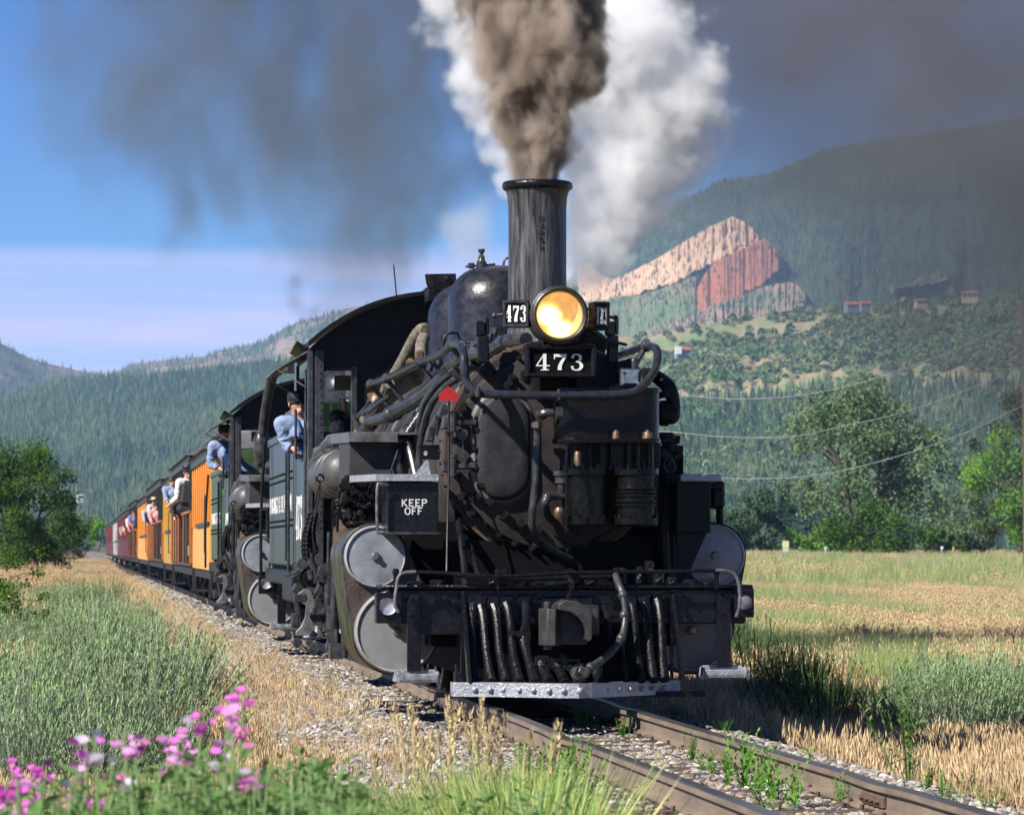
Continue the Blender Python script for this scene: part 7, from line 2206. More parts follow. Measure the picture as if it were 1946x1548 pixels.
# ------------------------------------------------------------------ grass and weeds
def tuft(seed, n, h, spread, w, bend=.4, heads=0.0, hw=.012):
    r = random.Random(seed); b = MB()
    for k in range(n):
        a = r.uniform(0, 6.28); q = spread * r.random() ** .5; x0, y0 = q * math.cos(a), q * math.sin(a)
        hh = h * r.uniform(.55, 1.1); a2 = a + r.uniform(-.8, .8); bd = bend * hh * r.uniform(.2, 1)
        th = r.uniform(0, 3.14); wx, wy = w * math.cos(th), w * math.sin(th)
        x1, y1, x2, y2 = x0 + bd * .35 * math.cos(a2), y0 + bd * .35 * math.sin(a2), x0 + bd * math.cos(a2), y0 + bd * math.sin(a2)
        b.cur = 0
        b.add([(x0 - wx, y0 - wy, -.04), (x0 + wx, y0 + wy, -.04), (x1 + wx * .8, y1 + wy * .8, hh * .6), (x1 - wx * .8, y1 - wy * .8, hh * .6), (x2, y2, hh)], [(0, 1, 2, 3), (3, 2, 4)])
        if r.random() < heads:
            b.cur = 1
            for s in range(5):
                z = hh * (.80 + .055 * s); f = (z / hh - .6) / .4; cx, cy = x1 + (x2 - x1) * f, y1 + (y2 - y1) * f
                dx, dy = hw * math.cos(th + s * 1.3) * (1.2 - s * .15), hw * math.sin(th + s * 1.3) * (1.2 - s * .15)
                b.add([(cx - dx, cy - dy, z), (cx, cy, z - .02), (cx + dx, cy + dy, z + .01), (cx, cy, z + .05)], [(0, 1, 2, 3)])
    b.cur = 0
    return b
def gmat(nm, c1, c2, v=.3, tr=.12, lc=None): return mat(nm, c1, .8, c2, .35, attr=v, transl=tr, spec=.15, loc=lc)
G_straw = gmat('straw', (.60, .45, .30), (.46, .35, .23), lc=(.5, (.34, .25, .16))); G_straw2 = gmat('pale_straw', (.70, .56, .39), (.54, .41, .26)); G_gold = gmat('golden_grass', (.58, .47, .25), (.44, .36, .17), lc=(.12, (.36, .36, .16))); G_head = gmat('seed_head', (.62, .47, .28), (.50, .36, .20))
G_green = gmat('fresh_grass', (.25, .38, .09), (.17, .29, .07)); G_ygreen = gmat('yellow_green_grass', (.44, .47, .17), (.30, .38, .12), lc=(.1, (.5, .46, .24))); G_grey = gmat('grey_green_grass', (.29, .34, .22), (.20, .26, .15)); G_bright = gmat('bright_weed', (.15, .34, .045), (.08, .22, .035))
straw = [source('straw_tuft', tuft(k, 60, .25, .20, .0018, .9, .30, .007), [G_straw if k % 2 else G_straw2, G_head]) for k in range(4)]
tall = [source('tall_grass_tuft', tuft(10 + k, 40, .60, .22, .0024, .5, .45, .012), [G_gold if k % 2 else G_straw, G_head]) for k in range(4)]
greeng = [source('green_grass_tuft', tuft(20 + k, 50, .45, .24, .0028, .6), [(G_green, G_ygreen, G_grey)[k % 3], G_head]) for k in range(6)]
def zpts(x, y): return np.stack([x, y, ground_z(x, y)], -1)
def area(n, x0, x1, y0, y1): return rng.uniform(x0, x1, n), rng.uniform(y0, y1, n)
def infr(x, y, margin=60):
    """keep what the camera can see"""
    dx, dy = x - CAM.x, y - CAM.y; k = dx * FW.x + dy * FW.y
    px = CXP + FPX * (dx * RT.x + dy * RT.y) / np.maximum(k, 1)
    return (k > 6) & (px > -margin) & (px < 1946 + margin)
def put(name, srcs, x, y, s0, s1, label, cat='grass'):
    k = infr(x, y); x, y = x[k], y[k]
    scatter(name, srcs, zpts(x, y), rng.uniform(s0, s1, len(x)), rng.uniform(0, 6.28, len(x)), label, cat, tilt=rng.normal(0, .12, (len(x), 2)))
x, y = area(26000, -4.2, -1.75, -8, 60); k = x < -2.12 + .3 * fast_noise(x, y, 1.2, 77); put('dry_grass', straw, x[k] - .12, y[k], .6, 1.0, 'straw coloured dry grass between the left ballast and the sage')
x, y = area(420, -2.1, -1.3, -10, 70); put('dry_grass', straw, x, y, .4, .8, 'stray dry grass on the left ballast shoulder')
x, y = area(14000, -8.5, -4.2, 14, 110); put('dry_grass', straw, x, y, .8, 1.5, 'dry grass between the sagebrush clumps')
x, y = area(9000, -4.0, -1.8, 60, 260); put('dry_grass', straw, x, y, 1.1, 1.8, 'dry grass strip running far along the left of the line')
x, y = area(24000, 1.8, 7.5, -10, 40); k = (x > 2.0 + .3 * fast_noise(x, y, 1.2, 78)); put('dry_grass', straw, x[k], y[k], .7, 1.2, 'straw coloured dry grass right of the rails')
x, y = area(5000, -9, -3, 30, 220); k = (fast_noise(x, y, .35, 5) > .15) & (x < -4.4); put('tall_dry_grass', tall, x[k], y[k], .9, 1.5, 'rusty tall grass among the sage at the left')
x, y = area(15000, -12, -2.6, 10, 260); k = fast_noise(x, y, .22, 6) > .0; k &= (y > 80) | (x < -7); put('green_grass', greeng, x[k], y[k], .8, 1.5, 'green grass on the left bank')
# right field: patches of gold and green
def field(n, y0, y1, s0, s1):
    y = y0 + (y1 - y0) * rng.random(n) ** .75; x = CAM.x + (y - CAM.y) * rng.uniform(.11, .262, n)
    k = (x > 4.2) & (y > 16)
    x, y = x[k], y[k]
    p = .9 * fast_noise(x * 1.3, y * .13, .8, 51) + .3 * fast_noise(x * 2, y * .5, 1.1, 52)
    pf = fast_noise(x * .8, y * .12, .22, 57)
    g = (p + .8 * sm(75, 120, y) * (y < 260) + 1.0 * p - .15 * sm(60, 30, y) + .22 * rng.normal(size=len(x)) > -.05)
    put('field_grass', tall, x[~g], y[~g], s0 * .8, s1 * .85, 'golden seeding grass across the right field')
    put('field_grass', greeng, x[g], y[g], s0 * 1.1, s1 * 1.25, 'green patches in the right field')
field(34000, 12, 120, .8, 1.25)
field(24000, 100, 330, 1.3, 2.1)

tree(8, 1262, 62, 1.5, 1.5, 'low dark leafy bush at the left edge among the sage', LMk, 3500, .05, 61, .02, 2, 12, .8, name='bush')
tree(-10, 1180, 95, 1.9, 2.2, 'dark bush beyond the low one at the left edge', LMk, 3500, .07, 62, .02, 2, 12, .8, name='bush')
# sagebrush and rabbitbrush: plants one can tell apart
def sage(seed, h=.75, n=46, spread=.30, leafn=26, ll=.040):
    r = random.Random(seed); b = MB()
    for k in range(n):
        a = r.uniform(0, 6.28); q = spread * r.random() ** .5; hh = h * r.uniform(.72, 1.05) * (1 - .42 * (q / spread) ** 2)
        p0 = Vector((q * .45 * math.cos(a), q * .45 * math.sin(a), -.05)); p1 = Vector((q * 1.7 * math.cos(a), q * 1.7 * math.sin(a), hh)) + Vector((r.uniform(-.04, .04), r.uniform(-.04, .04), 0))
        b.cur = 0; b.cyl(p0, p1, .0045, .002, 3, False)
        for s in range(leafn):
            t = .22 + .78 * (s / leafn) ** .8; c = p0.lerp(p1, t); a2 = r.uniform(0, 6.28); L = ll * r.uniform(.6, 1.2)
            d = Vector((math.cos(a2) * .55, math.sin(a2) * .55, .85)) * L; sd = Vector((-math.sin(a2), math.cos(a2), 0)) * .0042
            b.cur = 1 if t > .82 else 0
            b.add([c - sd, c + sd, c + d * .6 + sd, c + d], [(0, 1, 2, 3)])
    b.cur = 0
    return b
S_grey = mat('sage_grey_green', (.32, .39, .28), .8, (.15, .21, .12), 2, transl=.06, attr=.3, spec=.15)
S_tip = mat('sage_fresh_tip', (.32, .45, .19), .8, (.22, .34, .13), 2, transl=.1, attr=.25, spec=.15)
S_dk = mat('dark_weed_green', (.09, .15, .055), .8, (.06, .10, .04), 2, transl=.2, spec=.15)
sg = []
for k in range(4):
    mb = sage(100 + k, .78, 84, .34); o = mb.build('sagebrush', [S_grey, S_tip], None, smooth=0, fix=False); sg.append(o)
dk = []
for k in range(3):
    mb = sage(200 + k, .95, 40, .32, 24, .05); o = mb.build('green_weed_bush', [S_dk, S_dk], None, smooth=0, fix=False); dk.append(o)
used = set()
def plant(srcs, x, y, s, label, cat, group, rz=None):
    k = rng.integers(len(srcs)); o = srcs[k]
    if o.name in used: o = place(o, (0, 0, 0))
    else: used.add(o.name)
    o.location = (x, y, float(ground_z(x, y))); o.rotation_euler = (0, 0, rng.uniform(0, 6.28)); o.scale = (s, s, s * rng.uniform(.85, 1.15))
    tag(o, label, cat, group); return o
n = 0
while n < 120:                                                     # left bank
    yy = rng.uniform(-1, 75) if n < 160 else rng.uniform(75, 190); xx = rng.uniform(-9.0, -2.45)
    dx = xx - CAM.x; k_ = 150 + 7000 * dx / (yy - CAM.y)
    if k_ < -40: continue
    if yy < 10 and xx > -2.9: continue
    if yy > 32 and xx < -5.6 and yy < 90: continue
    if fast_noise(np.array([xx * 1.6]), np.array([yy * .30]), 1.1, 91)[0] < (.05 if yy > 14 else -.25): continue
    plant(sg, xx, yy, rng.uniform(1.0, 1.6) * (1 if yy < 75 else 1.4), 'grey green sagebrush among its like on the left bank', 'sagebrush', 'sagebrush on the left bank'); n += 1
for k in range(40):
    px = rng.uniform(1775, 1990); D = rng.uniform(32.8, 36.5); yy = CAM.y + D; xx = CAM.x + D * (px - 150) / 7000
    plant(sg, xx, yy, rng.uniform(.95, 1.25), 'pale grey rabbitbrush in the sunlit clump at the right edge', 'rabbitbrush', 'rabbitbrush clump at the right edge')
for k in range(74):                                                # green weeds in the locomotive's shade
    t = rng.random(); yy = 6.8 + 28 * t; xx = 3.5 + 3.0 * t + rng.uniform(-.5, .6)
    plant(dk, xx, yy, rng.uniform(.7, 1.0) * (1 + .35 * t), 'dark green weed in the shaded row right of the train', 'weed', 'weeds in the train shade')

# small weeds on the ballast
def weed(seed, h, n, leaf=.03, spread=.09):
    r = random.Random(seed); b = MB()
    for k in range(n):
        a = r.uniform(0, 6.28); q = spread * r.random(); top = Vector((q * 1.6 * math.cos(a), q * 1.6 * math.sin(a), h * r.uniform(.5, 1))); p0 = Vector((q * .3 * math.cos(a), q * .3 * math.sin(a), -.02))
        b.cyl(p0, top, .003, .0015, 3, False)
        for s in range(14):
            c = p0.lerp(top, .2 + .8 * s / 14); a2 = r.uniform(0, 6.28); L = leaf * r.uniform(.6, 1.3)
            d = Vector((math.cos(a2) * .8, math.sin(a2) * .8, .6)) * L; sd = Vector((-math.sin(a2), math.cos(a2), 0)) * L * .16
            b.add([c, c + d * .5 + sd, c + d, c + d * .5 - sd], [(0, 1, 2, 3)])
    return b
wd = [weed(300 + k, .22, 9).build('ballast_weed', G_bright, None, smooth=0, fix=False) for k in range(3)]
wpos = [(1110, 1383, 1.0), (1131, 1392, .6), (1187, 1408, .8), (1312, 1450, 1.0), (1345, 1470, .8), (1362, 1478, .8), (1385, 1500, 1.3), (1410, 1498, 1.4), (1440, 1510, 1.2), (1480, 1528, 1.4), (1505, 1540, 1.2), (1465, 1545, 1.2), (1534, 1492, 1.0), (1600, 1530, .8),
        (1655, 1528, .7), (1352, 1392, .7), (1375, 1396, .6), (1820, 1532, .8), (1790, 1520, .7), (1880, 1540, .8), (1925, 1535, 1.0), (1760, 1505, .9), (1555, 1500, .7), (1420, 1470, .6), (1240, 1375, .4), (1095, 1478, 1.0), (1065, 1500, 1.6), (1100, 1520, 1.5), (1030, 1510, 1.5)]
def ground_hit(px, py):
    ray = PD(px, py, 1) - CAM; t = 18.0
    for _ in range(600):
        p = CAM + ray * t
        if p.z <= float(ground_z(p.x, p.y)): return p
        t += .05
    return p
WD = []
for px, py, s in wpos:
    p = ground_hit(px, py)
    o = plant(wd, p.x, p.y, s, 'w', 'weed', 'weeds in the ballast'); WD.append((p.y, 'between the rails' if abs(p.x) < .49 else 'beside the right rail' if p.x > 0 else 'left of the left rail', o))
for side in set(w[1] for w in WD):
    for k, w in enumerate(sorted([w for w in WD if w[1] == side], key=lambda q: -q[0])):
        w[2]['label'] = 'small bright green weed %s, %s counted from the pilot forwards' % (side, (['first', 'second', 'third', 'fourth', 'fifth', 'sixth', 'seventh', 'eighth', 'ninth', 'tenth'] + ['%dth' % q for q in range(11, 40)])[k])
tw = weed(320, .75, 16, .05, .2).build('tall_weed', gmat('weed_green', (.16, .27, .07), (.10, .18, .05)), None, smooth=0, fix=False)
p = ground_hit(1728, 1490); tw.location = p; tag(tw, 'tall spindly green weed in the dry grass beside the right rail', 'weed')
tw = sage(321, .62, 30, .2, 20, .05).build('dry_shrub', [mat('dusty_weed', (.32, .32, .20), .8, transl=.2), G_head], None, smooth=0, fix=False)
p = ground_hit(1455, 1410); tw.location = p; tag(tw, 'dusty pale shrub with drooping dry heads beside the right rail', 'shrub')

# tall seeding grass in front of the ballast
def stalk(seed, h):
    r = random.Random(seed); b = MB(); lean = Vector((r.uniform(-.15, .15), r.uniform(-.1, .1), 1))
    p = [Vector((0, 0, -.1)), lean * h * .5, Vector((lean.x * h * 1.3, lean.y * h, h))]
    b.cur = 0; b.tube(p, [.004, .003, .002], 4, 3)
    b.cur = 1
    for k in range(70):
        t = r.random(); c = p[1].lerp(p[2], .45 + .55 * t); a = r.uniform(0, 6.28); q = .022 * math.sin(PI * (t * .9 + .05)); L = .035
        c = c + Vector((q * math.cos(a), q * math.sin(a), 0)); d = Vector((math.cos(a) * .35, math.sin(a) * .35, 1)) * L; sd = Vector((-math.sin(a), math.cos(a), 0)) * .005
        b.add([c - sd, c + sd, c + d], [(0, 1, 2)])
    b.cur = 0
    for k in range(3):
        a = r.uniform(0, 6.28); z = h * r.uniform(.1, .4); d = Vector((math.cos(a) * .12, math.sin(a) * .12, .3)); sd = Vector((-math.sin(a), math.cos(a), 0)) * .005
        b.add([Vector((0, 0, z)) - sd, Vector((0, 0, z)) + sd, Vector((0, 0, z)) + d], [(0, 1, 2)])
    return b
G_stalk = gmat('green_tan_stalk', (.36, .36, .15), (.26, .30, .10))
STK = []
for i, (px, py) in enumerate([(782, 1338), (789, 1375), (810, 1335), (822, 1348), (838, 1345), (845, 1372), (865, 1330), (888, 1328), (885, 1365), (903, 1360), (928, 1345), (936, 1352), (955, 1358), (770, 1395), (815, 1400), (960, 1392), (745, 1428), (995, 1372), (862, 1400)]):
    D = rng.uniform(14.5, 17.5); top = PD(px, py, D); gz = float(ground_z(top.x, top.y)); h = top.z - gz
    o = stalk(400 + i, h).build('seeding_grass_stalk', [G_stalk, G_head], None, smooth=0, fix=False); o.location = (top.x, top.y, gz)
    STK.append((px, o))
ORD = 'first second third fourth fifth sixth seventh eighth ninth tenth eleventh twelfth thirteenth fourteenth fifteenth sixteenth seventeenth eighteenth nineteenth twentieth'.split()
for k, (_, o) in enumerate(sorted(STK, key=lambda q: q[0])):
    tag(o, 'tan feathery grass stalk in front of the left rail, %s from the left' % ORD[k], 'grass stalk', 'seeding grass stalks before the left rail')
x = []; y = []
for k in range(420):
    D = rng.uniform(12.5, 19); px = rng.choice([rng.uniform(620, 1130), rng.uniform(780, 1080)]); p = PD(px, 1400, D); x.append(p.x); y.append(p.y)
fgr = [source('lush_grass_tuft', tuft(40 + k, 30, .62, .12, .005, .5), [G_ygreen if k % 2 else G_green, G_head]) for k in range(4)]
x, y = np.array(x), np.array(y)
kz = zpts(x, y); D_ = (x - CAM.x) * FW.x + (y - CAM.y) * FW.y
pxs = CXP + FPX * ((x - CAM.x) * RT.x + (y - CAM.y) * RT.y) / D_
# height so that the tops follow the photographed edge of the weeds
tgt = np.interp(pxs, [600, 700, 800, 900, 960, 1000, 1060, 1130], [1500, 1510, 1495, 1470, 1440, 1430, 1480, 1500]) + rng.uniform(-10, 80, len(x))
ztop = CAM.z - (tgt - 1042) / 7000 * D_
sc_ = np.clip((ztop - kz[:, 2]) / .62, .3, 2.2)
scatter('lush_grass', fgr, kz, sc_, rng.uniform(0, 6.28, len(x)), 'lush green grass in the right centre foreground', 'grass')

# sweet peas in the near left corner
M_pink = [mat('pea_flower_%d' % k, c, .6, tuple(q * .8 for q in c), 30, transl=.35) for k, c in enumerate([(.80, .16, .66), (.88, .36, .76), (.52, .03, .40), (.85, .72, .84), (.80, .26, .50)])]
M_pleaf = mat('pea_leaf', (.17, .30, .09), .7, (.09, .19, .055), 6, transl=.3, spec=.2)
M_pstem = mat('pea_stem', (.22, .32, .12), .6)
def blossom(b, c, s, r, mi):
    f = Vector((r.uniform(-1, 1), r.uniform(-1.2, -.2), r.uniform(-.2, .5))).normalized(); u, w = basis(f)
    b.cur = mi
    up = Vector((0, 0, 1)); rt = f.cross(up).normalized()
    # banner petal: bent fan, and two wings
    vs = [c]
    for k in range(7):
        a = -1.25 + 2.5 * k / 6; vs.append(c + (up * math.cos(a) + rt * math.sin(a)) * s * (1 - .12 * (k == 3)) - f * s * .25 * math.cos(a))
    b.add(vs, [(0, k + 1, k + 2) for k in range(6)])
    for sg_ in (-1, 1):
        b.add([c, c + f * s * .55 + rt * sg_ * s * .12 + up * s * .1, c + f * s * .62 + rt * sg_ * s * .40 - up * s * .12, c + f * s * .25 + rt * sg_ * s * .38 - up * s * .28], [(0, 1, 2, 3)])
def leafq(b, c, d, L, w, r):
    sd = d.cross(Vector((r.uniform(-.5, .5), r.uniform(-.5, .5), 1))).normalized() * w
    b.add([c, c + d * L * .4 + sd, c + d * L + Vector((0, 0, -.1 * L)), c + d * L * .4 - sd], [(0, 1, 2, 3)])
def pea_stem(seed, h, flowers, hue):
    r = random.Random(seed); root = empty('sweet_pea')
    p = [Vector((r.uniform(-.1, .1), r.uniform(-.1, .1), -.05)), Vector((r.uniform(-.06, .06), r.uniform(-.06, .06), h * .5)), Vector((0, 0, h - .05)), Vector((0, 0, h))]
    b = MB(); b.tube(p, [.005, .004, .003, .002], 5, 4)
    b.build('stem', M_pstem, root, fix=False)
    b = MB()
    for k in range(20):
        t = r.uniform(.25, .9); c = Vector((0, 0, h * t)) + Vector((r.uniform(-.05, .05), r.uniform(-.05, .05), 0)); a = r.uniform(0, 6.28)
        d = Vector((math.cos(a), math.sin(a), r.uniform(.1, .9))).normalized(); leafq(b, c, d, r.uniform(.06, .11), r.uniform(.008, .016), r)
    b.build('leaves', M_pleaf, root, smooth=0, fix=False)
    b = MB()
    for k in range(flowers):
        a = r.uniform(0, 6.28); q = r.uniform(.005, .032)
        blossom(b, Vector((q * math.cos(a), q * math.sin(a), h - .055 + .065 * r.random())), r.uniform(.014, .021), r, hue if r.random() < .7 else r.randrange(5))
    b.build('blossoms', M_pink, root, smooth=0, fix=False)
    return root
fl = [(443, 1325, 2, 0), (462, 1337, 2, 0), (431, 1348, 6, 0), (380, 1374, 6, 0), (436, 1374, 7, 1), (456, 1400, 7, 4), (348, 1406, 5, 1), (238, 1417, 6, 1), (258, 1424, 6, 1), (318, 1430, 8, 1), (340, 1428, 6, 0), (357, 1448, 4, 2), (164, 1434, 6, 0), (166, 1465, 3, 1),
      (429, 1431, 4, 0), (40, 1462, 6, 0), (80, 1476, 5, 2), (70, 1485, 5, 0), (474, 1500, 8, 0), (493, 1480, 5, 4), (14, 1512, 8, 2), (12, 1532, 6, 1), (35, 1500, 4, 1), (132, 1518, 7, 4), (52, 1538, 7, 0), (176, 1540, 5, 0), (311, 1470, 4, 4), (182, 1422, 4, 3), (391, 1441, 3, 3), (424, 1454, 4, 3),
      (236, 1480, 3, 3), (443, 1490, 4, 3), (138, 1492, 3, 0), (22, 1483, 5, 0), (145, 1470, 3, 4), (330, 1458, 3, 1), (212, 1470, 3, 4)]
for i, (px, py, nf, hue) in enumerate(fl):
    D = rng.uniform(8.2, 11.0); top = PD(px, py, D); gz = float(ground_z(top.x, top.y)); h = top.z - gz
    o = pea_stem(500 + i, h + .02, nf, hue); o.location = (top.x, top.y, gz)
    hn = ('magenta pink', 'light pink', 'deep purple', 'whitish', 'rose')[hue]
    k = sorted(q[0] for q in fl if q[3] == hue).index(px)
    tag(o, '%s sweet pea blossom cluster, %s of its colour from the left' % (hn, ORD[k]), 'flower', 'sweet peas in the foreground')
b = MB(); r = random.Random(77)
prof = ([-80, 0, 100, 200, 300, 400, 480, 560, 620, 680, 760, 860, 960, 1060, 1130], [1505, 1500, 1492, 1475, 1462, 1452, 1450, 1452, 1440, 1490, 1510, 1500, 1490, 1500, 1530])
for k in range(430):
    px = r.uniform(-60, 1120) if r.random() < .35 else r.uniform(-60, 720); D = r.uniform(7.8, 12.5); tp = np.interp(px, *prof) + r.uniform(-18, 85) ; top = PD(px, float(tp), D)
    gz = float(ground_z(top.x, top.y)); h = top.z - gz
    p0 = Vector((top.x + r.uniform(-.15, .15), top.y + r.uniform(-.15, .15), gz - .03)); mid = p0.lerp(top, .5) + Vector((r.uniform(-.08, .08), r.uniform(-.08, .08), 0))
    b.cur = 1; b.tube([p0, mid, top], [.004, .0035, .002], 4, 3, False)
    b.cur = 0
    for s in range(40):
        t = r.uniform(.4, 1.0); c = mid.lerp(top, (t - .5) * 2) if t > .5 else p0.lerp(mid, t * 2); a = r.uniform(0, 6.28)
        d = Vector((math.cos(a), math.sin(a), r.uniform(-.1, 1.0))).normalized(); leafq(b, c, d, r.uniform(.03, .09), r.uniform(.004, .012), r)
o = b.build('sweet_pea_foliage', [M_pleaf, M_pstem], None, smooth=0, fix=False); tag(o, 'tangle of green pea leaves and stems along the bottom left', 'foliage', kind='stuff')
# ------------------------------------------------------------------ smoke and steam: real volumes grown from the chimneys
def smoke(name, blobs, vox, strength, color, label, nscale=2.0, warp=.5, amp=.8, sharp=3.0, rough=.6, aniso=.2, hollow=0.0, absorb=None, seed=0.0, stretch=1.0, cap=1.0, dark=None):
    lo = Vector([min(b[i] - b[3] * 1.5 for b in blobs) for i in range(3)]); hi = Vector([max(b[i] + b[3] * 1.5 for b in blobs) for i in range(3)])
    me = bpy.data.meshes.new(name); o = bpy.data.objects.new(name, me); COL.objects.link(o)
    m = bpy.data.materials.new(name); m.use_nodes = True; m.node_tree.nodes.clear()
    mo = m.node_tree.nodes.new('ShaderNodeOutputMaterial'); pv = m.node_tree.nodes.new('ShaderNodeVolumePrincipled')
    pv.inputs['Color'].default_value = (*color, 1); pv.inputs['Density'].default_value = strength; pv.inputs['Anisotropy'].default_value = aniso
    if dark:                                              # sooty streaks carried up in the smoke
        mn = m.node_tree.nodes; ml = m.node_tree.links
        tc = mn.new('ShaderNodeTexCoord'); mp = mn.new('ShaderNodeMapping'); mp.inputs['Scale'].default_value = (1, 1, .5); ml.new(tc.outputs['Object'], mp.inputs[0])
        nn_ = mn.new('ShaderNodeTexNoise'); nn_.inputs['Scale'].default_value = 3.4; nn_.inputs['Detail'].default_value = 3; ml.new(mp.outputs[0], nn_.inputs['Vector'])
        cr = mn.new('ShaderNodeValToRGB'); cr.color_ramp.elements[0].position = .40; cr.color_ramp.elements[1].position = .62
        cr.color_ramp.elements[0].color = (*color, 1); cr.color_ramp.elements[1].color = (*dark, 1); ml.new(nn_.outputs['Fac'], cr.inputs[0]); ml.new(cr.outputs[0], pv.inputs['Color'])
    if absorb: pv.inputs['Absorption Color'].default_value = (*absorb, 1)
    m.node_tree.links.new(pv.outputs[0], mo.inputs['Volume'])
    ng = bpy.data.node_groups.new(name, 'GeometryNodeTree'); ng.interface.new_socket('Geometry', in_out='OUTPUT', socket_type='NodeSocketGeometry')
    N, L = ng.nodes, ng.links
    def math_(op, a, b=None, clamp=False):
        q = N.new('ShaderNodeMath'); q.operation = op; q.use_clamp = clamp
        for i, v in enumerate((a, b)):
            if v is None: continue
            if isinstance(v, (int, float)): q.inputs[i].default_value = v
            else: L.new(v, q.inputs[i])
        return q.outputs[0]
    pos = N.new('GeometryNodeInputPosition').outputs[0]
    nz = N.new('ShaderNodeTexNoise'); nz.noise_dimensions = '4D'; nz.inputs['W'].default_value = seed; nz.inputs['Scale'].default_value = nscale * .5; nz.inputs['Detail'].default_value = 2
    L.new(pos, nz.inputs['Vector'])
    sb = N.new('ShaderNodeVectorMath'); sb.operation = 'SUBTRACT'; L.new(nz.outputs['Color'], sb.inputs[0]); sb.inputs[1].default_value = (.5, .5, .5)
    sc = N.new('ShaderNodeVectorMath'); sc.operation = 'SCALE'; L.new(sb.outputs[0], sc.inputs[0]); sc.inputs['Scale'].default_value = warp
    ps = N.new('ShaderNodeVectorMath'); L.new(pos, ps.inputs[0]); L.new(sc.outputs[0], ps.inputs[1])
    pw = ps.outputs[0]
    F = None
    for (x, y, z, r_) in blobs:
        d = N.new('ShaderNodeVectorMath'); d.operation = 'DISTANCE'; L.new(pw, d.inputs[0]); d.inputs[1].default_value = (x, y, z)
        v = math_('SUBTRACT', 1.0, math_('DIVIDE', d.outputs['Value'], r_))
        F = v if F is None else (lambda a, b_: (lambda q: q.outputs[0])(_smax(N, L, a, b_)))(F, v)
    F = math_('MINIMUM', F, cap)
    n2 = N.new('ShaderNodeTexNoise'); n2.noise_dimensions = '4D'; n2.inputs['W'].default_value = seed + 5; n2.inputs['Scale'].default_value = nscale; n2.inputs['Detail'].default_value = 6; n2.inputs['Roughness'].default_value = rough
    if stretch != 1.0:
        mp = N.new('ShaderNodeVectorMath'); mp.operation = 'MULTIPLY'; L.new(pw, mp.inputs[0]); mp.inputs[1].default_value = (1, 1, stretch); L.new(mp.outputs[0], n2.inputs['Vector'])
    else: L.new(pos, n2.inputs['Vector'])
    nn = math_('MULTIPLY', math_('SUBTRACT', n2.outputs['Fac'], .5), amp * 2)
    dn = math_('MULTIPLY', math_('ADD', F, nn), sharp, clamp=True)
    vc = N.new('GeometryNodeVolumeCube'); L.new(dn, vc.inputs['Density'])
    vc.inputs['Min'].default_value = lo; vc.inputs['Max'].default_value = hi
    for i, ax in enumerate('XYZ'): vc.inputs['Resolution ' + ax].default_value = max(8, int((hi[i] - lo[i]) / vox))
    sm_ = N.new('GeometryNodeSetMaterial'); L.new(vc.outputs[0], sm_.inputs[0]); sm_.inputs['Material'].default_value = m
    go = N.new('NodeGroupOutput'); L.new(sm_.outputs[0], go.inputs[0])
    md = o.modifiers.new('smoke', 'NODES'); md.node_group = ng
    tag(o, label, 'smoke', kind='stuff')
    return o
def _smax(N, L, a, b):
    q = N.new('ShaderNodeMath'); q.operation = 'SMOOTH_MAX'; L.new(a, q.inputs[0]); L.new(b, q.inputs[1]); q.inputs[2].default_value = .25; return q
def B(px, py, Y, rpx):
    p = P(px, py, Y); k = FPX / PX(p)[2]; return (p.x, p.y, p.z, rpx / k)
smoke('chimney_smoke', [B(1022, 330, 1.58, 48), B(1023, 300, 1.58, 62), B(1020, 262, 1.6, 70), B(1015, 215, 1.62, 84), B(1008, 165, 1.65, 98), B(1010, 100, 1.7, 112), B(1085, 140, 1.6, 72), B(1015, 40, 1.8, 125), B(1005, -40, 1.9, 150)],
      .018, 20.0, (.74, .66, .585), 'dense brown smoke rising straight out of the leading chimney', nscale=4.6, warp=.40, amp=.9, sharp=3.4, seed=2.0, cap=.42, dark=(.36, .30, .26), rough=.68, stretch=.7)
smoke('steam_cloud', [B(1105, 510, 7.0, 44), B(1125, 460, 7.0, 72), B(1150, 400, 7.2, 102), B(1185, 330, 7.4, 132), B(1222, 260, 7.4, 150), B(1240, 180, 7.4, 152), B(1185, 120, 7.4, 160), B(1140, 60, 7.4, 130), B(1285, 200, 7.4, 100)],
      .026, 4.6, (.99, .99, 1.0), 'bright white steam cloud right of the chimney', nscale=2.5, warp=.75, amp=.95, sharp=2.8, seed=7.0, aniso=.0, cap=.36, rough=.70)
smoke('steam_cloud', [B(962, 350, 6.5, 40), B(948, 290, 6.5, 48), B(932, 220, 6.5, 60), B(915, 140, 6.5, 68), B(895, 70, 6.6, 72), B(870, 10, 6.6, 80)],
      .026, 4.6, (.98, .98, .995), 'white steam wisps on the left flank of the brown smoke', nscale=3.0, warp=.6, amp=.95, sharp=2.6, seed=9.0, aniso=.0, cap=.4, rough=.68)
smoke('steam_wisp', [B(893, 478, 8.0, 60), B(880, 450, 8.2, 56), B(905, 430, 8.4, 54)], .05, .9, (.95, .95, .97), 'faint steam wisp above the dome', nscale=2.4, warp=.6, amp=.6, sharp=2.0, seed=3.0, cap=.5)
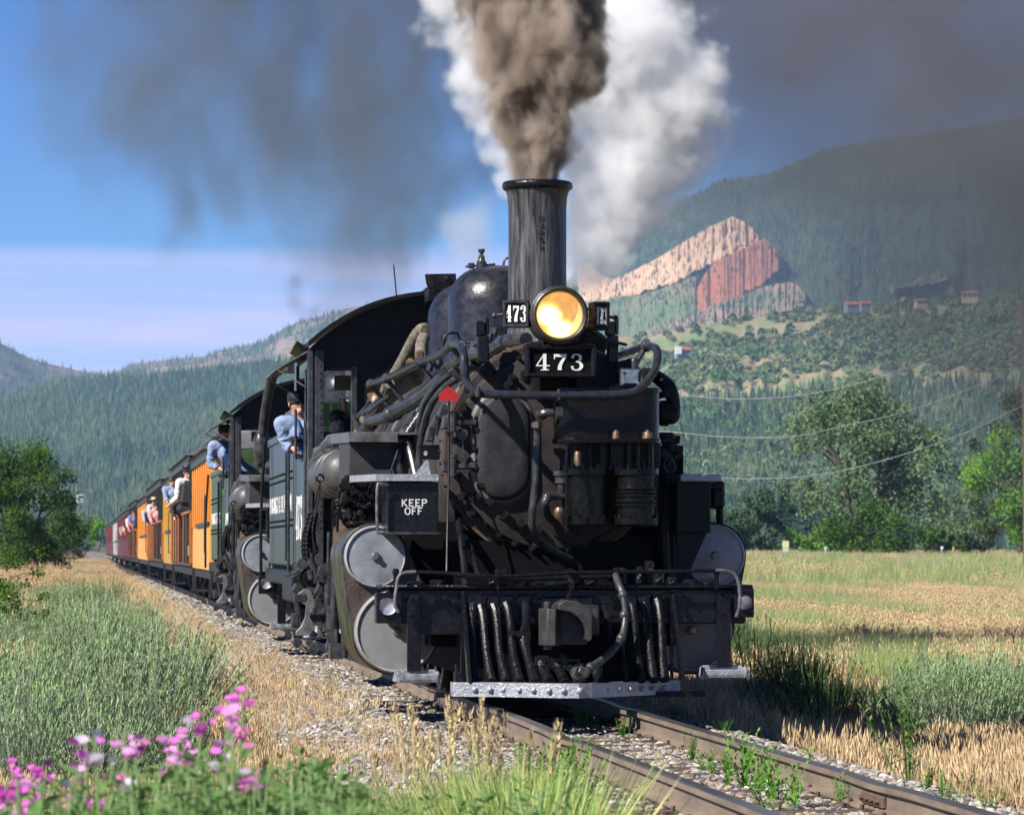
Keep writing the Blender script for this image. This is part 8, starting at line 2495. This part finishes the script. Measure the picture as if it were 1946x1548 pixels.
smoke('dark_smoke', [B(692, 600, 19.5, 60), B(694, 550, 19.6, 78), B(700, 490, 19.9, 100), B(704, 410, 20.4, 130), B(680, 330, 21.0, 190), B(600, 260, 22.0, 260), B(500, 170, 23.0, 320), B(720, 170, 23.0, 300), B(850, 120, 23.0, 300), B(390, 90, 24.0, 300), B(700, 0, 24, 360), B(920, -20, 24, 340), B(400, -60, 24, 330)],
      .075, .95, (.27, .28, .28), 'drifting grey smoke of the second locomotive, upper left', nscale=1.25, warp=2.0, amp=1.3, sharp=1.1, seed=4.0, rough=.68, stretch=.5, cap=.24)
smoke('dark_smoke', [B(1190, 0, 21, 170), B(1300, 30, 21, 180), B(1420, 0, 21, 200), B(1180, -80, 21, 200), B(1560, -30, 21, 230), B(1720, -20, 21, 260), B(1900, 0, 21, 280)],
      .075, .80, (.27, .25, .25), 'dark smoke drifting right behind the white steam', nscale=.9, warp=1.8, amp=1.1, sharp=1.0, seed=14.0, rough=.64, cap=.30)
smoke('smoke_puff', [B(578, 560, 27, 30), B(590, 585, 27, 26), B(572, 530, 27, 22)], .05, 1.6, (.2, .2, .22), 'small dark puff above the second cab', nscale=2.8, warp=.7, amp=.7, sharp=1.6, seed=6.0)
smoke('smoke_veil', [B(1180, -60, 26, 330), B(1420, -20, 27, 460), B(1700, 20, 28, 560), B(1900, 120, 29, 620), B(2100, 300, 30, 640), B(2080, 540, 31, 460), B(1740, 270, 30, 460)],
      .16, .33, (.35, .34, .37), 'broad thin veil of dark smoke over the right sky and mountain', nscale=.42, warp=2.4, amp=.7, sharp=1.2, seed=8.0, rough=.5)
# ------------------------------------------------------------------ haze
hz = MB(); hz.bx(-1500, 2700, -40, 5300, -2.5, 700)
me = bpy.data.meshes.new('haze'); me.from_pydata(hz.v, [], hz.f); o = bpy.data.objects.new('haze', me); COL.objects.link(o)
m = bpy.data.materials.new('haze_air'); m.use_nodes = True; m.node_tree.nodes.clear()
mo = m.node_tree.nodes.new('ShaderNodeOutputMaterial'); pv = m.node_tree.nodes.new('ShaderNodeVolumePrincipled')
pv.inputs['Color'].default_value = (.36, .60, 1.0, 1); pv.inputs['Density'].default_value = .000088; pv.inputs['Anisotropy'].default_value = .0
m.node_tree.links.new(pv.outputs[0], mo.inputs['Volume'])
me.materials.append(m); tag(o, 'thin blue air between the camera and the mountains', 'haze', kind='stuff')
